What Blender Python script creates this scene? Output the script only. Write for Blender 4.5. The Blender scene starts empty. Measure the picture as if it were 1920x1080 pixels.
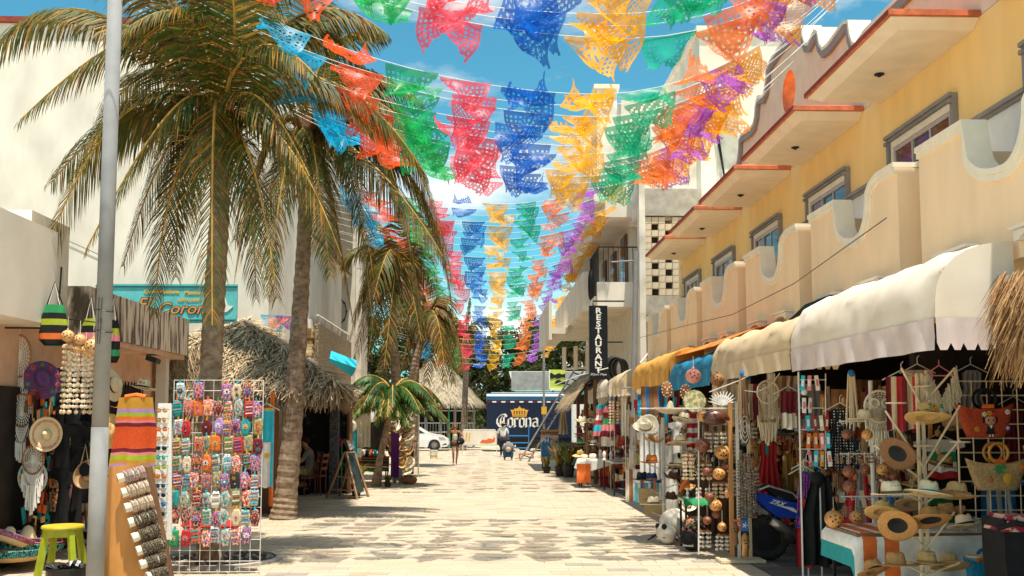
import bpy, math, random
from mathutils import Vector, Matrix, Euler, noise
R = random.Random(11)
sc = bpy.context.scene
COL = sc.collection
rad = math.radians

# ------------------------------------------------------------------ camera
F = 1900.0
CAM_H = 1.75
cam = bpy.data.cameras.new('camera')
cam.lens = F / 1920 * 36.0
cam.sensor_width = 36.0
cam.shift_y = 93 / 1920
cam.clip_end = 2000
cam_o = bpy.data.objects.new('camera', cam)
cam_o.location = (0,0, CAM_H)
cam_o.rotation_euler = (rad(94.63), 0, rad(-1.66))
COL.objects.link(cam_o)
sc.camera = cam_o
CR = Euler((rad(94.63), 0, rad(-1.66))).to_matrix()

# ------------------------------------------------------------------ world, sun, exposure
SUN = Vector((0.07, -0.24, 0.968)).normalized()
elev = math.asin(SUN.z)
w = bpy.data.worlds.new('World')
sc.world = w
w.use_nodes = True
nt = w.node_tree
nt.nodes.clear()
out = nt.nodes.new('ShaderNodeOutputWorld')
bg = nt.nodes.new('ShaderNodeBackground')
sky = nt.nodes.new('ShaderNodeTexSky')
sky.sky_type = 'NISHITA'
sky.sun_disc = False
sky.sun_elevation = elev
sky.sun_rotation = math.atan2(SUN.x, SUN.y)
sky.air_density = 1.0
sky.dust_density = 0.6
sky.ozone_density = 2.0
tint = nt.nodes.new('ShaderNodeMixRGB'); tint.blend_type = 'MULTIPLY'; tint.inputs[0].default_value = 1
tint.inputs[2].default_value = (0.33,0.80,0.74,1)
tc = nt.nodes.new('ShaderNodeTexCoord')
mp = nt.nodes.new('ShaderNodeMapping'); mp.inputs['Scale'].default_value = (1.0,1.0,2.6)
mp.inputs['Location'].default_value = (0.35,0.2,0.1)
nz = nt.nodes.new('ShaderNodeTexNoise'); nz.inputs['Scale'].default_value = 3.4
nz.inputs['Detail'].default_value = 9; nz.inputs['Roughness'].default_value = 0.58
rp = nt.nodes.new('ShaderNodeValToRGB')
rp.color_ramp.elements[0].position = 0.47; rp.color_ramp.elements[0].color = (0,0,0,1)
rp.color_ramp.elements[1].position = 0.70; rp.color_ramp.elements[1].color = (.85,.85,.85,1)
mx = nt.nodes.new('ShaderNodeMixRGB'); mx.inputs[2].default_value = (7.6,7.1,6.3,1)
L = nt.links.new
L(tc.outputs['Generated'], mp.inputs[0]); L(mp.outputs[0], nz.inputs[0]); L(nz.outputs[0], rp.inputs[0])
L(sky.outputs[0], tint.inputs[1]); L(tint.outputs[0], mx.inputs[1]); L(rp.outputs[0], mx.inputs[0])
L(mx.outputs[0], bg.inputs[0]); L(bg.outputs[0], out.inputs[0])
bg.inputs[1].default_value = 0.13
sun = bpy.data.lights.new('sun', 'SUN')
sun.energy = 4.3
sun.angle = rad(0.53)
sun.color = (1.0,0.93,0.81)
sun_o = bpy.data.objects.new('sun', sun)
sun_o.rotation_euler = (-SUN).to_track_quat('-Z', 'Y').to_euler()
sun_o.location = (0,-5,30)
COL.objects.link(sun_o)
sc.view_settings.view_transform = 'Standard'
sc.view_settings.look = 'None'
sc.view_settings.gamma = 1
sc.view_settings.use_curve_mapping = False
sc.view_settings.exposure = 0.72
sc.render.engine = 'CYCLES'
sc.cycles.max_bounces = 8
sc.cycles.transparent_max_bounces = 12

# ------------------------------------------------------------------ helpers
def at(px, py, Y):
 d = CR @ Vector(((px - 960) / F, -(py - 633) / F, -1))
 k = Y / d.y
 return Vector((d.x * k, Y, CAM_H + d.z * k))

def gnd(px, py, z=0):
 d = CR @ Vector(((px - 960) / F, -(py - 633) / F, -1))
 k = (z - CAM_H) / d.z
 return Vector((d.x * k, d.y * k, z))

MATS = {}
def mat(key, col=(.5,.5,.5), rough=.8, var=.12, scale=6, bump=0.0, metal=0, spec=.3, trans=0, stretch=(1,1,1), col2=None, lo=.35, hi=.65, det=5):
 if key in MATS:
  return MATS[key]
 m = bpy.data.materials.new(key)
 m.use_nodes = True
 n = m.node_tree
 b = n.nodes['Principled BSDF']
 b.inputs['Roughness'].default_value = rough
 b.inputs['Metallic'].default_value = metal
 b.inputs['Specular IOR Level'].default_value = spec
 t = n.nodes.new('ShaderNodeTexCoord')
 mp = n.nodes.new('ShaderNodeMapping'); mp.inputs['Scale'].default_value = stretch
 z = n.nodes.new('ShaderNodeTexNoise'); z.inputs['Scale'].default_value = scale; z.inputs['Detail'].default_value = det
 r = n.nodes.new('ShaderNodeValToRGB')
 c2 = col2 or tuple(min(1, c * (1 + var)) for c in col)
 c1 = tuple(c * (1 - var) for c in col) if col2 is None else col
 r.color_ramp.elements[0].position = lo; r.color_ramp.elements[0].color = (*c1,1)
 r.color_ramp.elements[1].position = hi; r.color_ramp.elements[1].color = (*c2,1)
 k = n.links.new
 k(t.outputs['Object'], mp.inputs[0]); k(mp.outputs[0], z.inputs[0]); k(z.outputs[0], r.inputs[0])
 # second, coarse variation
 z2 = n.nodes.new('ShaderNodeTexNoise'); z2.inputs['Scale'].default_value = scale * .17; z2.inputs['Detail'].default_value = 3
 k(mp.outputs[0], z2.inputs[0])
 hsv = n.nodes.new('ShaderNodeHueSaturation')
 mr = n.nodes.new('ShaderNodeMapRange'); mr.inputs[1].default_value = .3; mr.inputs[2].default_value = .7
 mr.inputs[3].default_value = 1 - var * .6; mr.inputs[4].default_value = 1 + var * .4
 k(z2.outputs[0], mr.inputs[0]); k(mr.outputs[0], hsv.inputs['Value']); k(r.outputs[0], hsv.inputs['Color'])
 k(hsv.outputs[0], b.inputs['Base Color'])
 if bump:
  bp = n.nodes.new('ShaderNodeBump'); bp.inputs['Strength'].default_value = bump; bp.inputs['Distance'].default_value = .02
  k(z.outputs[0], bp.inputs['Height']); k(bp.outputs[0], b.inputs['Normal'])
 if trans:
  tr = n.nodes.new('ShaderNodeBsdfTranslucent'); ms = n.nodes.new('ShaderNodeMixShader')
  ms.inputs[0].default_value = trans
  k(hsv.outputs[0], tr.inputs[0]); k(b.outputs[0], ms.inputs[1]); k(tr.outputs[0], ms.inputs[2])
  k(ms.outputs[0], n.nodes['Material Output'].inputs[0])
 MATS[key] = m
 return m

class MB:
 def __init__(s):
  s.v = []; s.f = []; s.m = []
 def add(s, vs, fs, mi=0):
  o = len(s.v)
  s.v += [tuple(v) for v in vs]
  s.f += [tuple(i + o for i in f) for f in fs]
  s.m += [mi] * len(fs)
  return s
 def box(s, c, d, mi=0, rot=None):
  x, y, z = d[0] / 2, d[1] / 2, d[2] / 2
  vs = [Vector((a, b, e)) for a in (-x, x) for b in (-y, y) for e in (-z, z)]
  if rot is not None:
   M = Euler(rot).to_matrix() if not isinstance(rot, Matrix) else rot
   vs = [M @ v for v in vs]
  vs = [v + Vector(c) for v in vs]
  return s.add(vs, [(0,1,3,2), (4,6,7,5), (0,4,5,1), (2,3,7,6), (0,2,6,4), (1,5,7,3)], mi)
 def bb(s, x0, x1, y0, y1, z0, z1, mi=0):
  return s.box(((x0 + x1) / 2, (y0 + y1) / 2, (z0 + z1) / 2), (abs(x1 - x0), abs(y1 - y0), abs(z1 - z0)), mi)
 def tube(s, pts, r, n=6, mi=0, cap=True):
  pts = [Vector(p) for p in pts]
  k = len(pts)
  rs = r if isinstance(r, (list, tuple)) else [r] * k
  o = len(s.v); vs = []; fs = []
  ref = None
  for i, p in enumerate(pts):
   t = (pts[min(i + 1, k - 1)] - pts[max(i - 1,0)])
   t = t.normalized() if t.length > 1e-9 else Vector((0,0,1))
   if ref is None:
    ref = Vector((1,0,0)) if abs(t.x) < .9 else Vector((0,1,0))
   a = (ref - t * ref.dot(t)).normalized(); b = t.cross(a); ref = a
   for j in range(n):
    an = 2 * math.pi * j / n
    vs.append(p + (a * math.cos(an) + b * math.sin(an)) * rs[i])
  for i in range(k - 1):
   for j in range(n):
    fs.append((i * n + j, i * n + (j + 1) % n, (i + 1) * n + (j + 1) % n, (i + 1) * n + j))
  if cap:
   fs.append(tuple(range(n - 1,-1,-1))); fs.append(tuple((k - 1) * n + j for j in range(n)))
  return s.add(vs, fs, mi)
 def lathe(s, prof, n=16, mi=0, M=None, sx=1, sy=1):
  vs = []; fs = []
  for (r, z) in prof:
   for j in range(n):
    a = 2 * math.pi * j / n
    vs.append(Vector((r * math.cos(a) * sx, r * math.sin(a) * sy, z)))
  for i in range(len(prof) - 1):
   for j in range(n):
    fs.append((i * n + j, i * n + (j + 1) % n, (i + 1) * n + (j + 1) % n, (i + 1) * n + j))
  if M is not None: vs = [M @ v for v in vs]
  return s.add(vs, fs, mi)
 def ball(s, c, r, n=8, mi=0, M=None):
  rr = (r, r, r) if not isinstance(r, (tuple, list)) else r
  vs = []; fs = []; h = max(3, n // 2)
  for i in range(h + 1):
   t = math.pi * i / h
   for j in range(n):
    a = 2 * math.pi * j / n
    v = Vector((rr[0] * math.sin(t) * math.cos(a), rr[1] * math.sin(t) * math.sin(a), rr[2] * math.cos(t)))
    if M is not None: v = M @ v
    vs.append(v + Vector(c))
  for i in range(h):
   for j in range(n):
    fs.append((i * n + j, (i + 1) * n + j, (i + 1) * n + (j + 1) % n, i * n + (j + 1) % n))
  return s.add(vs, fs, mi)
 def quad(s, a, b, c, d, mi=0):
  return s.add([a, b, c, d], [(0,1,2,3)], mi)
 def prism(s, poly, fn, t0, t1, mi=0):
  # poly: 2-d outline, fn(u, v, t) -> point
  n = len(poly)
  vs = [fn(u, v, t0) for u, v in poly] + [fn(u, v, t1) for u, v in poly]
  fs = [tuple(range(n)), tuple(range(2 * n - 1, n - 1,-1))]
  fs += [(i, i + n, (i + 1) % n + n, (i + 1) % n) for i in range(n)]
  return s.add(vs, fs, mi)
 def mesh(s, name, mats, smooth=False):
  me = bpy.data.meshes.new(name)
  me.from_pydata(s.v, [], s.f)
  for m in (mats if isinstance(mats, (list, tuple)) else [mats]): me.materials.append(m)
  me.polygons.foreach_set('material_index', s.m)
  if smooth: me.polygons.foreach_set('use_smooth', [True] * len(s.f))
  me.update()
  return me
 def build(s, name, mats, parent=None, smooth=False, loc=None, rot=None):
  return link(name, s.mesh(name, mats, smooth), parent, loc, rot)

def link(name, me, parent=None, loc=None, rot=None):
 o = bpy.data.objects.new(name, me)
 COL.objects.link(o)
 if parent is not None: o.parent = parent
 if loc is not None: o.location = loc
 if rot is not None: o.rotation_euler = rot
 return o

def tag(o, label, cat, group=None):
 o['label'] = label; o['category'] = cat
 if group: o['group'] = group
 return o
def thing(name, label, cat, loc=(0,0,0), rot=(0,0,0), group=None):
 o = bpy.data.objects.new(name, None)
 o.empty_display_size = .1
 COL.objects.link(o); o.location = loc; o.rotation_euler = rot
 return tag(o, label, cat, group)
def structure(o): o['kind'] = 'structure'; return o
def stuff(o, label=None, cat=None):
 o['kind'] = 'stuff'
 if label: o['label'] = label
 if cat: o['category'] = cat
 return o
def dup(o, parent=None):
 c = o.copy(); COL.objects.link(c)
 if parent is not None: c.parent = parent
 for ch in list(o.children): dup(ch, c)
 return c

def text(body, size, M, m, parent=None, ext=.002, align='CENTER', bold=0, name='lettering', sx=1, shear=0):
 cu = bpy.data.curves.new('txt', 'FONT')
 cu.body = body; cu.size = size; cu.extrude = ext; cu.align_x = align; cu.align_y = 'CENTER'; cu.offset = bold; cu.resolution_u = 3; cu.shear = shear
 to = bpy.data.objects.new('txt', cu); COL.objects.link(to)
 dg = bpy.context.evaluated_depsgraph_get(); dg.update()
 me = bpy.data.meshes.new_from_object(to.evaluated_get(dg))
 bpy.data.objects.remove(to); bpy.data.curves.remove(cu)
 me.name = name
 if sx != 1: me.transform(Matrix.Diagonal((sx, 1,1,1)))
 me.transform(M)
 me.materials.clear(); me.materials.append(m)
 return link(name, me, parent)
# frames for flat print: facing the camera (-Y), facing the street from the right (-X), from the left (+X)
def face_cam(p, roll=0): return Matrix.Translation(p) @ Matrix.Rotation(roll, 4, 'Y') @ Matrix.Rotation(rad(90), 4, 'X')
def seg(me_pts, r, n=4): return MB().tube(me_pts, r, n)

# ------------------------------------------------------------------ materials
cream_wall = mat('cream stucco', (.72,.65,.54), .9,.07,3,.15)
cream_wall2 = mat('warm white stucco', (.78,.71,.60), .9,.11,1.6,.25, stretch=(1,1,.5))
dirty_wall = mat('stained stucco', (.50,.46,.38), .9,.1,2.5,.3, col2=(.76,.71,.62), lo=.3, hi=.55)
yellow_wall = mat('yellow stucco', (.97,.66,.27), .88,.04,4,.12, stretch=(1,1,.35))
peach_wall = mat('peach stucco', (.96,.69,.43), .88,.04,4,.12, stretch=(1,1,.35))
white_band = mat('white stucco', (.78,.77,.74), .85,.05,4,.1)
grey_trim = mat('grey trim', (.28,.26,.25), .7,.08,5)
cream_trim = mat('cream trim', (.86,.76,.60), .8,.05,5,.1)
soffit_m = mat('soffit plaster', (.86,.73,.55), .85,.05,4)
tile_orange = mat('orange tile edge', (.62,.17,.07), .7,.2,9,.2)
tile_dark = mat('dark red tile edge', (.25,.045,.025), .7,.2,9,.2)
alu = mat('aluminium', (.55,.54,.52), .4,.06,8, metal=.6)
glass_m = mat('window glass', (.02,.03,.04), .06,.1,2, spec=.8)
pink_wall = mat('pink stucco', (.66,.42,.28), .9,.12,3,.2)
weathered = mat('weathered concrete', (.10,.07,.05), .95,.35,5,.5, stretch=(1,2.2,.30), col2=(.56,.46,.35), lo=.40, hi=.52)
conc = mat('concrete', (.40,.37,.32), .95,.15,5,.4)
conc_dark = mat('dark concrete block', (.16,.12,.09), .95,.2,5,.4)
pole_m = mat('galvanised pole', (.26,.255,.25), .75,.08,5)
white_metal = mat('white painted wire', (.72,.70,.64), .5,.06,9)
wood_cream = mat('pale wood', (.68,.55,.36), .7,.12,12,.1, stretch=(1,1,.2))
wood_orange = mat('varnished plywood', (.60,.27,.07), .45,.15,6,.08, stretch=(1,1,.25), spec=.5)
wood_brown = mat('brown wood', (.20,.10,.05), .6,.2,10,.15, stretch=(1,1,.2))
wood_worn = mat('worn wood', (.36,.22,.12), .75,.25,12,.15, stretch=(1,1,.2))
wood_red = mat('reddish chair wood', (.20,.06,.035), .5,.15,9)
black_m = mat('black cloth', (.012,.012,.013), .85,.2,9,.2)
dark_int = mat('dark interior', (.030,.022,.017), .95,.3,3)  # near-black base carries the interior shade; also colours holes and small recesses
dark_metal = mat('dark metal', (.03,.03,.03), .4,.1,8, metal=.5)
rubber = mat('rubber', (.02,.02,.02), .7,.1,14,.2)
dusty_rubber = mat('dusty tyre', (.035,.032,.028), .85,.25,16,.3)
straw = mat('straw', (.68,.44,.17), .8,.12,60,.25)
straw_pale = mat('pale straw', (.82,.68,.44), .8,.07,70,.2)
straw_dark = mat('brown straw', (.46,.24,.08), .8,.15,60,.25)
felt_brown = mat('brown felt', (.20,.10,.05), .9,.1,20,.1)
felt_orange = mat('orange felt', (.62,.19,.04), .85,.1,20,.1)
felt_black = mat('black felt', (.02,.02,.022), .9,.1,20)
felt_navy = mat('navy felt', (.02,.05,.16), .8,.1,20)
felt_tan = mat('tan felt', (.52,.33,.17), .85,.1,20,.1)
felt_cream = mat('cream felt', (.78,.68,.50), .85,.06,20,.1)
purple_m = mat('purple cloth', (.16,.06,.22), .8,.15,12)
gourd_m = mat('gourd', (.58,.27,.08), .4,.25,9,.1, spec=.5)
gourd_dark = mat('dark gourd', (.22,.07,.03), .45,.3,12,.2, spec=.5)
coco_m = mat('polished coconut', (.10,.035,.018), .3,.3,20,.1, spec=.6)
shell_m = mat('sea shell', (.80,.62,.40), .45,.2,14,.1, spec=.5)
shell_w = mat('white shell', (.82,.74,.60), .45,.1,14)
rope_m = mat('cotton rope', (.78,.71,.57), .9,.08,60,.2)
rope_w = mat('white cotton', (.82,.80,.74), .9,.05,60,.2)
rope_tan = mat('natural rope', (.56,.44,.28), .9,.12,60,.2)
leather = mat('leather', (.30,.13,.05), .6,.15,12)
thatch_l = mat('dry thatch light', (.56,.43,.27), .95,.2,12)
thatch_m = mat('dry thatch', (.38,.27,.16), .95,.2,12)
thatch_d = mat('dry thatch dark', (.12,.075,.04), .95,.2,12)
leaf_g = mat('palm leaf green', (.060,.095,.012), .55,.25,8, trans=.28, spec=.4)
leaf_o = mat('palm leaf olive', (.155,.13,.018), .55,.25,8, trans=.35, spec=.4)
leaf_y = mat('palm leaf yellow', (.40,.21,.03), .6,.2,8, trans=.35)
leaf_b = mat('palm leaf brown', (.13,.055,.02), .8,.25,8, trans=.2)
leaf_k = mat('palm leaf shaded kind', (.035,.045,.012), .6,.2,8, trans=.25)
leaf_f = mat('fan palm green', (.05,.13,.02), .5,.2,8, trans=.35, spec=.4)
rachis_m = mat('palm rib', (.52,.29,.06), .6,.15,8)
bark_p = mat('palm bark', (.19,.125,.08), .95,.25,9,.5, stretch=(1,1,1.6), col2=(.36,.27,.19), lo=.36, hi=.64)
fibre_m = mat('palm fibre', (.17,.07,.03), .95,.3,20,.3)
tree_g = mat('tree leaves', (.045,.075,.015), .7,.3,2, trans=.3)
tree_g2 = mat('tree leaves light', (.12,.15,.03), .7,.3,2, trans=.3)
tree_b = mat('tree leaves brown', (.13,.08,.03), .7,.3,2, trans=.25)
bark_t = mat('tree bark', (.13,.09,.06), .95,.3,4,.4)
def flat(name, c, rough=.7, **k): return mat(name, c, rough, k.pop('var', .08), k.pop('scale', 14), **k)
red_c = flat('red cloth', (.50,.03,.035), .85); teal_c = flat('teal cloth', (.02,.30,.32), .85)
orange_c = flat('orange cloth', (.72,.16,.03), .85); yellow_c = flat('yellow cloth', (.72,.40,.04), .85)
blue_c = flat('blue cloth', (.03,.18,.45), .85); cyan_c = flat('cyan cloth', (.03,.48,.62), .8)
green_c = flat('green cloth', (.03,.28,.10), .85); white_c = flat('white cloth', (.80,.77,.70), .85)
grey_c = flat('grey cloth', (.24,.24,.24), .85); maroon_c = flat('maroon cloth', (.16,.015,.025), .85)
pink_c = flat('pink cloth', (.72,.22,.24), .85); mustard_c = flat('mustard cloth', (.52,.26,.03), .85)
lilac_c = flat('lilac cloth', (.40,.24,.55), .85); lime_p = flat('lime paint', (.36,.42,.02), .45, spec=.5)
yellow_p = flat('yellow paint', (.70,.45,.03), .45, spec=.5); beige_c = flat('beige cloth', (.60,.48,.32), .85)
denim = flat('blue jeans', (.03,.08,.16), .9)
skin_m = mat('skin', (.40,.19,.10), .55,.06,8)
skin_l = mat('light skin', (.52,.28,.17), .55,.06,8)
hair_m = mat('dark hair', (.02,.012,.008), .6,.2,30)
hair_b = mat('brown hair', (.16,.07,.03), .6,.2,30)

# ------------------------------------------------------------------ ground and paving
g = MB().quad((-250,-60,-.05), (250,-60,-.05), (250,420,-.05), (-250,420,-.05))
structure(g.build('ground', mat('concrete ground', (.55,.48,.38), .95,.12,.9,.2)))
mortar = mat('paving joints', (.60,.50,.36), .95,.1,12,.2)
b = MB().bb(-6.2,3.27,6.0,70,-.04,-.008)
pv = structure(b.build('pavement', mortar))
def stone(key, c, c2): return mat(key, c, .75,.1,3.2,.06, stretch=(1,6,1), col2=c2, lo=.30, hi=.72, spec=.3)
stones = [stone('cream paver', (0.502,0.407,0.289), (0.539,0.451,0.333)), stone('sand paver', (0.488,0.377,0.259), (0.532,0.436,0.318)),
   stone('pinkish paver', (0.495,0.385,0.289), (0.524,0.429,0.326)), stone('ochre paver', (0.429,0.326,0.207), (0.532,0.436,0.311)),
   stone('grey paver', (0.348,0.303,0.252), (0.488,0.414,0.318)), stone('brown streaked paver', (0.355,0.259,0.163), (0.524,0.429,0.311)),
   stone('dark grey paver', (0.252,0.222,0.192), (0.414,0.355,0.289))]
wts = [40,26,16,7,7,5,2]
PW, PD = .46,.225
def paver_vs(x, y, w, d, dz):
 e = .005
 return [(x + e, y + e, -.012), (x + w - e, y + e, -.012), (x + w - e, y + d - e, -.012), (x + e, y + d - e, -.012),
   (x + e + .004, y + e + .004, dz), (x + w - e - .004, y + e + .004, dz), (x + w - e - .004, y + d - e - .004, dz), (x + e + .004, y + d - e - .004, dz)]
pf = [(4,5,6,7), (0,1,5,4), (1,2,6,5), (2,3,7,6), (3,0,4,7)]
pm = []
for i, m in enumerate(stones):
 q = MB().add([Vector(v) for v in paver_vs(0,0, PW, PD, 0)], pf); pm.append(q.mesh('paver', m))
far = MB(); cnt = 0
row = 0; y = 9.4
while y < 64:
 off = (row % 2) * PW * .5 + R.uniform(-.03,.03)
 x = -6.15 + off - PW
 while x < 3.26:
  x0 = max(x, -6.15); x1 = min(x + PW, 3.26)
  full = (x0 == x and x1 == x + PW)
  if x1 - x0 > .05:
   mi = R.choices(range(7), wts)[0]
   dz = R.uniform(-.0015,.0025)
   vis = y > 11.2 and abs(x) < 6
   if full and vis and cnt < 300 and x > -4.9:
    o = link('paver', pm[mi], pv, (x, y, dz)); cnt += 1
   else:
    far.add(paver_vs(x0, y, x1 - x0, PD, dz), pf, mi)
  x += PW
 y += PD; row += 1
o = far.build('paver_field', stones, pv); o['kind'] = 'stuff'
# shop floor strip on the right: dark blocks in front of the stalls
b = MB().bb(3.27,8,5.0,60,-.04,-.006)
sf = structure(b.build('shop_floor', mat('shop floor joints', (.06,.055,.05), .95,.15,6)))
fb = MB(); dk = [mat('dark floor block', (.13,.12,.11), .85,.25,4,.2), mat('grey floor block', (.22,.20,.18), .85,.2,4,.2)]
y = 8.0; r_ = 0
k_ = 0
blk = [MB().add([Vector(v) for v in paver_vs(0,0,.3,.3,0)], pf).mesh('block', m) for m in dk]
while y < 40:
 for i in range(8):
  x = 3.28 + i * .3
  if y > 9.5 and k_ < 120: link('block', blk[R.random() < .35], sf, (x, y, R.uniform(-.002,.002))); k_ += 1
  else: fb.add(paver_vs(x, y, .3,.3, R.uniform(-.002,.002)), pf, int(R.random() < .35))
 y += .3
o = fb.build('block_field', dk, sf); o['kind'] = 'stuff'
b = MB().bb(-9.5,-6.22,4,60,-.03,.0)
structure(b.build('left_pavement', mat('grey concrete walk', (.42,.39,.34), .9,.2,2.5,.3)))
b = MB().bb(-40,40,70,84,-.03,-.012)
structure(b.build('cross_road', mat('asphalt', (.10,.095,.09), .95,.2,4,.3)))

# ------------------------------------------------------------------ right: yellow building
XF, XE = 4.70,3.85
YB = thing('yellow_building', 'yellow two-storey building with scooped balconies, canopies and a scrolled parapet', 'building', (4.7,14,0))
YB.location = (0,0,0)
Y0, STEP, NB = 9.2,2.95,5
YS, YEND = 5.4,24.0
b = MB()
wi_w, wi_z0, wi_z1 = 1.55,3.55,4.84          # window openings
cur = YS
for k in range(-1, NB):
 wy1 = 9.72 + STEP * k - .12; wy0 = wy1 - 1.0 if False else wy1 - .02
 wn = 9.80 + STEP * k; wf = wn + 1.42       # near and far jamb
 b.bb(XF, XF + .25, cur, wn, 2.75,5.56); 
 b.bb(XF, XF + .25, wn, wf, wi_z1,5.56)
 b.bb(XF, XF + .25, wn, wf, 2.75, wi_z0)
 cur = wf
b.bb(XF, XF + .25, cur, YEND, 2.75,5.56)
b.bb(XF + .26,12, YS, YEND, 2.75,5.5)
b.build('wall', yellow_wall, YB)
# lower white band below the stepped grey trim
cur = YS
for k in range(-1, NB + 1):
 wn = 9.80 + STEP * k if k < NB else YEND + .14; wf = wn + 1.42
 MB().bb(XF - .025, XF - .002, cur, wn - .14,2.75,4.52).build('white_band', white_band, YB); cur = wf + .14

for k in range(-1, NB):
 wn = 9.80 + STEP * k; wf = wn + 1.42; nx = 9.80 + STEP * (k + 1)
 b = MB()
 T = .06
 for (ya, yb, za, zb) in ((wn - .12, wf + .12,4.92,4.985), (wn - .12, wn - .06,4.585,4.918), (wf + .06, wf + .12,4.585,4.918),
        (wf + .06, nx - .06,4.52,4.583)):
  b.bb(XF - T, XF - .004, ya, yb, za, zb)
  b.bb(XF - T - .03, XF - T + .001, ya, yb, zb - .035, zb + .004)
 b.build('stepped_trim', grey_trim, YB)
 # window: frame, mullions, panes
 b = MB()
 for (ya, yb, za, zb) in ((wn, wf, wi_z1 - .05, wi_z1), (wn, wf, wi_z0, wi_z0 + .05), (wn, wn + .05, wi_z0 + .05, wi_z1 - .05), (wf - .05, wf, wi_z0 + .05, wi_z1 - .05)):
  b.bb(XF - .02, XF + .03, ya, yb, za, zb)
 fr = b.build('window', alu, YB)
 b = MB()
 b.bb(XF - .03, XF + .02, wn - .05, wn, wi_z0,4.915); b.bb(XF - .03, XF + .02, wf, wf + .05, wi_z0,4.915); b.bb(XF - .03, XF + .02, wn, wf, wi_z1,4.915)
 b.build('casing', cream_trim, fr)
 for q in range(3):
  ya = wn + .05 + q * (1.32 / 3)
  MB().bb(XF - .005 + (q % 2) * .012, XF + .002 + (q % 2) * .012, ya, ya + .42, wi_z0 + .05, wi_z1 - .05).build('pane', glass_m, fr)
  if q: MB().bb(XF - .018, XF + .028, ya - .018, ya + .018, wi_z0 + .05, wi_z1 - .05).build('mullion', alu, fr)
# canopies
for k in range(-1, NB):
 ya = Y0 + STEP * k; yb = ya + STEP - .50
 c = MB()
 z = 5.47
 i = .12
 top = [(XE, ya), (XF - .003, ya), (XF - .003, yb), (XE, yb)]
 bot = [(XE + i, ya + i), (XF - .003, ya + i), (XF - .003, yb - i), (XE + i, yb - i)]
 vs = [Vector((x, y_, z)) for x, y_ in bot] + [Vector((x, y_, z + .075)) for x, y_ in top] + [Vector((x, y_, z + .085)) for x, y_ in top]
 c.add(vs, [(3,2,1,0)], 0)
 for a0, a1 in ((0,1), (1,2), (2,3), (3,0)):
  c.add([vs[a0], vs[a1], vs[a1 + 4], vs[a0 + 4]], [(0,1,2,3)], 0)
  c.add([vs[a0 + 4], vs[a1 + 4], vs[a1 + 8], vs[a0 + 8]], [(0,1,2,3)], 0)
 c.add([vs[8], vs[9], vs[10], vs[11]], [(0,1,2,3)], 0)
 cp = c.build('canopy', soffit_m, YB)
 t = MB()
 # tile ledge: slopes up to the wall
 o_ = .035
 A = [Vector((XE - o_, ya - o_, z + .088)), Vector((XF - .003, ya - o_, z + .088)), Vector((XF - .003, yb + o_, z + .088)), Vector((XE - o_, yb + o_, z + .088))]
 B_ = [v + Vector((0,0,.055)) for v in A]
 C_ = [Vector((XE + .3, ya + .25, z + .24)), Vector((XF - .003, ya + .25, z + .24)), Vector((XF - .003, yb - .25, z + .24)), Vector((XE + .3, yb - .25, z + .24))]
 t.add(A + B_ + C_, [(3,2,1,0), (0,1,5,4), (1,2,6,5), (2,3,7,6), (4,5,9,8), (5,6,10,9), (6,7,11,10), (7,4,8,11), (8,9,10,11)], 0)
 t.add([A[0], A[3], B_[3], B_[0]], [(0,1,2,3)], 1)  # shade of the street-facing edge painted as a darker red
 t.build('tile_ledge', [tile_orange, tile_dark], cp)
 l = MB().lathe([(.055,0), (.055,-.012), (.03,-.02), (.012,-.035), (0,-.036)], 10,0, Matrix.Translation((XE + .42, ya + 1.35, z - .002)))
 l.build('ceiling_lamp', dark_metal, cp)
# balconies with a scoop
def scoop_profile(n=9):
 # u along +Y from the near corner, v height
 p = [(0,2.9), (0,4.08), (.42,4.08), (.60,4.03)]
 for i in range(n):
  a = math.pi * .5 * i / (n - 1)
  p.append((.66 + .34 * (1 - math.cos(a)), 3.98 - .42 * math.sin(a)))
 for i in range(1, n):
  a = math.pi * .5 * i / (n - 1)
  p.append((1.00 + .62 * math.sin(a) * .95,3.56 + .30 * (1 - math.cos(a))))
 p += [(1.62,4.08), (2.48,4.08), (2.48,2.9)]
 return p
def strip(mb, path, xa, xb, h0, h1, mi=0):
 n = len(path); vs = []
 for i in range(n):
  a, c = path[max(i - 1, 0)], path[min(i + 1, n - 1)]
  d = Vector((c[0] - a[0], c[1] - a[1])).normalized(); k = Vector((-d.y, d.x))
  for x_ in (xa, xb):
   for h in (h0, h1): vs.append((x_, path[i][0] + k.x * h, path[i][1] + k.y * h))
 fs = [(0, 1, 3, 2), tuple(4 * (n - 1) + q for q in (0, 2, 3, 1))]
 for i in range(n - 1):
  o = 4 * i
  fs += [(o, o + 4, o + 5, o + 1), (o + 1, o + 5, o + 7, o + 3), (o + 3, o + 7, o + 6, o + 2), (o + 2, o + 6, o + 4, o)]
 mb.add(vs, fs, mi)
sp = scoop_profile()
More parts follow.
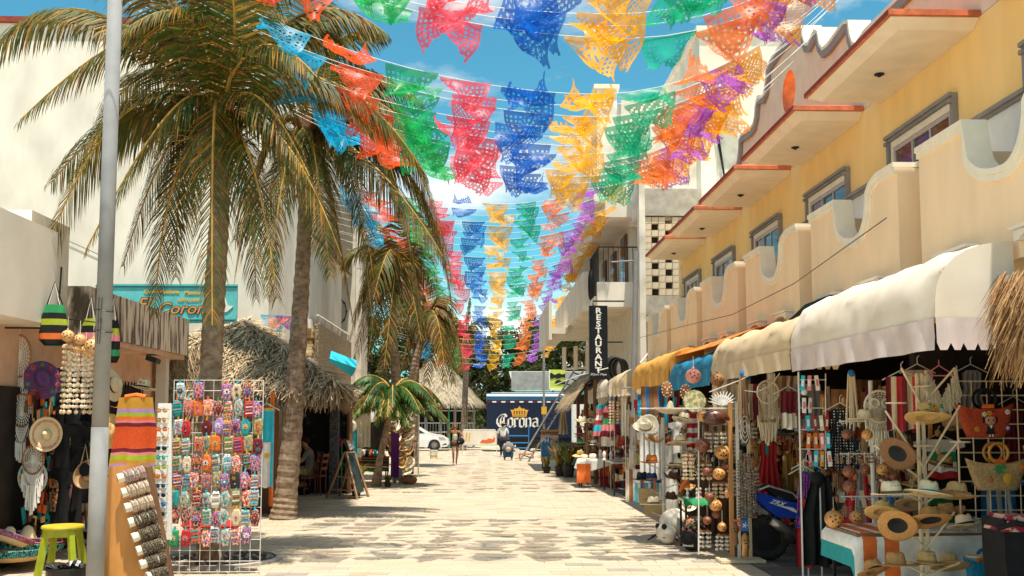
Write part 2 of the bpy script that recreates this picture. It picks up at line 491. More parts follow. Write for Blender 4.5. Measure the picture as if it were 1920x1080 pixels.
for k in range(-1, NB):
 ya = 9.12 + STEP * k
 b = MB()
 b.prism(sp, lambda u, v, t: Vector((t, ya + u, v)), XE - .02, XE + .13)
 b.bb(XE + .13, XF - .03, ya, ya + .13,2.9,4.075)
 b.bb(XE + .13, XF - .03, ya + 2.35, ya + 2.48,2.9,4.075)
 b.bb(XE + .13, XF - .03, ya + .13, ya + 2.35,2.9,3.05)
 bl = b.build('balcony', peach_wall, YB)
 r = MB()
 path = [(sp[i][0], sp[i][1]) for i in range(1, len(sp) - 1)]
 # moulded coping that follows the scoop
 for q_ in ((XE - .06, XE + .15, .002, .05), (XE - .045, XE - .021, -.05, .001)): strip(r, [(ya + u_, v_) for u_, v_ in path], *q_)
 r.bb(XE + .152, XF - .03, ya - .035, ya + .15,4.08,4.13)
 r.build('coping', cream_trim, bl)
 for q in (.25,1.45):
  a = MB(); pts = [(0,.10), (0,.02), (.05,0)]
  n = 8
  arch = [(0,0), (.06,0)] + [(.26 - .20 * math.cos(math.pi * i / n), .0 + .045 * math.sin(math.pi * i / n)) for i in range(n + 1)] + [(.52,0), (.52,.075), (0,.075)]
  a.prism(arch, lambda u, v, t: Vector((t, ya + q + u, 3.0 + v)), XE - .12, XE - .023)
  a.bb(XE - .15, XE - .023, ya + q - .03, ya + q + .55,3.078,3.10)
  a.build('corbel', cream_wall2, bl)
# scrolled parapet with round opening
def step_curve(ya, za, yb, zb, n=7):
 o = []
 for i in range(n + 1):
  a = math.pi / 2 * i / n
  o.append((ya + (yb - ya) * math.sin(a), zb + (za - zb) * math.cos(a) if False else za + (zb - za) * (1 - math.cos(a))))
 return o
pr = [(YS, 5.57), (YS, 6.35), (11.55,6.35), (11.72,6.60)]
for (ya, za, yb, zb, yc) in ((11.8,6.62,12.30,6.45,12.34),):
 pass
pr = [(YS, 5.57), (YS, 6.42), (11.9,6.45)]
def scroll(y_, zlo, zhi, out_=.28):
 # a little concave sweep, then a rounded shoulder
 s = []
 for i in range(6):
  a = math.pi / 2 * i / 5
  s.append((y_ + .20 * math.sin(a), zlo + (zhi - zlo) * (1 - math.cos(a))))
 return s
half = [(12.20,6.40), (12.32,6.46), (12.42,6.62), (12.46,6.80), (12.60,6.84), (13.20,6.78), (13.42,6.80), (13.55,6.92), (13.62,7.12), (13.72,7.18),
  (14.02,7.10), (14.14,7.14), (14.24,7.28), (14.30,7.46), (14.50,7.52), (14.85,7.56), (15.20,7.57)]
pr += half
pr += [(30.4 - y_, z_) for y_, z_ in reversed(half[:-1])]
pr += [(19.2,6.38), (YEND, 6.38), (YEND, 5.57)]
hc = (15.12,6.78); HR = .33
hole = [(hc[0] + HR * math.cos(2 * math.pi * i / 24), hc[1] + HR * math.sin(2 * math.pi * i / 24)) for i in range(25)]
# split in two polygons, above and below the opening, so that the hole is real
b = MB()
hy0, hy1 = hc[0] - .6, hc[0] + .6
left_p = [p for p in pr if p[0] <= hy0] ; right_p = [p for p in pr if p[0] >= hy1]
ztop = lambda yy: 7.55
b.prism([(YS, 5.57)] + left_p[1:] + [(hy0,7.525), (hy0,5.57)], lambda u, v, t: Vector((t, u, v)), XF + .003, XF + .20)
b.prism([(hy1,5.57), (hy1,7.53)] + right_p[:], lambda u, v, t: Vector((t, u, v)), XF + .003, XF + .20)
up = [(hy0,5.57)] + [(hy0,7.525)] + [p for p in pr if hy0 < p[0] < hy1 and p[1] > 6] + [(hy1,7.53), (hy1,5.57)]
# ring between the block outline and the circular opening
N = 32
ring_o = []
for i in range(N):
 a = 2 * math.pi * i / N
 dy, dz = math.cos(a), math.sin(a)
 ky = .6 / abs(dy) if abs(dy) > 1e-6 else 99
 kz = ((7.545 - hc[1]) if dz > 0 else (hc[1] - 5.57)) / abs(dz) if abs(dz) > 1e-6 else 99
 kk = min(ky, kz)
 ring_o.append((hc[0] + dy * kk, hc[1] + dz * kk))
for i in range(N):
 j = (i + 1) % N
 a0 = 2 * math.pi * i / N; a1 = 2 * math.pi * j / N
 ci = (hc[0] + HR * math.cos(a0), hc[1] + HR * math.sin(a0)); cj = (hc[0] + HR * math.cos(a1), hc[1] + HR * math.sin(a1))
 oi, oj = ring_o[i], ring_o[j]
 for X_ in (XF + .003, XF + .20):
  b.add([(X_, ci[0], ci[1]), (X_, cj[0], cj[1]), (X_, oj[0], oj[1]), (X_, oi[0], oi[1])], [(0,1,2,3)])
 b.add([(XF + .003, ci[0], ci[1]), (XF + .003, cj[0], cj[1]), (XF + .2, cj[0], cj[1]), (XF + .2, ci[0], ci[1])], [(0,1,2,3)], 1)
pp = b.build('parapet', [mat('parapet stucco', (.82,.62,.46), .9,.05,4,.1), tile_orange], YB)
r = MB()
path = pr[1:-1]
strip(r, path, XF - .06, XF + .24, .001, .05, 1); strip(r, path, XF - .05, XF - .001, -.10, -.001, 0)
r.build('parapet_coping', [grey_trim, cream_wall2], pp)
# ground floor recess: back wall, columns, ceiling
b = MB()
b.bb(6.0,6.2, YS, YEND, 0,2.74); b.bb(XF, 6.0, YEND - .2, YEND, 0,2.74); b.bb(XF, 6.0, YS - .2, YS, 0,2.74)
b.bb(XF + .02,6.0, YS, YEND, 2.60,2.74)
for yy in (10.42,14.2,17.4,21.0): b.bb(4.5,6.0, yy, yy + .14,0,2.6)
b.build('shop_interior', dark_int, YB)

# ------------------------------------------------------------------ right: buildings behind
def block(name, label, boxes, mats, cat='building'):
 t = thing(name, label, cat)
 for nm, bs, m in boxes:
  b = MB()
  for q in bs: b.bb(*q)
  b.build(nm, m, t)
 return t
t = block('tall_cream_building', 'tall cream building rising behind the yellow building parapet', [
 ('wall', [(6.6,16,30,42,0,13.55)], cream_wall2),
 ('roof_edge', [(6.5,16.1,29.9,42,13.552,13.75)], cream_wall2),
 ('wall_recess', [(7.1,8.2,29.97,29.999,6.0,10.4)], dirty_wall),
 ('orange_sill', [(8.2,8.35,29.9,29.999,10.3,10.55)], tile_orange),
 ('roof_box', [(7.2,7.8,29.5,29.999,11.2,11.5)], cream_trim)], None)
b = MB(); 
b.tube([(7.05,29.9,10.5), (7.25,29.88,9.2), (7.5,29.88,7.8), (7.62,29.88,7.2)], .03,5)
b.tube([(7.12,29.9,10.4), (7.3,29.88,9.0), (7.42,29.88,8.1), (7.72,29.88,7.3)], .015,4)
b.build('hanging_cable', dark_metal, t)
t = block('far_white_building', 'plain white building behind the yellow paper flags, with a small roof hut', [
 ('wall', [(4.6,9.0,33,44,0,12.4)], cream_wall2), ('roof_hut', [(3.9,4.6,34,40,9,13.1)], cream_wall2),
 ('roof_edge', [(3.8,4.68,33.9,40.1,13.102,13.25)], cream_trim)], None)
# perforated block tower
t = thing('concrete_stair_tower', 'unfinished concrete stair tower with a checkered wall of open blocks', 'building')
b = MB(); b.bb(4.0,5.4,25.1,27.5,7.05,9.0); b.bb(4.02,5.4,25.3,27.5,9.0,9.3); b.build('stucco_wall', dirty_wall, t)
b = MB(); b.bb(3.98,5.5,25.0,25.3,6.86,7.55); b.build('ring_beam', conc, t)
b = MB(); b.bb(3.98,5.5,25.0,25.3,4.35,4.84); b.build('floor_beam', conc, t)
b = MB(); b.bb(3.9,4.05,24.9,25.2,0,7.7); b.build('corner_post', dirty_wall, t)
b = MB(); b.bb(4.2,5.5,26.6,26.8,4.8,7.0); b.build('back_wall', dark_int, t)
bw, bh = .173,.165
blkm = MB().box((0,0,0), (bw - .012,.16, bh - .01)).mesh('block', mat('cream block', (.58,.48,.34), .9,.15,6,.3))
for r_ in range(12):
 for c_ in range(8):
  open_ = (c_ % 2 == 1 and (c_ // 2 + r_) % 2 == 0)
  if not open_: link('block', blkm, t, (4.06 + bw * (c_ + .5), 25.12,4.85 + bh * (r_ + .5)))
b = MB()
for i in range(20):
 for j in range(5): b.box((4.15 + j * .26 + (i % 2) * .1,25.15,.12 + i * .21), (.25,.18,.2))
b.build('lower_blockwork', conc_dark, t)['kind'] = 'stuff'
# white balcony building
t = thing('balcony_building', 'white building with projecting balconies beside the vertical restaurant sign', 'building')
b = MB(); b.bb(4.1,9,27.6,40,0,8.0); b.bb(4.1,6,25.35,27.59,0,4.3); b.build('wall', cream_wall, t)
b = MB(); b.bb(3.0,4.098,27.0,40,7.65,7.95); b.bb(3.3,4.098,26.9,40,7.2,7.648); b.build('roof_slab', cream_wall2, t)
b = MB(); b.bb(2.95,4.098,26.5,39.5,4.82,5.0); b.build('balcony_slab', cream_wall2, t)
b = MB(); b.bb(2.85,3.0,28.5,39.5,4.85,5.95); b.bb(3.0,4.09,26.3,26.45,4.7,5.35); b.build('balcony_parapet', cream_wall2, t)
b = MB(); b.bb(2.3,2.845,33.5,39.4,4.6,4.8); b.bb(2.2,2.3,33.5,39.4,4.4,5.7); b.build('upper_balcony', cream_wall2, t)
rl = MB()
rl.tube([(3.05,26.42,6.3), (4.1,26.42,6.3)], .02,5); rl.tube([(3.05,26.42,6.3), (3.05,28.6,6.3)], .02,5)
for i in range(9): rl.tube([(3.05 + i * .13,26.42,5.35), (3.05 + i * .13,26.42,6.3)], .009,4)
for i in range(12): rl.tube([(3.05,26.6 + i * .17,5.0), (3.05,26.6 + i * .17,6.3)], .009,4)
rl.build('railing', dark_metal, t)
for (ya, za, zb) in ((28.3,5.02,7.0), (30.6,5.5,6.9), (33,5.02,7.0), (28.2,.2,3.1), (30.8,1.8,3.2)):
 b = MB(); b.bb(4.03,4.097, ya, ya + 1.0, za, zb); w_ = b.build('window', wood_brown, t)
 b = MB(); b.bb(4.015,4.029, ya + .08, ya + .92, za + .06, zb - .06); b.build('pane', glass_m, w_)
b = MB()
for i in range(14):
 rr = .32 - .008 * i
 b.tube([(3.02 - .03 * (i % 3), 27.6 + rr * math.cos(a_ * .35) + i * .02,5.45 + (rr + .1) * math.sin(a_ * .35)) for a_ in range(19)], .022,4)
tag(b.build('hose_coil', rubber), 'black coil of hose hung on the white balcony rail', 'hose')
b = MB()
for i in range(12):
 rr = .22 - .006 * i
 b.tube([(3.25 + rr * math.cos(a_ * .35) + i * .02,25.2 - .02 * (i % 4), 3.0 + (rr + .1) * math.sin(a_ * .35)) for a_ in range(19)], .02,4)
tag(b.build('hose_coil', rubber), 'black coil of hose hanging right of the vertical restaurant sign', 'hose')
pt = thing('flower_pot', 'red flower pot on the white balcony behind the railing', 'flower pot', (3.45,26.9,5.0))
MB().lathe([(0,0), (.12,0), (.17,.3), (.15,.3), (.14,.25), (0,.25)], 10).build('pot', orange_c, pt)
b = MB()
for i in range(40):
 a = R.uniform(0,6.28); l = R.uniform(.1,.3)
 d = Vector((math.cos(a) * .6, math.sin(a) * .6,.8)) * l
 b.quad((0,0,.26), (d.x * .5 - .03, d.y * .5,.26 + d.z * .6), (d.x, d.y, .26 + d.z), (d.x * .5 + .03, d.y * .5 + .02,.26 + d.z * .5))
b.build('leaves', leaf_g, pt)
# picket fence and far roofs at the end
t = thing('slatted_balcony_fence', 'white slatted fence on the terrace above the grey tiled canopy', 'fence')
sl = MB().box((0,0,.45), (.30,.03,.9)).mesh('slat', cream_wall2)
for i in range(8):
 link('slat', sl, t, (3.15 + .36 * (i % 8), 39.0 - i * .9,3.55 - i * .03 + .10), (0,0, rad(-68)))
b = MB(); b.tube([(3.15,39.1,3.7), (5.7,32.6,3.6)], .04,4); b.build('rail', cream_trim, t)
b = MB()
b.add([(3.3,31,2.75), (3.3,42,2.9), (4.09,42,3.6), (4.09,31,3.5), (3.3,31,2.65), (3.3,42,2.8), (4.09,42,3.5), (4.09,31,3.4)],
  [(0,1,2,3), (7,6,5,4), (0,3,7,4), (0,4,5,1), (1,5,6,2), (2,6,7,3)])
tag(b.build('canopy_roof', mat('grey roof sheet', (.20,.17,.14), .9,.2,3,.3)), 'grey sloping canopy roof above the far right stalls', 'roof')

# ------------------------------------------------------------------ left: big cream building and white balcony building
t = thing('large_cream_building', 'large blank cream building wall with a thin red roof line behind the big palm', 'building')
b = MB(); b.bb(-22,-4.75,22.5,34,0,10.65); b.build('wall', cream_wall2, t)
b = MB(); b.bb(-22.1,-4.7,22.4,34,10.652,10.78); b.build('roof_line', tile_dark, t)
b = MB(); b.tube([(-10.2,22.47,6.2), (-9.3,22.47,5.75), (-8.4,22.47,5.35)], .008,4); b.build('wall_cable', dark_metal, t)
t = thing('white_stone_building', 'white building with mosaic stone balcony panels behind the leaning palm trunk', 'building')
mosaic = mat('mosaic stone', (.13,.08,.045), .9,.4,26,.5, col2=(.48,.36,.22), lo=.42, hi=.56, det=2)
b = MB(); b.bb(-9,-5.45,34.1,39,0,9.5); b.bb(-5.45,-4.4,34.8,35.1,0,8); b.bb(-4.6,-4.2,35.101,37,0,8.4); b.build('wall', cream_wall, t)
b = MB(); b.bb(-6.8,-4.6,27.2,34.79,6.6,6.7); b.build('balcony_ceiling', cream_wall2, t)
b = MB(); b.bb(-4.6,-4.5,27.2,34.8,6.705,8.9); b.build('upper_stone_panel', mosaic, t)
b = MB(); b.bb(-4.6,-4.5,27.8,34.79,2.2,4.38); b.build('lower_stone_panel', mosaic, t)
b = MB(); b.bb(-6.8,-4.6,27.2,34.79,3.2,3.4); b.bb(-6.8,-6.6,27.2,34.79,3.4,6.6); b.build('floor_slab', cream_wall2, t)
b = MB(); b.bb(-6.2,-4.62,27.3,27.55,4.2,4.45); b.tube([(-4.55,27.9,4.62), (-4.55,34.7,4.62)], .03,5)
for i in range(6): b.tube([(-4.55,28.2 + i * 1.25,4.38), (-4.55,28.2 + i * 1.25,4.62)], .02,4)
b.build('railing', cream_wall2, t)
smesh = [MB().box((0,0,0), (.34,.3,.075)).mesh('stone', m) for m in (mat('ochre stone', (.56,.34,.14), .85,.2,6,.3), mat('brown stone', (.28,.15,.07), .85,.2,6,.3), mat('pale stone', (.66,.50,.30), .85,.2,6,.3))]
for i in range(22):
 link('stone', smesh[R.choice((0,0,1,2))], t, (-4.78 + R.uniform(-.03,.03), 27.55,2.6 + i * .082))
b = MB(); b.bb(-5.43,-5.2,27.0,27.19,2.4,6.3); b.bb(-6.6,-5.44,26.95,27.15,2.4,4.0); b.build('end_wall', cream_wall2, t)
for (xx, za, zb) in ((-6.1,4.4,5.9), (-5.75,4.5,6.1)):
 b = MB(); b.bb(xx, xx + .18,26.9,26.94, za, zb); b.build('window', dark_metal, t)
# black light string ring on the white wall
b = MB()
ctr = Vector((-5.0,34.75,5.45))
b.tube([ctr + Vector((.32 * math.cos(a_), 0,.45 * math.sin(a_))) for a_ in [rad(-160 + i * 20) for i in range(13)]], .018,4)
for i in range(0,13,2): b.ball(ctr + Vector((.32 * math.cos(rad(-160 + i * 20)), -.02,.45 * math.sin(rad(-160 + i * 20)))), .04,6)
tag(b.build('light_string', dark_metal), 'looped string of dark bulbs on the white balcony wall', 'light string')

# left shop row
t = thing('pink_shop_building', 'low pink shop with a stained concrete canopy at the left edge', 'building')
b = MB(); b.bb(-12,-5.7,6.0,17.8,0,3.4); b.build('wall', pink_wall, t)
b = MB(); b.bb(-11,-5.17,5.5,12.35,2.88,4.02); b.build('white_parapet', mat('bright plaster', (.84,.76,.66), .9, .05, 2, .2), t)
b = MB(); b.bb(-8,-5.5,12.36,13.5,2.9,4.3); b.build('recessed_wall', cream_trim, t)
b = MB(); b.bb(-8,-5.22,13.52,18.1,2.88,3.52); b.build('weathered_canopy', weathered, t)
b = MB(); b.bb(-8,-5.26,13.5,18.0,2.80,2.878); b.build('canopy_soffit', pink_wall, t)
b = MB(); b.bb(-5.73,-5.66,11.92,14.5,0,2.15); b.build('dark_opening_panel', dark_int, t)  # flat dark panel on the wall, painted with the shade of an open shop
b = MB(); b.bb(-5.62,-5.45,17.6,17.78,0,2.8); b.build('corner_post', dirty_wall, t)
wdw = MB(); wdw.bb(-5.69,-5.66,14.6,17.0,.9,2.3); wd = wdw.build('window', dark_int, t)
bar = MB().tube([(0,0,0), (0,0,1.5)], .012,5).mesh('bar', dark_metal)
for i in range(18): link('bar', bar, wd, (-5.62,14.65 + i * .135,.85))
b = MB(); b.box((-5.35,16.6,2.72), (.18,.5,.08), 0, (0,.3,.2)); tag(b.build('flood_light', dark_metal), 'black flood light under the stained concrete canopy', 'lamp')
b = MB(); b.tube([(-8,12.3,2.86), (-5.25,12.2,2.84), (-5.12,12.3,2.9), (-5.12,12.36,3.6)], .012,5); tag(b.build('wall_cable', dark_metal), 'black cable under the white parapet at the left edge', 'cable')
b = MB(); b.bb(-6.5,-5.72,11.0,11.1,0,2.4); b.bb(-5.72,-5.66,11.1,11.9,0,2.3); tag(b.build('shop_door', wood_brown), 'dark wooden shop door at the far left edge', 'door')

# turquoise restaurant sign
t = thing('restaurant_sign', 'turquoise hand-lettered restaurant banner behind the big palm trunk', 'sign')
ys = 21.0
p0, p1, p2, p3 = at(180,532, ys), at(445,540, ys), at(445,606, ys), at(180,600, ys)
turq = mat('turquoise paint', (.12,.50,.50), .6,.1,4)
b = MB(); b.bb(p0.x, p1.x, ys, ys + .06, p2.z, p0.z); b.build('board', turq, t)
b = MB(); b.bb(p0.x, p1.x, ys - .02, ys - .001, p0.z - .07, p0.z - .04); b.bb(p0.x + .3, p1.x, ys - .02, ys - .001, p2.z + .05, p2.z + .075); b.build('border', flat('dark teal', (.01,.12,.13)), t)
gold = flat('gold lettering', (.72,.42,.05)); orl = flat('orange lettering', (.72,.30,.07)); blk_l = flat('black lettering', (.01,.01,.01))
def sgn(s, px, py, h, m, bold=0, sh=0, sx=1, dy=0):
 p = at(px, py, ys - .012 - dy); text(s, h, face_cam(p), m, t, .003, 'CENTER', bold, sx=sx, shear=sh)
sgn('Cocina Mexicana', 303,547,.105, gold, .003); sgn('Mexican', 362,549,.105, gold, .003)
sgn('RESTAURANT', 356,563,.08, gold, .002)
sgn('El', 268,571,.36, blk_l, .014,.3); sgn('El', 268,571,.36, orl, .002,.3, dy=.008)
sgn('Corona', 346,579,.33, blk_l, .014,.3,1.1); sgn('Corona', 346,579,.33, orl, .002,.3,1.1, dy=.008)
# chili / white swoosh on the right of the trunk
b = MB(); b.prism([(0,0), (.10,.5), (.02,.75), (.16,.6), (.25,.15), (.36,.12), (.24,-.08), (.1,-.12)], lambda u, v, q: Vector((p2.x - .45 + u, q, p2.z + .28 + v * .55)), ys - .02, ys - .003)
b.build('painted_bird', white_c, t)
b = MB(); b.tube([(p1.x - .3, ys, 0), (p1.x - .3, ys, p2.z)], .04,6); b.tube([(p0.x + .5, ys + .1,0), (p0.x + .5, ys + .1, p2.z)], .04,6); b.build('post', dark_metal, t)

# ------------------------------------------------------------------ thatch
def straw_on(mb, p, nrm, down, L_, w_=.018, lift=.09, jit=.75):
 side = nrm.cross(down).normalized()
 d = (down + side * R.uniform(-jit, jit) + nrm * R.uniform(-.05,.22)).normalized()
 l = L_ * R.uniform(.5,1.2); o_ = nrm * R.uniform(0, lift)
 a = p + o_; e = a + d * l; s_ = d.cross(nrm).normalized() * w_ * R.uniform(.6,1.3)
 mb.add([a - s_, a + s_, e + s_ * .4, e - s_ * .4], [(0,1,2,3)], R.choices((0,1,2), (45,38,17))[0])
def thatch_face(mb, quad_, n, L_=.5, w_=.018, under=True):
 a, b_, c_, d_ = [Vector(q) for q in quad_]   # a-b eave, d-c ridge
 nrm = (b_ - a).cross(d_ - a)
 if nrm.length < 1e-6: nrm = (b_ - a).cross(c_ - a)
 nrm.normalize()
 if nrm.z < 0: nrm = -nrm
 mb.add([a, b_, c_, d_], [(0,1,2,3)], 1)
 down = ((a + b_) / 2 - (c_ + d_) / 2).normalized()
 for i in range(n):
  u, v = R.random(), R.random() ** 1.3
  p = (a * (1 - u) + b_ * u) * (1 - v) + (d_ * (1 - u) + c_ * u) * v
  straw_on(mb, p, nrm, down, L_, w_)
 for i in range(int(n * .30)):
  u = R.random(); p = a * (1 - u) + b_ * u
  straw_on(mb, p + nrm * R.uniform(-.12,.05), nrm, (down + Vector((0,0,-1.3))).normalized(), L_ * .75, w_, .06,.3)
def hip_roof(x0, x1, y0, y1, ze, rx, ry0, ry1, zr, n, L_=.5, w_=.018, sk=.9):
 mb = MB()
 A, B_, C_, D_ = (x0, y0, ze), (x1, y0, ze), (x1 - sk, y1, ze), (x0, y1, ze)
 P_, Q_ = (rx, ry0, zr), (rx, ry1, zr)
 thatch_face(mb, (A, B_, P_, P_), n, L_, w_); thatch_face(mb, (B_, C_, Q_, P_), n, L_, w_)
 for (u0, u1) in ((A, P_), (B_, P_), (P_, Q_), (B_, C_)):
  for i in range(n // 10):
   p = Vector(u0).lerp(Vector(u1), R.random()); straw_on(mb, p, Vector((R.uniform(-.3,.6), -.5,.8)).normalized(), Vector((R.uniform(-.2,1), R.uniform(-1,.4), -.5)).normalized(), L_ * .8, w_, .14,.9)
 thatch_face(mb, (C_, D_, Q_, Q_), n // 4, L_, w_); thatch_face(mb, (D_, A, P_, Q_), n // 3, L_, w_)
 return mb
TH = [thatch_l, thatch_m, thatch_d]
t = thing('palapa_bar', 'open bar under a large shaggy thatched roof behind the leaning palm', 'palapa')
hip_roof(-8.0,-2.60,18.4,24.8,2.34,-4.75,20.2,22.6,3.62,6500,.55,.014).build('thatch', TH, t)['kind'] = 'stuff'
mb = MB(); thatch_face(mb, ((-6.2,19.4,3.0), (-4.6,19.6,3.0), (-4.9,21.5,3.9), (-5.5,21.5,3.8)), 500,.8,.014); mb.build('loose_thatch', TH, t)['kind'] = 'stuff'
post = MB().tube([(0,0,0), (.02,0,1.2), (0,0,2.6)], [.08,.075,.07], 8).mesh('post', wood_brown)
for p in ((-7.8,18.9,0), (-3.86,19.0,0), (-3.2,24.5,0), (-5.6,19.0,0)): link('post', post, t, p)
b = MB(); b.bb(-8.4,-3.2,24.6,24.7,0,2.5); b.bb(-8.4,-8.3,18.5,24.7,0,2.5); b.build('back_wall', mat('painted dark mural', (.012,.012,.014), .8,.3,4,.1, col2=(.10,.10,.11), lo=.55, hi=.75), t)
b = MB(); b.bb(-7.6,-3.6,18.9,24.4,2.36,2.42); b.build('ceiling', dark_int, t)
b = MB(); b.bb(-3.62,-3.42,24.2,24.5,0,2.35); b.build('carved_column', mat('carved stone', (.04,.04,.045), .9,.3,16,.5, col2=(.13,.13,.14)), t)
b = MB(); b.bb(-6.2,-3.5,19.3,19.36,.0,1.0); b.bb(-6.3,-4.2,19.15,19.5,1.0,1.05); b.build('bar_counter', wood_brown, t)

# wall of dry thatch behind the wire panel, between canopy and palm
mb = MB(); thatch_face(mb, ((-6.4,18.16,1.7), (-4.3,18.16,1.7), (-4.9,18.3,3.0), (-6.4,18.3,3.0)), 2400,.34,.009)
mb.bb(-6.4,-4.3,18.32,18.38,0,2.2,1)
stuff(mb.build('dry_brush_screen', TH), 'screen of tangled dry palm thatch right of the stained concrete canopy', 'screen')

# conical palapa at the end
t = thing('round_palapa', 'conical thatched kiosk with wire fence beneath beside the white car', 'palapa', (0,0,0))
cx, cy, rr, ze, za = -3.0,64.5,3.0,2.75,5.9
mb = MB(); n = 20
for i in range(n):
 a0, a1 = 2 * math.pi * i / n, 2 * math.pi * (i + 1) / n
 q = ((cx + rr * math.cos(a0), cy + rr * math.sin(a0), ze), (cx + rr * math.cos(a1), cy + rr * math.sin(a1), ze), (cx + .1, cy, za), (cx + .1, cy, za))
 thatch_face(mb, q, 260 if math.sin(a0) < .2 else 10, .45, .02)
mb.build('thatch', [mat('pale thatch', (.52,.43,.31), .95,.15,6), mat('pale thatch mid', (.44,.35,.24), .95,.15,6), mat('pale thatch dark', (.30,.23,.15), .95,.15,6)], t)['kind'] = 'stuff'
pm_ = MB().tube([(0,0,0), (0,0,2.75)], .09,7).mesh('post', conc)
for i in range(8):
 a = rad(200 + i * 20); link('post', pm_, t, (cx + 2.6 * math.cos(a), cy + 2.6 * math.sin(a), 0))
b = MB()
for z_ in (1.0,1.55,2.3): b.tube([(cx + 2.65 * math.cos(rad(195 + i * 10)), cy + 2.65 * math.sin(rad(195 + i * 10)), z_) for i in range(16)], .035,4)
for i in range(40):
 a = rad(195 + i * 3.75); b.tube([(cx + 2.64 * math.cos(a), cy + 2.64 * math.sin(a), 0), (cx + 2.64 * math.cos(a), cy + 2.64 * math.sin(a), 1.5)], .012,3)
b.build('wire_fence', white_metal, t)
b = MB(); b.bb(cx - 2, cx + 2, cy - 1.2, cy + 1,0,2.7); b.build('inner_wall', dark_int, t)
b = MB(); b.tube([(cx + .95, cy - 2.7,0), (cx + .95, cy - 2.7,2.5)], .05,6); b.build('green_post', green_c, t)
b = MB(); b.bb(cx - .75, cx - .1, cy - 2.75, cy - 2.7,3.0,3.5); b.build('white_notice', white_c, t)

# ------------------------------------------------------------------ palms
def frond(c0, c1, c2, nl=56, ll=.55, brown=.1, tw=0, wid=.014):
 mb = MB(); c0, c1, c2 = Vector(c0), Vector(c1), Vector(c2)
 P_ = lambda t_: c0 * (1 - t_) ** 2 + c1 * 2 * t_ * (1 - t_) + c2 * t_ * t_
 T_ = lambda t_: ((c1 - c0) * (1 - t_) + (c2 - c1) * t_).normalized()
 pts = [P_(i / 14) for i in range(15)]
 mb.tube(pts, [.026 * (1 - .85 * i / 14) + .003 for i in range(15)], 5,4)
 out_ = Vector((c2.x - c0.x, c2.y - c0.y, 0))
 hs = out_.normalized() if out_.length > .1 else Vector((0,-1,0))
 side0 = hs.cross(Vector((0,0,1))).normalized()
 for i in range(nl):
  t_ = .13 + .87 * (i + R.uniform(-.3,.3)) / nl; t_ = min(t_, .995)
  p = P_(t_); T = T_(t_)
  S = T.cross(Vector((0,0,1)))
  if S.length < .35: S = side0
  S.normalize()
  if S.dot(side0) < 0: S = -S
  S = Matrix.Rotation(tw, 3, T) @ S
  l = ll * (math.sin(math.pi * min(1,.16 + t_ * .80)) ** .7) * R.uniform(.85,1.1)
  for sg in (-1,1):
   if R.random() < .03: continue
   d = (S * sg * R.uniform(.75,1.0) + T * (.55 + .5 * t_) + Vector((0,0,-.25 - R.uniform(0,.25)))).normalized()
   q1 = p + d * l * .45
   d2 = (d + Vector((R.uniform(-.08,.08), R.uniform(-.08,.08), -.62))).normalized()
   q2 = q1 + d2 * l * .35
   d3 = (d2 + Vector((0,0,-.7))).normalized()
   q3 = q2 + d3 * l * .25
   wv = T * wid * R.uniform(.8,1.2)
   r_ = R.random()
   m0 = 3 if r_ < brown else (2 if r_ < brown + .14 else (1 if r_ < brown + .5 else 0))
   m1 = m0 if R.random() < .6 else min(3, m0 + 1)
   mb.add([p - wv * .7, p + wv * .7, q1 + wv, q1 - wv, q2 + wv * .7, q2 - wv * .7, q3], [(0,1,2,3), (3,2,4,5)], m0)
   o_ = len(mb.v)
   mb.f.append((o_ - 2 - 0, o_ - 3 + 0, o_ - 1)); mb.m.append(m1)
 return mb
LM = [leaf_g, leaf_o, leaf_y, leaf_b, rachis_m]
def trunk_mb(pts, rs, seg=60, ring=.09, n=12):
 mb = MB(); P2 = []; R2 = []
 for i in range(seg + 1):
  t_ = i / seg * (len(pts) - 1); k = min(int(t_), len(pts) - 2); f = t_ - k
  P2.append(Vector(pts[k]).lerp(Vector(pts[k + 1]), f)); r_ = rs[k] * (1 - f) + rs[k + 1] * f
  R2.append(r_ * (1 + (.06 if i % 2 else -.03) + R.uniform(-.02,.02)))
 return mb.tube(P2, R2, n)
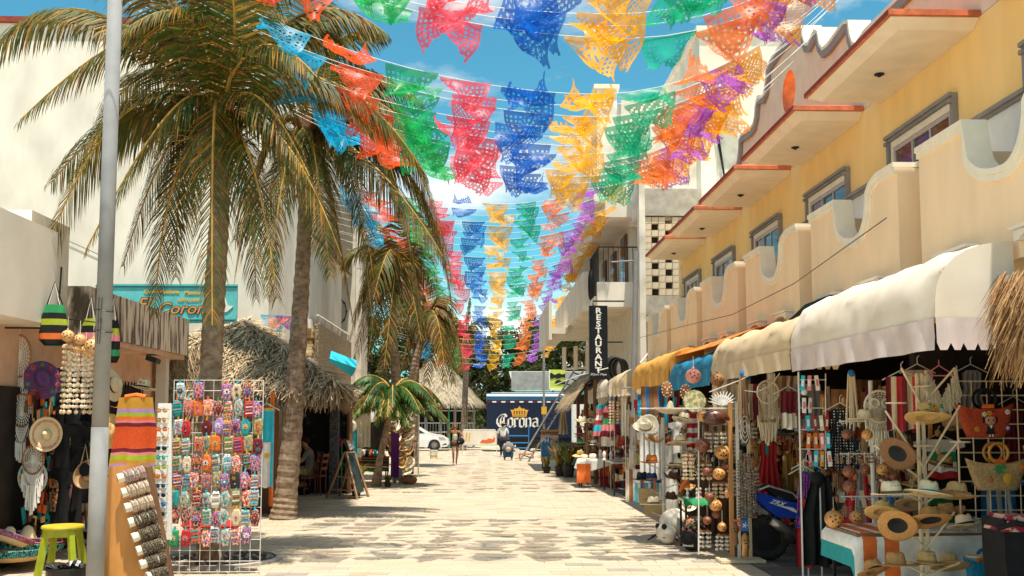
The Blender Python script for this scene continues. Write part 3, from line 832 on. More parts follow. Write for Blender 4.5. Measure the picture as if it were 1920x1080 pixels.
def palm(name_, label, trunk_px, Y, fronds, base=None, nl=56, ll=.55, dead=8, coconuts=6, brown=.1, wid=.014):
 """trunk_px: [(px,py,width_px)], fronds: [(mx,my,tx,ty,dy)] aim points around the crown"""
 pts = [at(px, py, Y) for px, py, w_ in trunk_px]; s_ = F / Y
 pts[0].z = -.02
 rs = [w_ / s_ / 2 for _, _, w_ in trunk_px]
 t = thing(name_, label, 'palm tree')
 trunk_mb(pts, rs).build('trunk', bark_p, t, smooth=False)
 top = pts[-1]
 f = MB()
 for i in range(26):
  a = R.uniform(0,6.28); d = Vector((math.cos(a), math.sin(a), R.uniform(.3,1.4))).normalized()
  l = R.uniform(.3,.62) * ll / .55; s0 = d.cross(Vector((0,0,1))).normalized() * .05
  q0 = top + Vector((0,0, R.uniform(-.35,.15))) + d * .05; q1 = q0 + d * l
  f.add([q0 - s0 * 1.4, q0 + s0 * 1.4, q1 + s0 * .4, q1 - s0 * .4, q0 + d.cross(s0) * .6], [(0,1,2,3), (1,4,2), (4,0,3)], 0)
 for i in range(110):
  a = R.uniform(0,6.28); d = Vector((math.cos(a), math.sin(a), R.uniform(-1.4,.4))).normalized() * R.uniform(.25,.6) * ll / .55
  q0 = top + Vector((0,0, R.uniform(-.3,.2))); f.tube([q0, q0 + d * .6, q0 + d + Vector((0,0,-.1))], .006,3, R.choice((0,1)))
 f.ball(top, (.17 * ll / .55,.17 * ll / .55,.36 * ll / .55), 8,0)
 f.build('crown_fibre', [fibre_m, rachis_m], t)
 for (mx_, my_, tx, ty, dy) in fronds:
  c0 = top + Vector((R.uniform(-.06,.06), R.uniform(-.06,.06), .15))
  tip = at(tx, ty, Y + dy); mid = at(mx_, my_, Y + dy * .6)
  c1 = mid * 2 - (c0 + tip) * .5
  L_ = (mid - c0).length + (tip - mid).length
  frond(c0, c1, tip, int(nl * max(.6, min(1.5, L_ / 2.8))), ll, brown, R.uniform(-.3,.3), wid).build('frond', LM, t)
 for i in range(coconuts):
  a = R.uniform(0,6.28); p = top + Vector((.24 * math.cos(a), .24 * math.sin(a) - .05, R.uniform(-.35,-.1)))
  MB().ball(p, (.09,.09,.12), 8).build('coconut', mat('coconut husk', (.36,.20,.05), .6,.2,8), t, True)
 return t
palm('coconut_palm', 'large coconut palm with drooping golden fronds behind the wire panel', [(392,1056,46), (392,900,44), (394,720,42), (402,560,40), (412,400,36), (412,250,36)], 12.7, [
 (300,58,38,225,-.2), (165,20,-40,130,.3), (230,215,60,545,-.4), (250,215,95,345,.3), (330,200,160,470,-.8),
 (401,230,398,610,-.9), (330,330,290,590,.9), (280,-20,150,-60,.5), (350,-40,290,-160,.2), (430,-50,470,-150,.4),
 (500,-20,600,-90,.2), (560,30,720,60,.6), (560,135,700,250,.2), (610,150,800,330,.5), (520,250,640,480,-.4),
 (470,300,520,560,-.9), (440,60,420,-60,-1.4), (360,40,230,60,-1.5), (480,90,590,140,-1.3), (460,330,480,560,.9), (300,130,180,240,1.2),
 (330,20,230,-40,-1.0), (390,-20,350,-80,-.8), (330,250,230,500,.5), (350,280,330,520,1.3), (480,180,580,330,-1.2), (430,100,520,30,1.5), (540,60,680,120,1.0), (400,10,500,-30,1.2)], ll=.78, nl=112, wid=.0125)
palm('coconut_palm', 'tall leaning coconut palm with a pale ringed trunk rising through the thatched roof edge', [(531,972,52), (536,930,42), (545,840,38), (555,700,34), (564,560,30), (570,450,27), (574,350,25), (578,255,24)], 18.2, [
 (500,260,440,520,-.5), (540,290,500,560,-.9), (590,290,620,520,-.9), (640,240,700,520,-.6), (690,230,770,470,0), (740,250,850,540,.2),
 (700,170,840,330,.5), (650,130,790,190,.4), (620,90,720,60,0), (520,150,400,280,.4), (540,110,450,60,.4), (580,80,570,-60,.3),
 (650,300,700,620,.6), (610,310,660,590,-.2), (720,290,790,620,.8), (540,300,440,450,.8), (660,180,760,230,-1.4), (600,160,640,120,-1.6), (700,310,830,480,-.9), (770,330,850,600,.9)], ll=.95, nl=92, wid=.017, brown=.14)
palm('coconut_palm', 'mid-distance coconut palm with hanging straw-coloured fronds beyond the white building', [(752,900,20), (748,800,19), (742,700,18), (735,620,17), (745,520,15)], 30, [
 (700,500,655,640,0), (720,490,690,680,-1), (760,500,790,640,-1), (770,510,800,640,0), (690,460,640,500,.6), (720,430,680,400,.6),
 (780,440,830,420,.6), (740,520,720,690,-1.4), (770,520,760,660,.8), (780,480,820,560,.8), (700,540,660,700,.8), (730,470,700,560,-1.5), (710,500,660,600,1), (730,510,700,650,-.6), (750,440,760,390,-.8)], ll=1.0, nl=46, coconuts=0, brown=.25, wid=.032)
palm('coconut_palm', 'farther coconut palm whose fronds hang over the conical thatched kiosk', [(772,860,22), (774,760,20), (778,680,17), (800,600,14)], 38, [
 (830,590,860,700,-.5), (810,600,800,720,-1), (780,600,750,700,0), (840,590,870,690,0), (760,570,720,620,.6), (820,560,850,590,.8), (800,560,790,510,.8), (820,600,835,720,-1.5), (830,610,850,720,1), (790,590,760,690,.5), (780,560,740,560,1)],
  ll=1.1, nl=40, coconuts=0, brown=.3, wid=.04)
palm('coconut_palm', 'dark palm behind the flags over the thatched kiosk, farthest along the street', [(868,840,12), (872,740,11), (876,640,9)], 58, [
 (850,620,820,680,0), (890,620,930,670,0), (860,600,830,590,0), (895,600,940,600,0), (876,600,880,560,0), (870,630,860,700,-1)],
  ll=1.3, nl=30, coconuts=0, brown=.2, wid=.06)
# small fan palm / dracaena-like palm
t = thing('young_palm', 'small bushy green palm with arching fronds beside the folding chalkboard', 'palm tree')
by = 26.6; base = gnd(705,912); by = base.y
pts = [at(705,912, by), at(712,860, by), at(728,790, by), at(736,745, by)]; pts[0].z = -.01
trunk_mb(pts, [.14,.085,.08,.07], 30).build('trunk', bark_p, t)
top = pts[-1]
for i in range(38):
 a = i * 2.39996; el = R.uniform(-.1,1.1); L_ = R.uniform(1.1,1.65)
 d = Vector((math.cos(a), math.sin(a), 0)); c0 = top + Vector((0,0, R.uniform(-.1,.15)))
 c1 = c0 + d * L_ * .45 + Vector((0,0, L_ * .75 * el)); c2 = c0 + d * L_ + Vector((0,0, L_ * (el * .45 - .55)))
 fr = frond(c0, c1, c2,30,.48,.02, R.uniform(-.4,.4), .032)
 fr.build('frond', [leaf_f, leaf_f if i % 3 else leaf_o, leaf_g if i % 4 else leaf_y, leaf_y, rachis_m], t)

# tree pit around the big palm
t = thing('tree_pit', 'round soil pit with a raised rim around the base of the big palm', 'tree pit')
c = gnd(408,1050)
b = MB().lathe([(.80,-.005), (.80,.03), (.72,.035), (.72,.004)], 28,0, Matrix.Translation((c.x, c.y, 0))); b.build('rim', conc, t)
b = MB().lathe([(.72,.006), (0.001,.02)], 28,0, Matrix.Translation((c.x, c.y, 0))); b.build('soil', mat('dark soil', (.07,.045,.03), .98,.3,9,.8), t)
b = MB()
for i in range(90):
 a = R.uniform(0,6.28); q = .68 * math.sqrt(R.random()); s_ = R.uniform(.012,.035)
 b.ball((c.x + q * math.cos(a), c.y + q * math.sin(a), .02), (s_, s_, s_ * .6), 5)
b.build('pebbles', conc, t)['kind'] = 'stuff'
b = MB().ball((at(395,985,12.35)), (.36,.20,.085), 12); tag(b.build('red_seat_pad', red_c), 'red round pad on the palm trunk behind the wire panel', 'cushion')

# ------------------------------------------------------------------ broadleaf trees
def tree(label, x, y, h, r, n=2600, seed=1, leaf=.24, low=.35):
 rr = random.Random(seed); t = thing('broadleaf_tree', label, 'tree', (x, y, 0), group='broadleaf trees at the end of the street')
 b = MB(); b.tube([(0,0,0), (.1,0, h * .25), (-.1,.1, h * .5), (0,0, h * .85)], [.28,.22,.15,.04], 7)
 for i in range(9):
  a = rr.uniform(0,6.28); z_ = h * rr.uniform(.22,.6)
  b.tube([(0,0, z_), (math.cos(a) * r * .35, math.sin(a) * r * .35, z_ + h * .12), (math.cos(a) * r * .8, math.sin(a) * r * .8, z_ + h * .26)], [.11,.07,.02], 5)
 b.build('trunk', bark_t, t)
 m = MB(); blobs = []
 for i in range(34):
  a = rr.uniform(0,6.28); q = r * .85 * math.sqrt(rr.random()); z_ = h * rr.uniform(low, .92)
  blobs.append((Vector((q * math.cos(a), q * math.sin(a), z_)), rr.uniform(.16,.30) * r, rr.choices((0,1,2), (5,3,2))[0]))
 for i in range(n):
  c_, br, mi = rr.choice(blobs)
  d = Vector((rr.gauss(0,1), rr.gauss(0,1), rr.gauss(0,1))).normalized()
  p = c_ + d * br * rr.uniform(.55,1.1)
  u = Vector((rr.gauss(0,1), rr.gauss(0,1), rr.gauss(0,.6))).normalized(); v = u.cross(d)
  if v.length < .1: continue
  v.normalize(); l = leaf * rr.uniform(.5,1.1)
  m.add([p - u * l * .5, p + v * l * .35, p + u * l * .5, p - v * l * .35], [(0,1,2,3)], mi if rr.random() < .75 else rr.choice((0,1,2)))
 m.build('crown', [tree_g, tree_g2, tree_b], t)['kind'] = 'stuff'
 return t
for i, (lb, px, Y, h, r) in enumerate([
 ('dark leafy tree above the left side of the dark blue truck', 880,72,7.6,3.0), ('dark leafy tree directly above the truck roof, where paper flags end', 950,74,8.6,3.2),
 ('brownish leafy tree behind the thin lamp post', 1030,73,9.0,3.4), ('leafy tree touching the slatted terrace fence', 1100,72,9.6,3.6),
 ('tree filling the gap between the conical kiosk and the palms', 810,74,8.2,3.2), ('tree behind the mid-distance palms at the left', 740,72,9.5,3.6),
 ('tallest shaded tree at the left end of the street, behind the young palm', 690,70,9.5,3.6), ('distant tree between the truck and the lamp post', 990,80,10.0,3.4),
 ('distant tree behind the kiosk peak', 850,80,9.4,3.4)]):
 tree(lb, (px - 905) * Y / F, Y, h, r, 5200, i + 3,.34,.2)
b = MB(); b.bb(-30,30,84.2,84.6,0,2.4); tag(b.build('boundary_wall', mat('old boundary wall', (.10,.09,.07), .95,.3,1,.3)), 'low dark boundary wall far behind the trees', 'wall')
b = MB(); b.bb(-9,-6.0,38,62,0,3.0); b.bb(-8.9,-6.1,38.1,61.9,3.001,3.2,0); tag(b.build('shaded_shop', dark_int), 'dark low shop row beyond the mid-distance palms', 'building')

# ------------------------------------------------------------------ far end of the street
YF = 62
t = thing('grey_roof_building', 'low building with a long grey roof and green gutter behind the truck', 'building')
p0, p1 = at(965,697, YF), at(1062,733, YF)
b = MB(); b.add([(p0.x + 1.3 * 0, YF, p1.z), (7, YF, p1.z), (7, YF + 2.5, p0.z + .15), (p0.x - .3, YF + 2.5, p0.z + .15)], [(0,1,2,3)]); b.bb(p0.x - .2,7, YF + .05, YF + .2, p1.z, p0.z); b.build('roof', mat('grey sheet roof', (.36,.35,.33), .8,.15,3,.1), t)
b = MB(); b.bb(p0.x, 7, YF - .1, YF + .04, p1.z - .22, p1.z - .003); b.build('gutter', flat('green gutter', (.06,.30,.22)), t)
b = MB(); b.bb(p0.x + .2,7, YF + .3, YF + 4,0, p1.z - .2); b.build('wall', dark_int, t)
t = thing('yellow_billboard', 'square yellow-green billboard with black shapes left of the slatted fence', 'billboard')
q0, q1 = at(1031,693,60), at(1060,729,60)
b = MB(); b.bb(q0.x, q1.x, 60,60.12, q1.z, q0.z); b.build('panel', flat('lime yellow', (.52,.58,.08)), t)
W_, H_ = q1.x - q0.x, q0.z - q1.z
bl_ = lambda pl: MB().prism([(q0.x + u * W_, q1.z + v * H_) for u, v in pl], lambda u, v, q: Vector((u, q, v)), 59.97,59.995)
bl_([(0,.55), (.1,.52), (.3,.58), (.5,.52), (.8,.6), (1,.56), (1,.8), (.8,.74), (.6,.82), (.3,.72), (.1,.84), (0,.8)]).build('painted_shape', blk_l, t)
bl_([(.3,.28), (.6,.22), (1,.25), (1,.46), (.8,.40), (.6,.46), (.4,.42)]).build('painted_shape', blk_l, t)
b = MB(); b.bb(q0.x, q1.x, 59.9,60.15, q1.z - .1, q1.z - .003); b.bb(q0.x - .06, q0.x - .003,59.95,60.1, q1.z, q0.z); b.build('frame', white_c, t)
b = MB(); b.tube([(q0.x + .2,60.2,0), (q0.x + .2,60.2, q0.z)], .05,5); b.build('post', dark_metal, t)
# lamp post at the end
t = thing('lamp_post', 'thin tall post standing in front of the dark blue truck', 'lamp post')
lb_ = at(1020,858,47.0)
b = MB(); b.tube([(lb_.x, 47,0), (lb_.x, 47, at(1018,590,47).z)], .055,8); b.tube([(lb_.x - .18,47, at(0,640,47).z), (lb_.x, 47, at(0,640,47).z)], .025,5); b.build('pole', pole_m, t)
b = MB(); b.bb(lb_.x - .12, lb_.x + .12,46.8,46.95,2.0,2.35); b.build('junction_box', yellow_c, t)

# truck
t = thing('delivery_truck', 'dark blue beer delivery truck seen side-on with white lettering and a gold crown', 'truck')
YT = 56.0
x0, x1 = (913 - 905) * YT / F, 4.9; zt = 3.15
navy = mat('navy truck paint', (.005,.014,.045), .35,.1,4, spec=.5)
b = MB(); b.bb(x0, x1, YT, YT + 2.4,.75, zt - .33); b.build('body', navy, t)
pf_ = [(0,0), (0,.22), (.10,.33), (.4,.40), (2.0,.40), (2.3,.33), (2.4,.22), (2.4,0)]
b = MB(); b.prism(pf_, lambda u, v, q: Vector((q, YT + u, zt - .328 + v)), x0 - .02, x1); b.build('roof', mat('blue truck roof', (.02,.10,.19), .3,.1,4, spec=.6), t)
b = MB(); b.bb(x0 + .25, x1, YT + .4, YT + 2, zt + .074, zt + .12); b.build('roof_panel', white_c, t)
for i in range(18):
 xx = x0 + .05 + i * .25
 b = MB(); b.bb(xx, xx + .22, YT - .012, YT - .002, zt - .46, zt - .38); b.build('reflector', white_c if i % 2 else maroon_c, t)
b = MB(); b.bb(x0 + .1, x1, YT + .05, YT + 2.3,.45,.748); b.build('chassis', dark_metal, t)
b = MB(); b.bb(x1 + .02, x1 + 1.7, YT + .1, YT + 2.3,.5,2.6); b.build('cab', white_c, t)
wm = MB().lathe([(0,-.12), (.3,-.12), (.46,-.1), (.46,.1), (.3,.12), (0,.12)], 16,0, Matrix.Rotation(rad(90), 4, 'X')).mesh('wheel', rubber)
for xx in (x0 + 1.1, x0 + 2.1, x1 + .9): link('wheel', wm, t, (xx, YT + .25,.46))
for i in range(1,4):
 b = MB(); b.bb(x0 + i * 1.16, x0 + i * 1.16 + .03, YT - .014, YT - .002,.8, zt - .5); b.build('panel_seam', mat('dark seam', (.008,.015,.04), .5), t)
# crown emblem
s_ = 1.0; cxm = at(974,772, YT).x; czm = at(974,782, YT).z
cr = [(-.36,0), (-.44,.34), (-.50,.42), (-.30,.44), (-.26,.52), (-.14,.50), (-.06,.56), (0,.66), (.06,.56), (.14,.50), (.26,.52), (.30,.44), (.50,.42), (.44,.34), (.36,0)]
b = MB(); b.prism(cr, lambda u, v, q: Vector((cxm + u * 1.02, q, czm + v * .92)), YT - .03, YT - .004); b.build('crown_emblem', flat('gold emblem', (.75,.38,.04)), t)
b = MB()
for i in range(5):
 u = -.28 + i * .14; b.prism([(u - .035,.16), (u + .035,.16), (u + .045,.34), (u, .40), (u - .045,.34)], lambda a_, c_, q: Vector((cxm + a_ * 1.02, q, czm + c_ * .92)), YT - .036, YT - .031)
b.bb(cxm - .34, cxm + .34, YT - .036, YT - .031, czm + .05, czm + .08); b.build('emblem_detail', wood_brown, t)
# blackletter word, drawn with a broad pen held at 40 degrees
def pen(strokes, ox, oz, S_, width, ang=40):
 b = MB(); dv = Vector((math.cos(rad(ang)), 0, math.sin(rad(ang)))) * width * S_ / 2; k = 0
 for st in strokes:
  for i in range(len(st) - 1):
   a = Vector((ox + st[i][0] * S_, YT - .02 - .0007 * (k % 9), oz + st[i][1] * S_)); c_ = Vector((ox + st[i + 1][0] * S_, YT - .02 - .0007 * (k % 9), oz + st[i + 1][1] * S_)); k += 1
   b.add([a - dv, a + dv, c_ + dv, c_ - dv], [(0,1,2,3)])
 return b
Cc = [[(.52,.95), (.3,.9), (.1,.65), (.08,.35), (.25,.08), (.55,0), (.8,.1)], [(.5,.85), (.36,.6), (.36,.3), (.5,.12)], [(.35,.95), (.7,1.0), (.85,.8)], [(.62,.8), (.62,.2)]]
oo = [[(.08,.62), (.08,.1)], [(.08,.62), (.3,.72), (.42,.6), (.42,.1), (.3,-.02), (.08,.08)], [(.3,.68), (.42,.6)]]
rr_ = [[(.1,.68), (.1,.02)], [(.1,.58), (.25,.70), (.38,.62)], [(0,.0), (.2,.05)]]
nn = [[(.08,.68), (.08,.02)], [(.08,.58), (.3,.72), (.42,.6), (.42,.02)], [(.42,.04), (.5,.1)], [(0,.02), (.16,.04)]]
aa = [[(.06,.62), (.3,.70), (.42,.60), (.42,.05), (.52,.08)], [(.42,.42), (.1,.36), (.07,.12), (.22,0), (.42,.12)]]
wx = at(931,0, YT).x; wz = at(0,800, YT).z; S_ = .80
off = [0,.98,1.52,1.98,2.54,3.14]
k_ = (at(1008,0, YT).x - wx) / 3.7
for ch, of in zip((Cc, oo, rr_, oo, nn, aa), off):
 pen(ch, wx + of * k_, wz - .02, k_ * 1.1,.17).build('letter', white_c, t)

# white car
t = thing('parked_car', 'white hatchback parked side-on behind the white bucket, nose to the right', 'car')
YC = 57.0; cx1 = at(846,0, YC).x
outl = [(-4.1,.35), (-4.15,.8), (-4.0,1.0), (-3.4,1.42), (-2.4,1.48), (-1.75,1.36), (-1.15,1.0), (-.4,.86), (-.05,.66), (0,.42), (-.12,.25), (-.45,.22), (-.52,.45), (-.72,.62), (-.92,.62), (-1.12,.45), (-1.2,.22), (-2.95,.22), (-3.02,.45), (-3.22,.62), (-3.42,.62), (-3.62,.45), (-3.7,.25)]
b = MB(); wp = mat('white car paint', (.80,.79,.76), .25,.03,4, spec=.6)
b.prism(outl, lambda u, v, q: Vector((cx1 + u, YC + .15 * max(0, v - .8) * (1 if q < .8 else -1) + q, v)), 0,1.65); b.build('body', wp, t)
b = MB(); b.prism([(-3.3,1.0), (-3.15,1.32), (-2.5,1.40), (-1.85,1.30), (-1.35,1.0)], lambda u, v, q: Vector((cx1 + u, YC - .006 + q + .15 * max(0, v - .8), v)), 0,.004); b.build('side_window', glass_m, t)
b = MB(); b.prism([(-.5,.62), (-.15,.62), (-.3,.76), (-.6,.78)], lambda u, v, q: Vector((cx1 + u, YC - .006 + q, v)), 0,.004); b.build('headlight', alu, t)
b = MB(); b.prism([(-.42,.33), (-.1,.36), (-.2,.44)], lambda u, v, q: Vector((cx1 + u, YC - .006 + q, v)), 0,.004); b.build('fog_light', dark_metal, t)
b = MB(); b.bb(cx1 - 2.38, cx1 - 2.36, YC - .006, YC - .002,.3,1.0); b.build('door_seam', dark_metal, t)
for u in (-.82,-3.32):
 w_ = MB().lathe([(.2,-.1), (.30,-.11), (.33,-.08), (.33,.1), (.2,.1)], 20,0, Matrix.Translation((cx1 + u, YC + .10,.33)) @ Matrix.Rotation(rad(90), 4, 'X')).build('wheel', rubber, t)
 MB().lathe([(0,-.085), (.22,-.085), (.22,-.06), (0,-.06)], 20,0, Matrix.Translation((cx1 + u, YC + .06,.33)) @ Matrix.Rotation(rad(90), 4, 'X')).build('rim', alu, w_)
 d = MB()
 for i in range(10):
  a = i * math.pi / 5; d.ball((cx1 + u + .16 * math.cos(a), YC - .032,.33 + .16 * math.sin(a)), (.028,.01,.028), 6)
 d.build('rim_holes', dark_metal, w_)
# bucket
p = gnd(813,861)
t = thing('bucket', 'white plastic bucket standing alone in front of the white car', 'bucket', p)
MB().lathe([(0,0), (.15,0), (.18,.38), (.19,.38), (.19,.41), (.17,.41), (.15,.02)], 14).build('tub', white_c, t)
MB().lathe([(.158,.1), (.161,.1), (.168,.18), (.165,.18)], 14).build('label', yellow_c, t)
MB().tube([(.18,0,.36), (.12,-.12,.26), (-.12,-.12,.26), (-.18,0,.36)], .006,4).build('handle', alu, t)
# crowd barrier with banner
t = thing('crowd_barrier', 'metal street barrier wrapped in a pale banner left of the man in white', 'barrier')
yb_ = gnd(0,855).y; a0, a1 = at(871,0, yb_).x, at(932,0, yb_).x
b = MB(); b.tube([(a0, yb_, .1), (a0, yb_, 1.15), (a0 + .08, yb_, 1.25), (a1 - .08, yb_, 1.25), (a1, yb_, 1.15), (a1, yb_, .1)], .022,6); b.tube([(a0, yb_, .5), (a1, yb_, .5)], .018,5)
for xx in (a0 + .05, a1 - .05): b.tube([(xx, yb_ - .3,.02), (xx, yb_, .15), (xx, yb_ + .3,.02)], .018,5)
b.build('frame', white_metal, t)
b = MB(); b.bb(a0 + .03, a1 - .03, yb_ - .04, yb_ - .026,.52,1.22); bn = b.build('banner', cream_wall2, t)
b = MB(); b.prism([(0,0), (.1,.14), (.28,.12), (.4,.2), (.6,.16), (.62,.3), (.68,.2), (.66,.04), (.4,-.02)], lambda u, v, q: Vector((a1 - .82 + u * 1.1, q, .62 + v * 1.1)), yb_ - .048, yb_ - .041); b.build('printed_food', orange_c, bn)
b = MB(); b.prism([(0,0), (.06,.02), (.12,.4), (.04,.42)], lambda u, v, q: Vector((a0 + .12 + u, q, .7 + v)), yb_ - .048, yb_ - .041); b.prism([(.14,0), (.2,.02), (.26,.4), (.2,.42)], lambda u, v, q: Vector((a0 + .12 + u, q, .7 + v)), yb_ - .048, yb_ - .041); b.build('printed_fries', yellow_c, bn)
# ladder
t = thing('ladder', 'long aluminium ladder leaning up to the slatted terrace fence', 'ladder')
l0 = gnd(982,866); l1 = Vector((4.0, l0.y - 1.0,0)); l1 = at(1094,680, l0.y - 1.5)
sd = Vector((.0,1,0)); d_ = (l1 - l0); wv = Vector((-.30,-.25,.1)) * .55
for sg in (-1,1):
 MB().tube([l0 + wv * sg, l1 + wv * sg], .04,4).build('rail', alu, t)
rung = MB().tube([-wv, wv], .026,5).mesh('rung', dark_metal)
for i in range(1,18): link('rung', rung, t, l0 + d_ * (i / 18))
# vertical restaurant sign
t = thing('vertical_restaurant_sign', 'tall narrow black sign with white vertical restaurant lettering', 'sign')
YR = 24.0; a, c_ = at(1105,573, YR), at(1140,711, YR)
b = MB(); b.bb(a.x, c_.x, YR, YR + .18, c_.z, a.z); b.build('board', mat('black sign board', (.008,.009,.014), .4,.1,4), t)
for i, chh in enumerate('RESTAURANT'):
 text('S' if False else chh, .185, face_cam(at(1122,583 + i * 12.4, YR - .006)), white_c, t, .003, 'CENTER', .006, 'letter', 1.25)
text("D'Javin Maya", .075, face_cam(at(1122,702, YR - .006)), white_c, t, .002, 'CENTER', 0, 'small_lettering', 1,.3)
MB().tube([(a.x + .1, YR + .09, a.z), (a.x + .1, YR + .09, a.z + .12), (3.4, YR + .09, a.z + .12)], .02,5).build('bracket', dark_metal, t); MB().tube([(c_.x, YR + .09,3.6), (3.35, YR + .09,3.6)], .02,5).build('bracket', dark_metal, t)
# pole on the right
t = thing('street_pole', 'grey street pole on the right in front of the vertical sign', 'pole')
YP = 22.3; pb = at(1187,940, YP); ptp = at(1193,472, YP)
b = MB(); b.tube([(pb.x, YP, 0), (pb.x, YP, 1.2)], .075,10); b.tube([(pb.x, YP, 1.2), (ptp.x, YP, ptp.z)], .062,10); b.build('pole', pole_m, t)
b = MB(); b.tube([(ptp.x, YP, ptp.z - .2), (ptp.x - .55, YP + .1, ptp.z - .22)], .022,6); b.tube([(pb.x - .25, YP - .05,2.45), (pb.x, YP, 2.45)], .02,5); b.build('arm', pole_m, t)
# near pole on the left
t = thing('street_pole', 'thick grey street pole near the camera at the left, crossing the whole picture', 'pole')
YL = 9.6; q0 = at(178,1078, YL); q1 = at(217,-40, YL); dd = (q1 - q0).normalized(); q0 = q0 - dd * (q0.z / dd.z)
b = MB(); b.tube([q0, q0.lerp(q1,.28)], [.080,.078], 24); b.tube([q0.lerp(q1,.28), q1], [.075,.066], 24); b.build('pole', pole_m, t, True)
b = MB()
for zz in (at(0,583, YL).z, at(0,622, YL).z):
 c = q0.lerp(q1, (zz - q0.z) / (q1.z - q0.z)); b.tube([c + Vector((.084 * math.cos(i * .524), .084 * math.sin(i * .524), .01 * math.sin(i))) for i in range(13)], .004,4)
 b.tube([c + Vector((-.02,-.085,.12)), c + Vector((-.02,-.09,-.12))], .003,4); b.tube([c + Vector((.01,-.085,.12)), c + Vector((.0,-.09,-.12))], .003,4)
b.build('wire_tie', dark_metal, t)
b = MB().lathe([(.15,0), (.15,.02), (.09,.03)], 18,0, Matrix.Translation(q0)); b.build('base_plate', pole_m, t)

# ------------------------------------------------------------------ paper flag garlands
FC = [('cyan', (.0,.50,.85)), ('vermilion', (.90,.10,.015)), ('green', (.01,.48,.12)), ('pink', (.90,.06,.10)), ('blue', (.0,.12,.58)),
  ('yellow', (1.0,.50,.0)), ('emerald', (.0,.44,.22)), ('orange', (.95,.22,.03)), ('violet', (.42,.10,.60)), ('golden', (1.0,.45,.0))]
def flag_mat(name, c):
 m = bpy.data.materials.new(name + ' tissue'); m.use_nodes = True; n = m.node_tree
 p = n.nodes['Principled BSDF']; p.inputs['Roughness'].default_value = .38; p.inputs['Specular IOR Level'].default_value = .4
 tr = n.nodes.new('ShaderNodeBsdfTranslucent'); mx_ = n.nodes.new('ShaderNodeMixShader'); mx_.inputs[0].default_value = .55
 z_ = n.nodes.new('ShaderNodeTexNoise'); z_.inputs['Scale'].default_value = 7; tc_ = n.nodes.new('ShaderNodeTexCoord')
 hs = n.nodes.new('ShaderNodeHueSaturation'); hs.inputs['Color'].default_value = (*c, 1)
 mr = n.nodes.new('ShaderNodeMapRange'); mr.inputs[1].default_value = .3; mr.inputs[2].default_value = .7; mr.inputs[3].default_value = .75; mr.inputs[4].default_value = 1.15
 k = n.links.new
 k(tc_.outputs['Object'], z_.inputs[0]); k(z_.outputs[0], mr.inputs[0]); k(mr.outputs[0], hs.inputs['Value'])
 k(hs.outputs[0], p.inputs['Base Color']); k(hs.outputs[0], tr.inputs[0]); k(p.outputs[0], mx_.inputs[1]); k(tr.outputs[0], mx_.inputs[2])
 tp = n.nodes.new('ShaderNodeBsdfTransparent'); tp.inputs[0].default_value = (*[x * .12 + .86 for x in c], 1)
 m2 = n.nodes.new('ShaderNodeMixShader'); m2.inputs[0].default_value = .27
 k(mx_.outputs[0], m2.inputs[1]); k(tp.outputs[0], m2.inputs[2]); k(m2.outputs[0], n.nodes['Material Output'].inputs[0])
 return m
FM = [flag_mat(a_, c_) for a_, c_ in FC]
NX, NY = 40,32
def cut(u, v, d):
 if u < .04 or u > .96 or v < .05: return False
 if v > .90: return (v > .93 + .05 * math.cos(u * 14 * math.pi))
 cx_, cy_ = u - .5, (v - .5) * .8
 r_ = math.hypot(cx_, cy_); a = math.atan2(cy_, cx_)
 if d == 0:      # medallion with rays and a lattice ground
  if r_ < .06: return False
  if r_ < .13: return math.sin(a * 8) > .1
  if r_ < .17: return False
  if r_ < .25: return math.sin(a * 14) > .45
  if r_ < .29: return False
  return (int(u * NX) % 4 in (1, 2)) and (int(v * NY) % 4 in (0, 1)) and .1 < v < .84
 if d == 1:      # diagonal lattice, two birds
  for bx in (.30,.70):
   if (u - bx) ** 2 / .018 + (v - .45) ** 2 / .03 < 1: return math.sin((u + v) * 60) > .6
  return v > .1 and abs(math.sin((u * 1.25 + v) * 24)) > .80 and abs(math.sin((u * 1.25 - v) * 24)) > .62
 if d == 2:      # flowers
  for (bx, by_) in ((.25,.3), (.75,.3), (.5,.55), (.25,.75), (.75,.75)):
   q = math.hypot(u - bx, (v - by_) * .8); aa_ = math.atan2(v - by_, u - bx)
   if q < .12: return (.035 < q < .10) and math.cos(aa_ * 6) > .1
  return (int(u * NX * .5) + int(v * NY * .5)) % 4 == 0 and .1 < v < .84
 # figure in the middle, square grid at the sides
 if .33 < u < .67: return (.12 < v < .8) and math.sin(u * 47 + math.sin(v * 21) * 2) > .55 and math.sin(v * 33) > -.3
 return (int(u * NX) % 4 in (1, 2)) and (int(v * NY) % 4 in (1, 2)) and .1 < v < .86
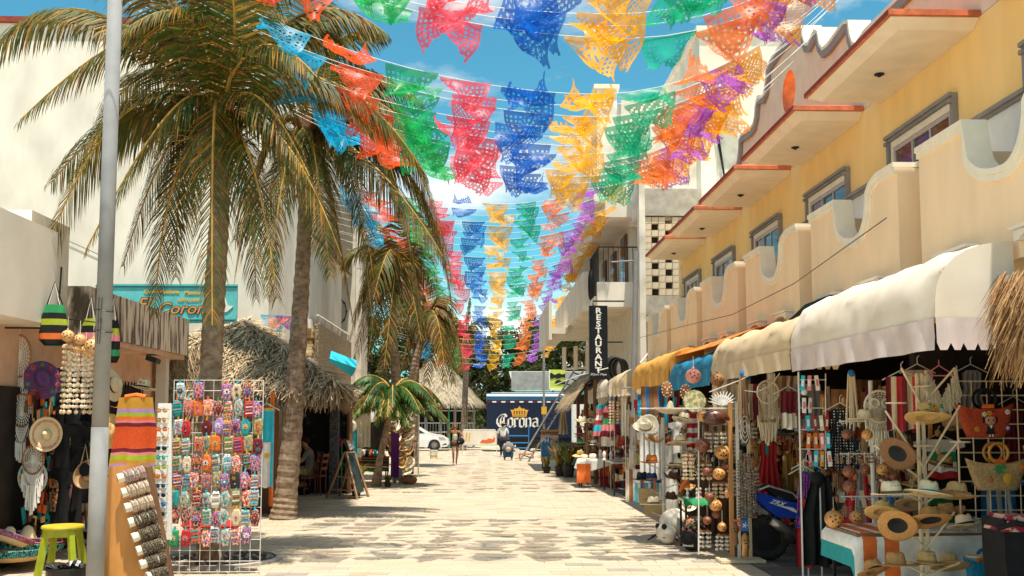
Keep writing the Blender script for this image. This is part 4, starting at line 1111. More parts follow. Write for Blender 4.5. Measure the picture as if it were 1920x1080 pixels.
def flag_mesh(d, var, mi):
 rr = random.Random(d * 31 + var * 7)
 ph = rr.uniform(0,6.28); lift = [(.35,.8), (.9,.5), (-.4,.9), (1.2,.3), (.1,1.0), (.6,1.3)][var % 6]
 vs = []
 for j in range(NY + 1):
  v = j / NY
  for i in range(NX + 1):
   u = i / NX
   # blown by the wind: swings about the string and ripples, a corner folds
   ang = lift[0] * (.5 + .5 * v) + .28 * math.sin(u * 5 + ph) * v
   amp = .055 * v * lift[1]
   y_ = -math.sin(ang) * v * .47 + amp * math.sin(u * 9 + v * 4 + ph)
   z_ = -math.cos(ang) * v * .47 + .03 * v * math.sin(u * 12 + ph * 2) 
   x_ = (u - .5) * (.61 - .10 * v * (var % 3)) + .05 * v * math.sin(v * 5 + ph) + .07 * v * (var % 4 - 1.5) * .6
   fold = max(0, (u - .62) + (v - .5)) if var % 2 else max(0, (.4 - u) + (v - .5))
   z_ += fold * .22; y_ -= fold * .16; x_ += fold * (-.18 if var % 2 else .18)
   z_ -= .012 * math.sin(u * math.pi) * (1 - v)
   vs.append((x_, y_, z_))
 fs = []
 for j in range(NY):
  for i in range(NX):
   if not cut((i + .5) / NX, (j + .5) / NY, d):
    a = j * (NX + 1) + i; fs.append((a, a + 1, a + NX + 2, a + NX + 1))
 me = bpy.data.meshes.new('paper_flag'); me.from_pydata(vs, [], fs); me.materials.append(FM[mi])
 me.polygons.foreach_set('use_smooth', [True] * len(fs)); me.update()
 return me
FMESH = {(mi, v): flag_mesh((mi + v) % 4, v, mi) for mi in range(10) for v in range(6)}
rows = [(-78,158), (-34,152), (4,148), (28,144), (52,140), (163,113), (186,110), (207,107), (228,104), (247,101), (265,98), (282,95), (297,92), (311,89), (324,86), (337,83), (349,80),
  (378,57), (388,55), (400,54), (412,52.5), (421,51), (434,49.5), (446,48), (459,46), (471,44.5), (482,43), (492,42), (501,41), (509,39.8), (517,38.8), (525,37.8), (533,36.8), (541,35.8), (549,34.8), (557,33.8), (566,32.8), (575,31.9),
  (584,31), (593,30.2), (602,29.4), (611,28.7), (620,28), (629,27.4), (638,26.8), (647,26.3), (656,25.7), (665,25.2), (674,24.7), (683,24.2)]
NN = 17
ordn = ['nearest', 'second nearest', 'third nearest', 'fourth nearest', 'fifth nearest', 'sixth nearest', 'seventh nearest', 'eighth nearest', 'ninth nearest', 'tenth nearest', 'eleventh nearest', 'twelfth nearest', 'thirteenth nearest', 'fourteenth nearest', 'fifteenth nearest', 'sixteenth nearest', 'last of the near']
for ri, (py, spx) in enumerate(rows):
 s_ = spx / .7; Y = F / s_
 near = ri < NN
 z0 = CAM_H + (787 - py) / s_
 X5 = {True: 1.10 + .018 * ri, False: .36 + .27 * (ri - NN) / 33}[near]
 aL, aR = (.055,.15) if near else (.03,.07)
 if near: lab = ordn[ri] + ' string of cut paper flags from the camera, above the street'
 elif ri < NN + 4: lab = ('uppermost', 'second from the top', 'third from the top', 'lowest')[ri - NN] + ' of the four strings of small flags high against the pale sky'
 else: lab = 'string of small paper flags in the long far bunch leading to the truck'
 t = thing('flag_garland', lab, 'paper bunting', (0,0,0), (0,0,0), 'strings of paper flags across the street')
 tl_ = R.uniform(-.03,.03)
 zf = lambda x_: z0 + tl_ * (x_ - X5) + (aL if x_ < X5 else aR) * (x_ - X5) ** 2
 xl = -5.2 if near else -4.6; xr = 4.74 if near else 3.9
 yo = lambda x_: Y + (x_ - X5) * .03
 MB().tube([(xl + (xr - xl) * i / 30, yo(xl + (xr - xl) * i / 30), zf(xl + (xr - xl) * i / 30)) for i in range(31)], .0035 if near else .004,4).build('string', rope_w, t)
 for ci in range(10):
  jx = .05 if near else .13
  xc = X5 + (ci - 5) * .7 + R.uniform(-jx,jx) + (.10 * math.sin(ri * 1.3) if near else .05 * math.sin(ri))
  if near and ci >= 7: xc -= (.10,.52,.95)[ci - 7]
  if R.random() < (.03 if near or ci >= 7 else .09): continue
  sc_ = R.uniform(.92,1.08) if near else R.uniform(.72,1.12)
  v = R.randrange(6)
  o = link('paper_flag', FMESH[(ci, v)], t, (xc, yo(xc) - .01, zf(xc) + .004), (R.uniform(-.5,.6), (math.atan(-2 * (aL if xc < X5 else aR) * (xc - X5))), R.uniform(-.25,.25)))
  o.scale = (sc_ * R.choice((-1,1)), sc_, sc_ * R.uniform(.85,1.05))

# ================================================================== GOODS
P = at
# ------------------------------------------------------------------ awnings
def awning(label, y0, y1, zb, zt, m, xo=3.2, xt=3.75, val=.2, n=40, sag=.03, scal=.03, endcap=True, puff=.12, mval=None):
 t = thing('awning', label, 'awning')
 mb = MB(); K = 9
 prof = []
 for i in range(K + 1):
  a = math.pi / 2 * i / K
  prof.append((xo + (xt - xo) * (1 - math.cos(a)) ** 1.3, zb + val + (zt - zb - val) * math.sin(a) ** .9))
 g = []
 for j in range(n + 1):
  y_ = y0 + (y1 - y0) * j / n
  line = []
  w_ = math.sin(j / n * math.pi * (3 + (y1 - y0))) * sag
  for i, (x_, z_) in enumerate(prof):
   k = math.sin(math.pi * i / K)
   nq = noise.noise(Vector((y_ * 2.2, i * .45, zb * 7))) * .08 + noise.noise(Vector((y_ * 6, i * .9, zb))) * .035
   line.append(Vector((x_ + (w_ * .25 + nq) * k, y_, z_ + (w_ * .3 + nq) * k)))
  g.append(line)
 vs = [p for l in g for p in l]
 fs = [(j * (K + 1) + i, j * (K + 1) + i + 1, (j + 1) * (K + 1) + i + 1, (j + 1) * (K + 1) + i) for j in range(n) for i in range(K)]
 mb.add(vs, fs)
 mb.build('cloth', m, t, True)
 # valance with scalloped edge
 vm = MB(); nn_ = n * 4; vv = []
 for j in range(nn_ + 1):
  y_ = y0 + (y1 - y0) * j / nn_; q = (j / 4) % 2.0
  sc_l = -scal * (1 if q < 1.86 else -.9)
  for k in range(4):
   f = k / 3
   vv.append((xo - .012 + .022 * f * math.sin(y_ * 9 + f * 2) - .01 * f, y_, zb + val * (1 - f) + (sc_l if k == 3 else 0)))
 vm.add(vv, [(j * 4 + k, j * 4 + k + 1, j * 4 + k + 5, j * 4 + k + 4) for j in range(nn_) for k in range(3)])
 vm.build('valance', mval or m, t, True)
 if endcap:
  e = MB(); pts = [(x_, z_) for x_, z_ in prof] + [(xt, zb + val)]
  e.prism(pts, lambda u, v, q: Vector((u, q, v)), y0 - .004, y0 + .002,0); e.build('end_flap', m, t)
  ev = MB(); nn_ = 24; vv = []
  for j in range(nn_ + 1):
   x_ = xo + (xt - xo) * j / nn_; l = -.03 if (j % 4) else .02
   vv += [(x_, y0 - .012, zb + val), (x_, y0 - .02 + .008 * math.sin(j), zb + l)]
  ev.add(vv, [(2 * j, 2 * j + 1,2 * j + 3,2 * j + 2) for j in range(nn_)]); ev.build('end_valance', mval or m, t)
 fr = MB(); fr.tube([(xo + .03, y0 + .02, zb + val), (xo + .03, y1 - .02, zb + val)], .014,5)
 for y_ in (y0 + .04, y1 - .04): fr.tube([(xo + .03, y_, zb + val), (xt, y_, zb + val)], .014,5); (y_ > 14.2) and fr.tube([(xo + .04, y_, zb + val), (xo + .04, y_, 0)], .010,5)
 fr.build('frame', white_metal, t)
 return t
canvas_w = mat('white canvas', (.76,.64,.50), .85,.12,2.5,.2, trans=.15, col2=(.86,.76,.64))
canvas_c = mat('cream canvas', (.76,.58,.36), .85,.08,3,.2, trans=.15)
canvas_b = mat('blue canvas', (.015,.24,.42), .6,.12,4,.1, trans=.12)
canvas_o = mat('orange canvas', (.85,.42,.08), .7,.1,4,.1, trans=.2)
awning('large white canvas awning nearest the camera above the hat tree', 7.05,10.38,2.27,3.02, canvas_w, 3.2,3.78,.2,46,.05, mval=mat('shaded canvas valance', (.60,.48,.44), .85,.1,4,.2, trans=.1, col2=(.74,.62,.56)))  # the valance's mauve shade is mixed into its canvas colour
awning('cream awning next to the large white one, over the shell chimes', 10.42,14.05,2.30,2.90, canvas_c, 3.2,3.7,.18,46,.035)
awning('blue scalloped awning between the cream and the orange ones', 14.1,17.2,2.26,2.78, canvas_b, 3.2,3.75,.22,40,.06)
awning('orange awning, farthest of the coloured row', 17.25,21.6,2.40,3.0, canvas_o, 3.2,3.8,.22,46,.04)
awning('small cream awning with rounded end left of the grey pole', 22.6,24.6,2.35,2.95, canvas_c, 3.15,3.75,.15,24,.04)
awning('round-ended cream awning over the distant stalls, farthest on the right side', 24.9,27.4,2.35,2.9, canvas_w, 3.1,3.7,.12,24,.04)
b = MB(); b.add([(3.3,14.3,2.80), (3.3,19,2.85), (3.83,19,3.02), (3.83,12.6,3.0), (3.5,12.8,2.93)], [(0,1,2,3,4)]); b.add([(3.3,14.3,2.79), (3.3,19,2.84), (3.83,19,3.01), (3.83,12.6,2.99), (3.5,12.8,2.92)], [(4,3,2,1,0)])
tag(b.build('tarpaulin', mat('red orange tarp', (.85,.28,.05), .7,.12,3,.1, trans=.15)), 'orange-red tarpaulin sloping up behind the blue awning', 'tarpaulin')
b = MB(); b.add([(3.45,10.7,2.98), (3.83,12.6,2.98), (3.83,10.6,3.12)], [(0,1,2)]); b.add([(3.45,10.7,2.97), (3.83,12.6,2.97), (3.83,10.6,3.11)], [(2,1,0)])
tag(b.build('tarpaulin', mat('petrol tarp', (.01,.09,.13), .6,.12,3)), 'dark blue triangle of tarpaulin above the cream awning', 'tarpaulin')
# thatch fringes on the right
def fringe(name_, label, x0, x1, y0, y1, z, depth, n, mats, L_=.5, w_=.008):
 mb = MB(); t = thing(name_, label, 'thatched eave')
 c = Vector(((x0 + x1) / 2, (y0 + y1) / 2, z))
 for i in range(n):
  u, v, q = R.random(), R.random(), R.random()
  p = Vector((x0 + (x1 - x0) * u, y0 + (y1 - y0) * v, z + depth * (1 - q)))
  out = Vector((-(1 - u) * .9 - .1,-(1 - v) * .5,0)) * .9
  d = (out * (.6 - .3 * q) + Vector((R.uniform(-.25,.25), R.uniform(-.25,.25), -1))).normalized()
  l = L_ * R.uniform(.5,1.1); s0 = Vector((R.uniform(-1,1), R.uniform(-1,1), 0)).normalized() * w_ * R.uniform(.7,1.4)
  mb.add([p - s0, p + s0, p + d * l + s0 * .4, p + d * l - s0 * .4], [(0,1,2,3)], R.choices((0,1,2), (5,4,2))[0])
 mb.build('thatch', mats, t)['kind'] = 'stuff'
 b = MB(); b.bb(x0 + .12, x1 + .3, y0 + .1, y1 + .2, z + depth * .2, z + depth * .9); b.build('core', thatch_d, t)
 b = MB(); b.tube([(x1, y1,0), (x1, y1, z + .4)], .06,7); b.build('post', wood_brown, t)
fringe('thatched_eave', 'shaggy thatched eave cut off by the right edge of the picture', 3.54,4.7,6.35,6.9,2.24,.52,11000, [mat('reddish thatch', (.40,.21,.09), .95,.2,12), mat('golden thatch', (.52,.31,.14), .95,.2,12), mat('brown thatch', (.16,.08,.035), .95,.2,12)], .30,.0042)
mb = MB()
for i in range(2600):
 y_ = R.uniform(27.8,33); u = R.random() ** .8
 p = Vector((3.5 - .9 * u, y_, 3.15 - .75 * u * u)); d = Vector((-.75 + R.uniform(-.2,.2), R.uniform(-.35,.1), -.25 - .9 * u)).normalized(); l = R.uniform(.25,.6)
 s0 = Vector((0,1,.3)).normalized() * .014; mb.add([p - s0, p + s0, p + d * l + s0 * .4, p + d * l - s0 * .4], [(0,1,2,3)], R.choices((0,1,2), (5,4,2))[0])
t = thing('thatched_eave', 'rounded golden thatched roof edge beneath the vertical sign', 'thatched eave'); mb.build('thatch', TH, t)['kind'] = 'stuff'
b = MB(); b.add([(3.5,27.8,3.1), (3.5,33,3.1), (2.9,33,2.75), (2.9,27.8,2.75), (2.65,33,2.35), (2.65,27.8,2.35)], [(0,1,2,3), (3,2,4,5)]); b.build('core', thatch_d, t)
for y_ in (27.9,30.4,32.9): MB().tube([(3.1, y_, 0), (3.1, y_, 2.85)], .06,7).build('post', wood_brown, t)

# ------------------------------------------------------------------ hats
def hat_meshes(kind, body, band, seed=0):
 rr = random.Random(seed)
 N_ = 28
 spec = {'fedora': (.175,.088,.105,.012,.02), 'cowboy': (.205,.092,.115,.085,.03), 'sombrero': (.27,.085,.20,.09,0), 'panama': (.20,.088,.105,.004,.018), 'sun': (.21,.09,.09,-.03,.0)}[kind]
 BR, CR_, CH, curl, dent = spec
 b = MB()
 rings = []
 prof = [(CR_, 0), (CR_ * 1.01,.02), (CR_ * .97, CH * .5), (CR_ * .88, CH * .85), (CR_ * .70, CH), (CR_ * .35, CH * .97), (0.002, CH * .90)]
 if kind == 'sombrero': prof = [(CR_, 0), (CR_ * .95,.03), (CR_ * .75, CH * .5), (CR_ * .5, CH * .85), (CR_ * .25, CH), (.002, CH * 1.02)]
 vs = []
 for (r_, z_) in prof:
  for j in range(N_):
   a = 2 * math.pi * j / N_; x_, y_ = r_ * math.cos(a) * .92, r_ * math.sin(a) * 1.12
   dz = -dent * max(0,1 - abs(x_) / .035) * (z_ / CH) ** 3 if kind != 'sombrero' else 0
   pin = 1 - (.16 * max(0,-math.sin(a)) * (z_ / CH) ** 2 if kind in ('fedora', 'cowboy', 'panama') else 0)
   vs.append((x_ * pin, y_, z_ + dz))
 fs = [(i * N_ + j, i * N_ + (j + 1) % N_, (i + 1) * N_ + (j + 1) % N_, (i + 1) * N_ + j) for i in range(len(prof) - 1) for j in range(N_)]
 b.add(vs, fs)
 crown = b.mesh('crown', body, True)
 b = MB(); vs = []
 K = 6
 for i in range(K + 1):
  f = i / K; r_ = CR_ + (BR - CR_) * f
  for j in range(N_):
   a = 2 * math.pi * j / N_
   z_ = curl * f ** 1.7 * (abs(math.cos(a)) ** 1.5 if kind in ('cowboy', 'fedora') else 1) - (.012 * f * abs(math.sin(a)) if kind in ('fedora', 'panama') else 0)
   xs = 1 - (.12 * f if kind == 'cowboy' else 0)
   vs.append((r_ * math.cos(a) * .95 * xs, r_ * math.sin(a) * 1.08, z_))
 top = [(i * N_ + j, i * N_ + (j + 1) % N_, (i + 1) * N_ + (j + 1) % N_, (i + 1) * N_ + j) for i in range(K) for j in range(N_)]
 o_ = len(vs); vs += [(x_, y_, z_ - .004) for x_, y_, z_ in vs]
 fs = top + [tuple(o_ + k for k in reversed(f)) for f in top] + [(K * N_ + j, K * N_ + (j + 1) % N_, o_ + K * N_ + (j + 1) % N_, o_ + K * N_ + j) for j in range(N_)]
 b.add(vs, fs)
 brim = b.mesh('brim', body, True)
 b = MB(); bw_ = .022 if kind != 'sombrero' else .014
 vs = []
 for (k_, z_) in ((1.035,.002), (1.03, bw_)):
  for j in range(N_):
   a = 2 * math.pi * j / N_; vs.append((CR_ * k_ * math.cos(a) * .92, CR_ * k_ * math.sin(a) * 1.12, z_))
 b.add(vs, [(j, (j + 1) % N_, N_ + (j + 1) % N_, N_ + j) for j in range(N_)])
 return crown, brim, b.mesh('band', band, True)
HC = {}
def hat(kind, body, band, loc, rot, label, group=None, sc_=1.0):
 k = (kind, body.name, band.name)
 if k not in HC: HC[k] = hat_meshes(*((kind, body, band)))
 t = thing('hat', label, 'hat', loc, rot, group); t.scale = (sc_,) * 3
 for nm, me in zip(('crown', 'brim', 'band'), HC[k]): link(nm, me, t)
 return t
def flower(mb, c, r_, mi, cm, U, V, Nn, k=7):
 for i in range(k):
  a = 2 * math.pi * i / k; a2 = a + .32
  p1 = c + (U * math.cos(a - .32) + V * math.sin(a - .32)) * r_ * .6; p2 = c + (U * math.cos(a) + V * math.sin(a)) * r_; p3 = c + (U * math.cos(a2) + V * math.sin(a2)) * r_ * .6
  mb.add([c, p1, p2, p3], [(0,1,2,3)], mi)
 mb.ball(c + Nn * .004, r_ * .32,6, cm)

# ------------------------------------------------------------------ cloth, macrame, gourds and chimes
def cloth(name_, mats, w_, h_, bands=None, nx=14, ny=18, fold=.02, nf=3, taper=None, vert=False, seed=0, name_part=None):
 """hanging sheet in the x-z plane, top edge at z = 0; material index from bands(u, v)"""
 rr = random.Random(seed); ph = rr.uniform(0,6)
 mb = MB(); vs = []
 for side in (0,1):
  for j in range(ny + 1):
   v = j / ny
   tw = taper(v) if taper else 1
   for i in range(nx + 1):
    u = i / nx
    y_ = fold * (.25 + v) * math.sin(u * nf * 2 * math.pi + ph + v * 1.3) + fold * .4 * math.sin(v * 7 + ph)
    vs.append(((u - .5) * w_ * tw, y_ + (.006 + .012 * math.sin(math.pi * u)) * (1 if side else -1), -v * h_ + .012 * math.sin(u * 11 + ph) * v))
 n1 = (nx + 1) * (ny + 1)
 for side in (0,1):
  for j in range(ny):
   for i in range(nx):
    a = j * (nx + 1) + i + side * n1; f = (a, a + 1, a + nx + 2, a + nx + 1)
    mb.f.append(f if side else tuple(reversed(f))); mb.m.append(bands((i + .5) / nx, (j + .5) / ny) if bands else 0)
 mb.v = vs
 return mb.mesh(name_, mats, True)
def hang(name_, label, cat, me, px, py, Y, rz=0, group=None, hook=True, part='cloth', tilt=0):
 p = P(px, py, Y); t = thing(name_, label, cat, p, (tilt, 0, rz), group)
 link(part, me, t)
 if hook:
  h_ = MB().tube([(-.17,0,-.03), (0,0,.06), (.17,0,-.03)], .006,4); h_.tube([(0,0,.06), (0,0,.12), (.02,0,.14)], .004,4); h_.build('hanger', white_metal, t)
 return t
def shirt_taper(v): return .62 if v < .04 else (1.35 if v < .24 else (.86 if v < .3 else .84 + .1 * v))
def dress_taper(v): return .35 if v < .05 else (.62 if v < .3 else .55 + .75 * (v - .3))
def macrame(t, hoop_r, dens=16, fr_l=.4, fr_n=26, m=rope_m, hoop=True, web=True, net=.25, rim=None, squash=1):
 if hoop:
  MB().tube([(hoop_r * squash * math.cos(a), 0, hoop_r * math.sin(a)) for a in [2 * math.pi * i / 28 for i in range(29)]], .012,6,0, False).build('hoop', rim or leather, t)
 if web:
  b = MB()
  for i in range(dens):
   a = 2 * math.pi * i / dens; b.tube([(0,0,0), (hoop_r * squash * math.cos(a), 0, hoop_r * math.sin(a))], .0035,3)
  for q in range(1,6):
   r_ = hoop_r * q / 6
   b.tube([(r_ * squash * math.cos(a) * (1 + .08 * math.cos(dens * a)), 0, r_ * math.sin(a) * (1 + .08 * math.cos(dens * a))) for a in [2 * math.pi * i / (dens * 2) for i in range(dens * 2 + 1)]], .004,3,0, False)
  b.build('web', m, t)
 b = MB()
 if net:
  for i in range(12):
   for sg in (-1,1):
    x0_ = (-1 + 2 * i / 11) * hoop_r * squash * .9
    z0_ = -math.sqrt(max(0,1 - (x0_ / (hoop_r * squash)) ** 2)) * hoop_r
    b.tube([(x0_, 0, z0_), (max(-hoop_r * squash, min(hoop_r * squash, x0_ + sg * net * .35)) * .9,0, z0_ - net)], .004,3)
  b.build('knotted_net', m, t); b = MB()
 for i in range(fr_n):
  x_ = (-1 + 2 * i / (fr_n - 1)) * hoop_r * squash * 1.0
  l = fr_l * (1 - .55 * abs(x_) / (hoop_r * squash)) * R.uniform(.85,1.1)
  z0_ = -math.sqrt(max(0,1 - (x_ / (hoop_r * squash * 1.01)) ** 2)) * hoop_r - net * .9
  b.tube([(x_, R.uniform(-.01,.01), z0_), (x_ * .95 + R.uniform(-.015,.015), R.uniform(-.02,.02), z0_ - l)], [.007,.010], 4)
 b.build('fringe', m, t)
def gourd_mb(r_=.09, hol=True):
 b = MB().ball((0,0,0), (r_, r_, r_ * .95), 16,0); b.ball((0,0, r_ * .98), (r_ * .2, r_ * .2, r_ * .22), 6,0)
 return b
def gourd(label, px, py, Y, r_, m=None, face=False, group=None, string_=.5, kind_=0):
 p = P(px, py, Y); t = thing('carved_gourd', label, 'gourd', p, (0,0, R.uniform(-.3,.3)), group)
 gourd_mb(r_).build('shell', m or gourd_m, t, True)
 b = MB()
 holes = [(-.42,.18), (.42,.18), (0,-.1), (-.3,-.42), (0,-.5), (.3,-.42)] if face else [(-.5,.3), (0,.45), (.5,.2), (-.3,-.2), (.3,-.3), (0,.02)]
 for (u, v) in holes:
  d = Vector((u, -math.sqrt(max(.05,1 - u * u - v * v)), v)); c = d * r_ * .985
  if face: 
   U = Vector((1,0,0)) - d * d.x; U.normalize(); V = d.cross(U)
   b.add([c + d * .002 + U * r_ * .17 - V * r_ * .02, c + d * .002 - U * r_ * .17 - V * r_ * .02, c + d * .002 - V * r_ * -.24], [(0,1,2)])
  else: b.ball(c, (r_ * .11,) * 3,6)
 b.build('carving', dark_int, t)
 if string_: MB().tube([(0,0, r_), (0,0, r_ + string_)], .003,3).build('string', rope_m, t)
 return t
def chime(label, px, py, Y, w_, h_, n=7, m=shell_m, top=True, size=.022, group=None, rnd=.5):
 p = P(px, py, Y); t = thing('shell_wind_chime', label, 'wind chime', p, (0,0,0), group)
 if top: MB().tube([(w_ * .5 * math.cos(a), w_ * .25 * math.sin(a), 0) for a in [i * .4488 for i in range(15)]], .008,5,0, False).build('ring', leather, t)
 for i in range(n):
  a = 2 * math.pi * i / n; x_, y_ = w_ * .5 * math.cos(a), w_ * .25 * math.sin(a)
  b = MB(); b.tube([(x_, y_, 0), (x_, y_, -h_)], .002,3,1)
  k = int(h_ / (size * 2.1))
  for q in range(k):
   b.ball((x_ + R.uniform(-.3,.3) * size, y_ + R.uniform(-.3,.3) * size, -(q + .5) * h_ / k), (size * R.uniform(.8,1.25), size * R.uniform(.6,1), size * R.uniform(.6,1)), 6,0)
  b.build('shell_strand', [m, rope_m], t)
 return t
def straw_bag(label, px, py, Y, w_, h_, body, handle_m, cat='bag'):
 p = P(px, py, Y); t = thing('tote_bag', label, cat, p)
 b = MB(); K = 20; J = 8; vs = []
 for j in range(J + 1):
  v = j / J; wv = w_ * (.62 + .38 * (1 - v) ** .8)
  for i in range(K):
   a = 2 * math.pi * i / K
   vs.append((math.copysign(abs(math.cos(a)) ** .7, math.cos(a)) * wv / 2, math.sin(a) * (.05 + .02 * v), -v * h_ + .025 * math.cos(2 * a) * (1 - v)))
 b.add(vs, [(j * K + i, j * K + (i + 1) % K, (j + 1) * K + (i + 1) % K, (j + 1) * K + i) for j in range(J) for i in range(K)] + [tuple(J * K + i for i in range(K))])
 b.build('body', body, t, True)
 r_ = w_ * .15
 for y_ in (-.045,.05):
  MB().tube([(r_ * math.cos(a), y_, r_ * .85 + r_ * math.sin(a)) for a in [2 * math.pi * i / 20 for i in range(21)]], .014,7,0, False).build('handle', handle_m, t, True)
 b = MB(); b.tube([(-.05,-.055,-.0), (.05,-.055,-.0)], .02,6); b.build('handle_tie', orange_c, t)
 return t

# ------------------------------------------------------------------ RIGHT FOREGROUND: hat tree
YH = 8.5
t = thing('hat_tree', 'pale wooden hat tree with slanted arms in front of the striped table', 'display stand', (0,0,0))
c = P(1733,1000, YH); hx = c.x
b = MB()
for dx, dy in ((-.03,0), (.035,.01), (0,.05)): b.tube([(hx + dx, YH + dy, 0), (hx + dx * .7, YH + dy, 2.14)], .017,6)
b.build('pole', wood_cream, t)
for (zpx, arms) in ((760, ((1690,690), (1790,690))), (905, ((1640,835), (1800,825))), (948, ((1650,900), (1790,905))), (1035, ((1660,960), (1790,960))), (1085, ((1690,1055), (1800,1055))), (878, ((1660,770), (1800,760)))):
 z0_ = P(0, zpx, YH).z
 for (ax, ay) in arms:
  q = P(ax, ay - 0, YH - .06)
  MB().tube([(hx, YH - .03, z0_), q], .010,5).build('arm', wood_cream, t)
for (rx, ry) in ((1733,726), (1733,837), (1733,1060), (1830,1044), (1680,757), (1800,830)):
 q = P(rx, ry, YH); MB().lathe([(0,0), (.085,0), (.085,.012), (0,.012)], 16,0, Matrix.Translation(q)).build('ring_plate', wood_cream, t)
hb = [
 ('fedora', straw, felt_black, (1740,782,8.35), (rad(-14), rad(6), 0), 'golden straw hat hand-painted with a sunflower, top of the hat tree', 1.08),
 ('fedora', felt_brown, felt_tan, (1683,850,8.3), (rad(-48), rad(28), rad(-30)), 'brown felt hat with orange crown tilted to show its dark inside', .92),
 ('fedora', straw_pale, felt_brown, (1672,925,8.35), (rad(-4), rad(-3), 0), 'pale patchwork straw hat with striped band, left arm of the hat tree', .98),
 ('panama', straw_pale, teal_c, (1740,925,8.2), (rad(-8), rad(10), 0), 'cream straw hat with wide striped brim in the middle of the hat tree', .98),
 ('fedora', straw, maroon_c, (1793,928,8.35), (rad(-10), rad(10), 0), 'tan straw hat with dark lettered band, right arm of the hat tree', 1.0),
 ('fedora', straw_dark, felt_black, (1683,985,8.25), (rad(-46), rad(30), rad(-10)), 'woven straw hat tipped on its side showing the dark lining', .92),
 ('fedora', straw_dark, felt_brown, (1745,975,8.15), (rad(-24), rad(3), 0), 'brown straw hat with eyelets facing down over the table edge', .98),
 ('panama', straw_dark, straw_dark, (1680,1058,8.3), (rad(-6), rad(0), 0), 'plain honey-coloured straw hat at the bottom left of the hat tree', .95),
 ('fedora', straw, straw_dark, (1738,1055,8.45), (rad(-6), rad(2), 0), 'straw hat with eyelets at the bottom of the hat tree behind the pole', .92)]
for i, (kd, bm_, bd, (px, py, Y), rot, lb, s_) in enumerate(hb):
 h_ = hat(kd, bm_, bd, P(px, py, Y), rot, lb, 'hats on the wooden hat tree', s_)
 if i == 0:
  f = MB(); U, V, Nn = Vector((1,0,0)), Vector((0,.25,.97)), Vector((0,-1,.2))
  flower(f, Vector((.0,-.106,.06)), .032,0,1, U, V, Nn, 12)
  for (dx, dz) in ((-.045,.07), (-.035,.05), (.04,.075), (.045,.055)): f.add([Vector((dx, -.104, dz)), Vector((dx + .02,-.108, dz + .01)), Vector((dx + .035,-.106, dz + .0)), Vector((dx + .02,-.108, dz - .012))], [(0,1,2,3)], 2)
  for k in range(14):
   a = rad(-170 + k * 25); rr_ = .15
   q = Vector((rr_ * math.cos(a) * .95, rr_ * math.sin(a) * 1.08,.016))
   if k % 2: flower(f, q, .026,0,1, Vector((1,0,0)), Vector((0,1,0)), Vector((0,0,1)), 8)
   else: f.add([q + Vector((-.03,0,0)), q + Vector((0,-.018,.001)), q + Vector((.03,0,0)), q + Vector((0,.018,.001))], [(0,1,2,3)], 2 if k % 4 else 3)
  f.build('painted_flowers', [yellow_c, wood_brown, green_c, cyan_c], h_)
 if i == 1:
  link('crown_cover', hat_meshes('fedora', felt_orange, felt_tan)[0], h_).scale = (1.03,1.03,1.05)
 if i == 4:
  text('PLAYA DEL CARMEN', .016, Matrix.Translation((-.0,-.1035,.013)) @ Matrix.Rotation(rad(90), 4, 'X'), white_c, h_, .001)
 if i in (5,6,8,2):
  f = MB()
  for k in range(5): f.ball((-.04 + .02 * k, -.097 + .002 * abs(k - 2), .065), .004,5)
  f.build('eyelets', dark_int, h_)
 if i in (1,5,6):
  MB().lathe([(.084,-.004), (.0,.06)], 20,0, None, .95,1.12).build('lining', felt_black, h_)
# painted hat held on a peg left: white hat on rack
# striped table
YT_ = 9.3
t = thing('display_table', 'folding table holding small souvenirs in front of the stall', 'table')
ta, tb = P(1600,985,9.0), P(1812,985,9.9)
b = MB(); b.bb(3.30,4.60,8.95,9.75,.72,.75); b.build('tabletop', wood_brown, t)
lg = MB().tube([(0,0,0), (0,0,.72)], .018,6).mesh('leg', dark_metal)
for x_ in (3.35,4.55):
 for y_ in (9.0,9.7): link('leg', lg, t, (x_, y_, 0))
mb = MB(); nx, ny = 44,22; vs = []
for j in range(ny + 1):
 for i in range(nx + 1):
  u, v = i / nx, j / ny
  x_ = 3.21 + 1.42 * u; q = v * 1.25
  if q < .8: y_, z_ = 9.78 - q, .756 + .002 * math.sin(u * 20)
  else:
   d = q - .8; y_ = 8.94 - .02 - .03 * math.sin(u * 24) * d * 2; z_ = .752 - d * (1 + .15 * math.sin(u * 5))
  ex = max(0,.09 - u) / .09
  if u < .09: z_ -= ex * .30; x_ = 3.27 - .02 * ex
  vs.append((x_, y_, z_))
mb.add(vs, [(j * (nx + 1) + i, j * (nx + 1) + i + 1, (j + 1) * (nx + 1) + i + 1, (j + 1) * (nx + 1) + i) for j in range(ny) for i in range(nx)])
for k in range(len(mb.m)):
 u = (k % nx) / nx; mb.m[k] = 1 if (.07 < u < .16 or .22 < u < .31) else (0 if u > .04 else 2)
tag(mb.build('striped_blanket', [white_c, orange_c, teal_c], None, True), 'white blanket with orange stripes draped over the souvenir table', 'blanket')
gm = cloth('blanket_end', [mat('dark green cloth', (.01,.16,.13), .85), black_m], 1.0,.62, None, 12,8,.03,4, seed=3)
tag(link('green_cloth', gm, None, (4.15,9.0,.56)), 'dark green cloth hanging below the striped blanket', 'cloth')
b = MB()
for i in range(60):
 x_, y_ = R.uniform(3.6,4.0), R.uniform(9.05,9.4); b.ball((x_, y_, .785 + R.uniform(0,.04)), (R.uniform(.01,.025), R.uniform(.01,.02), .012), 5)
stuff(b.build('shell_trinkets', [shell_m]), 'pile of small shell trinkets on the striped blanket', 'trinkets')
b = MB()
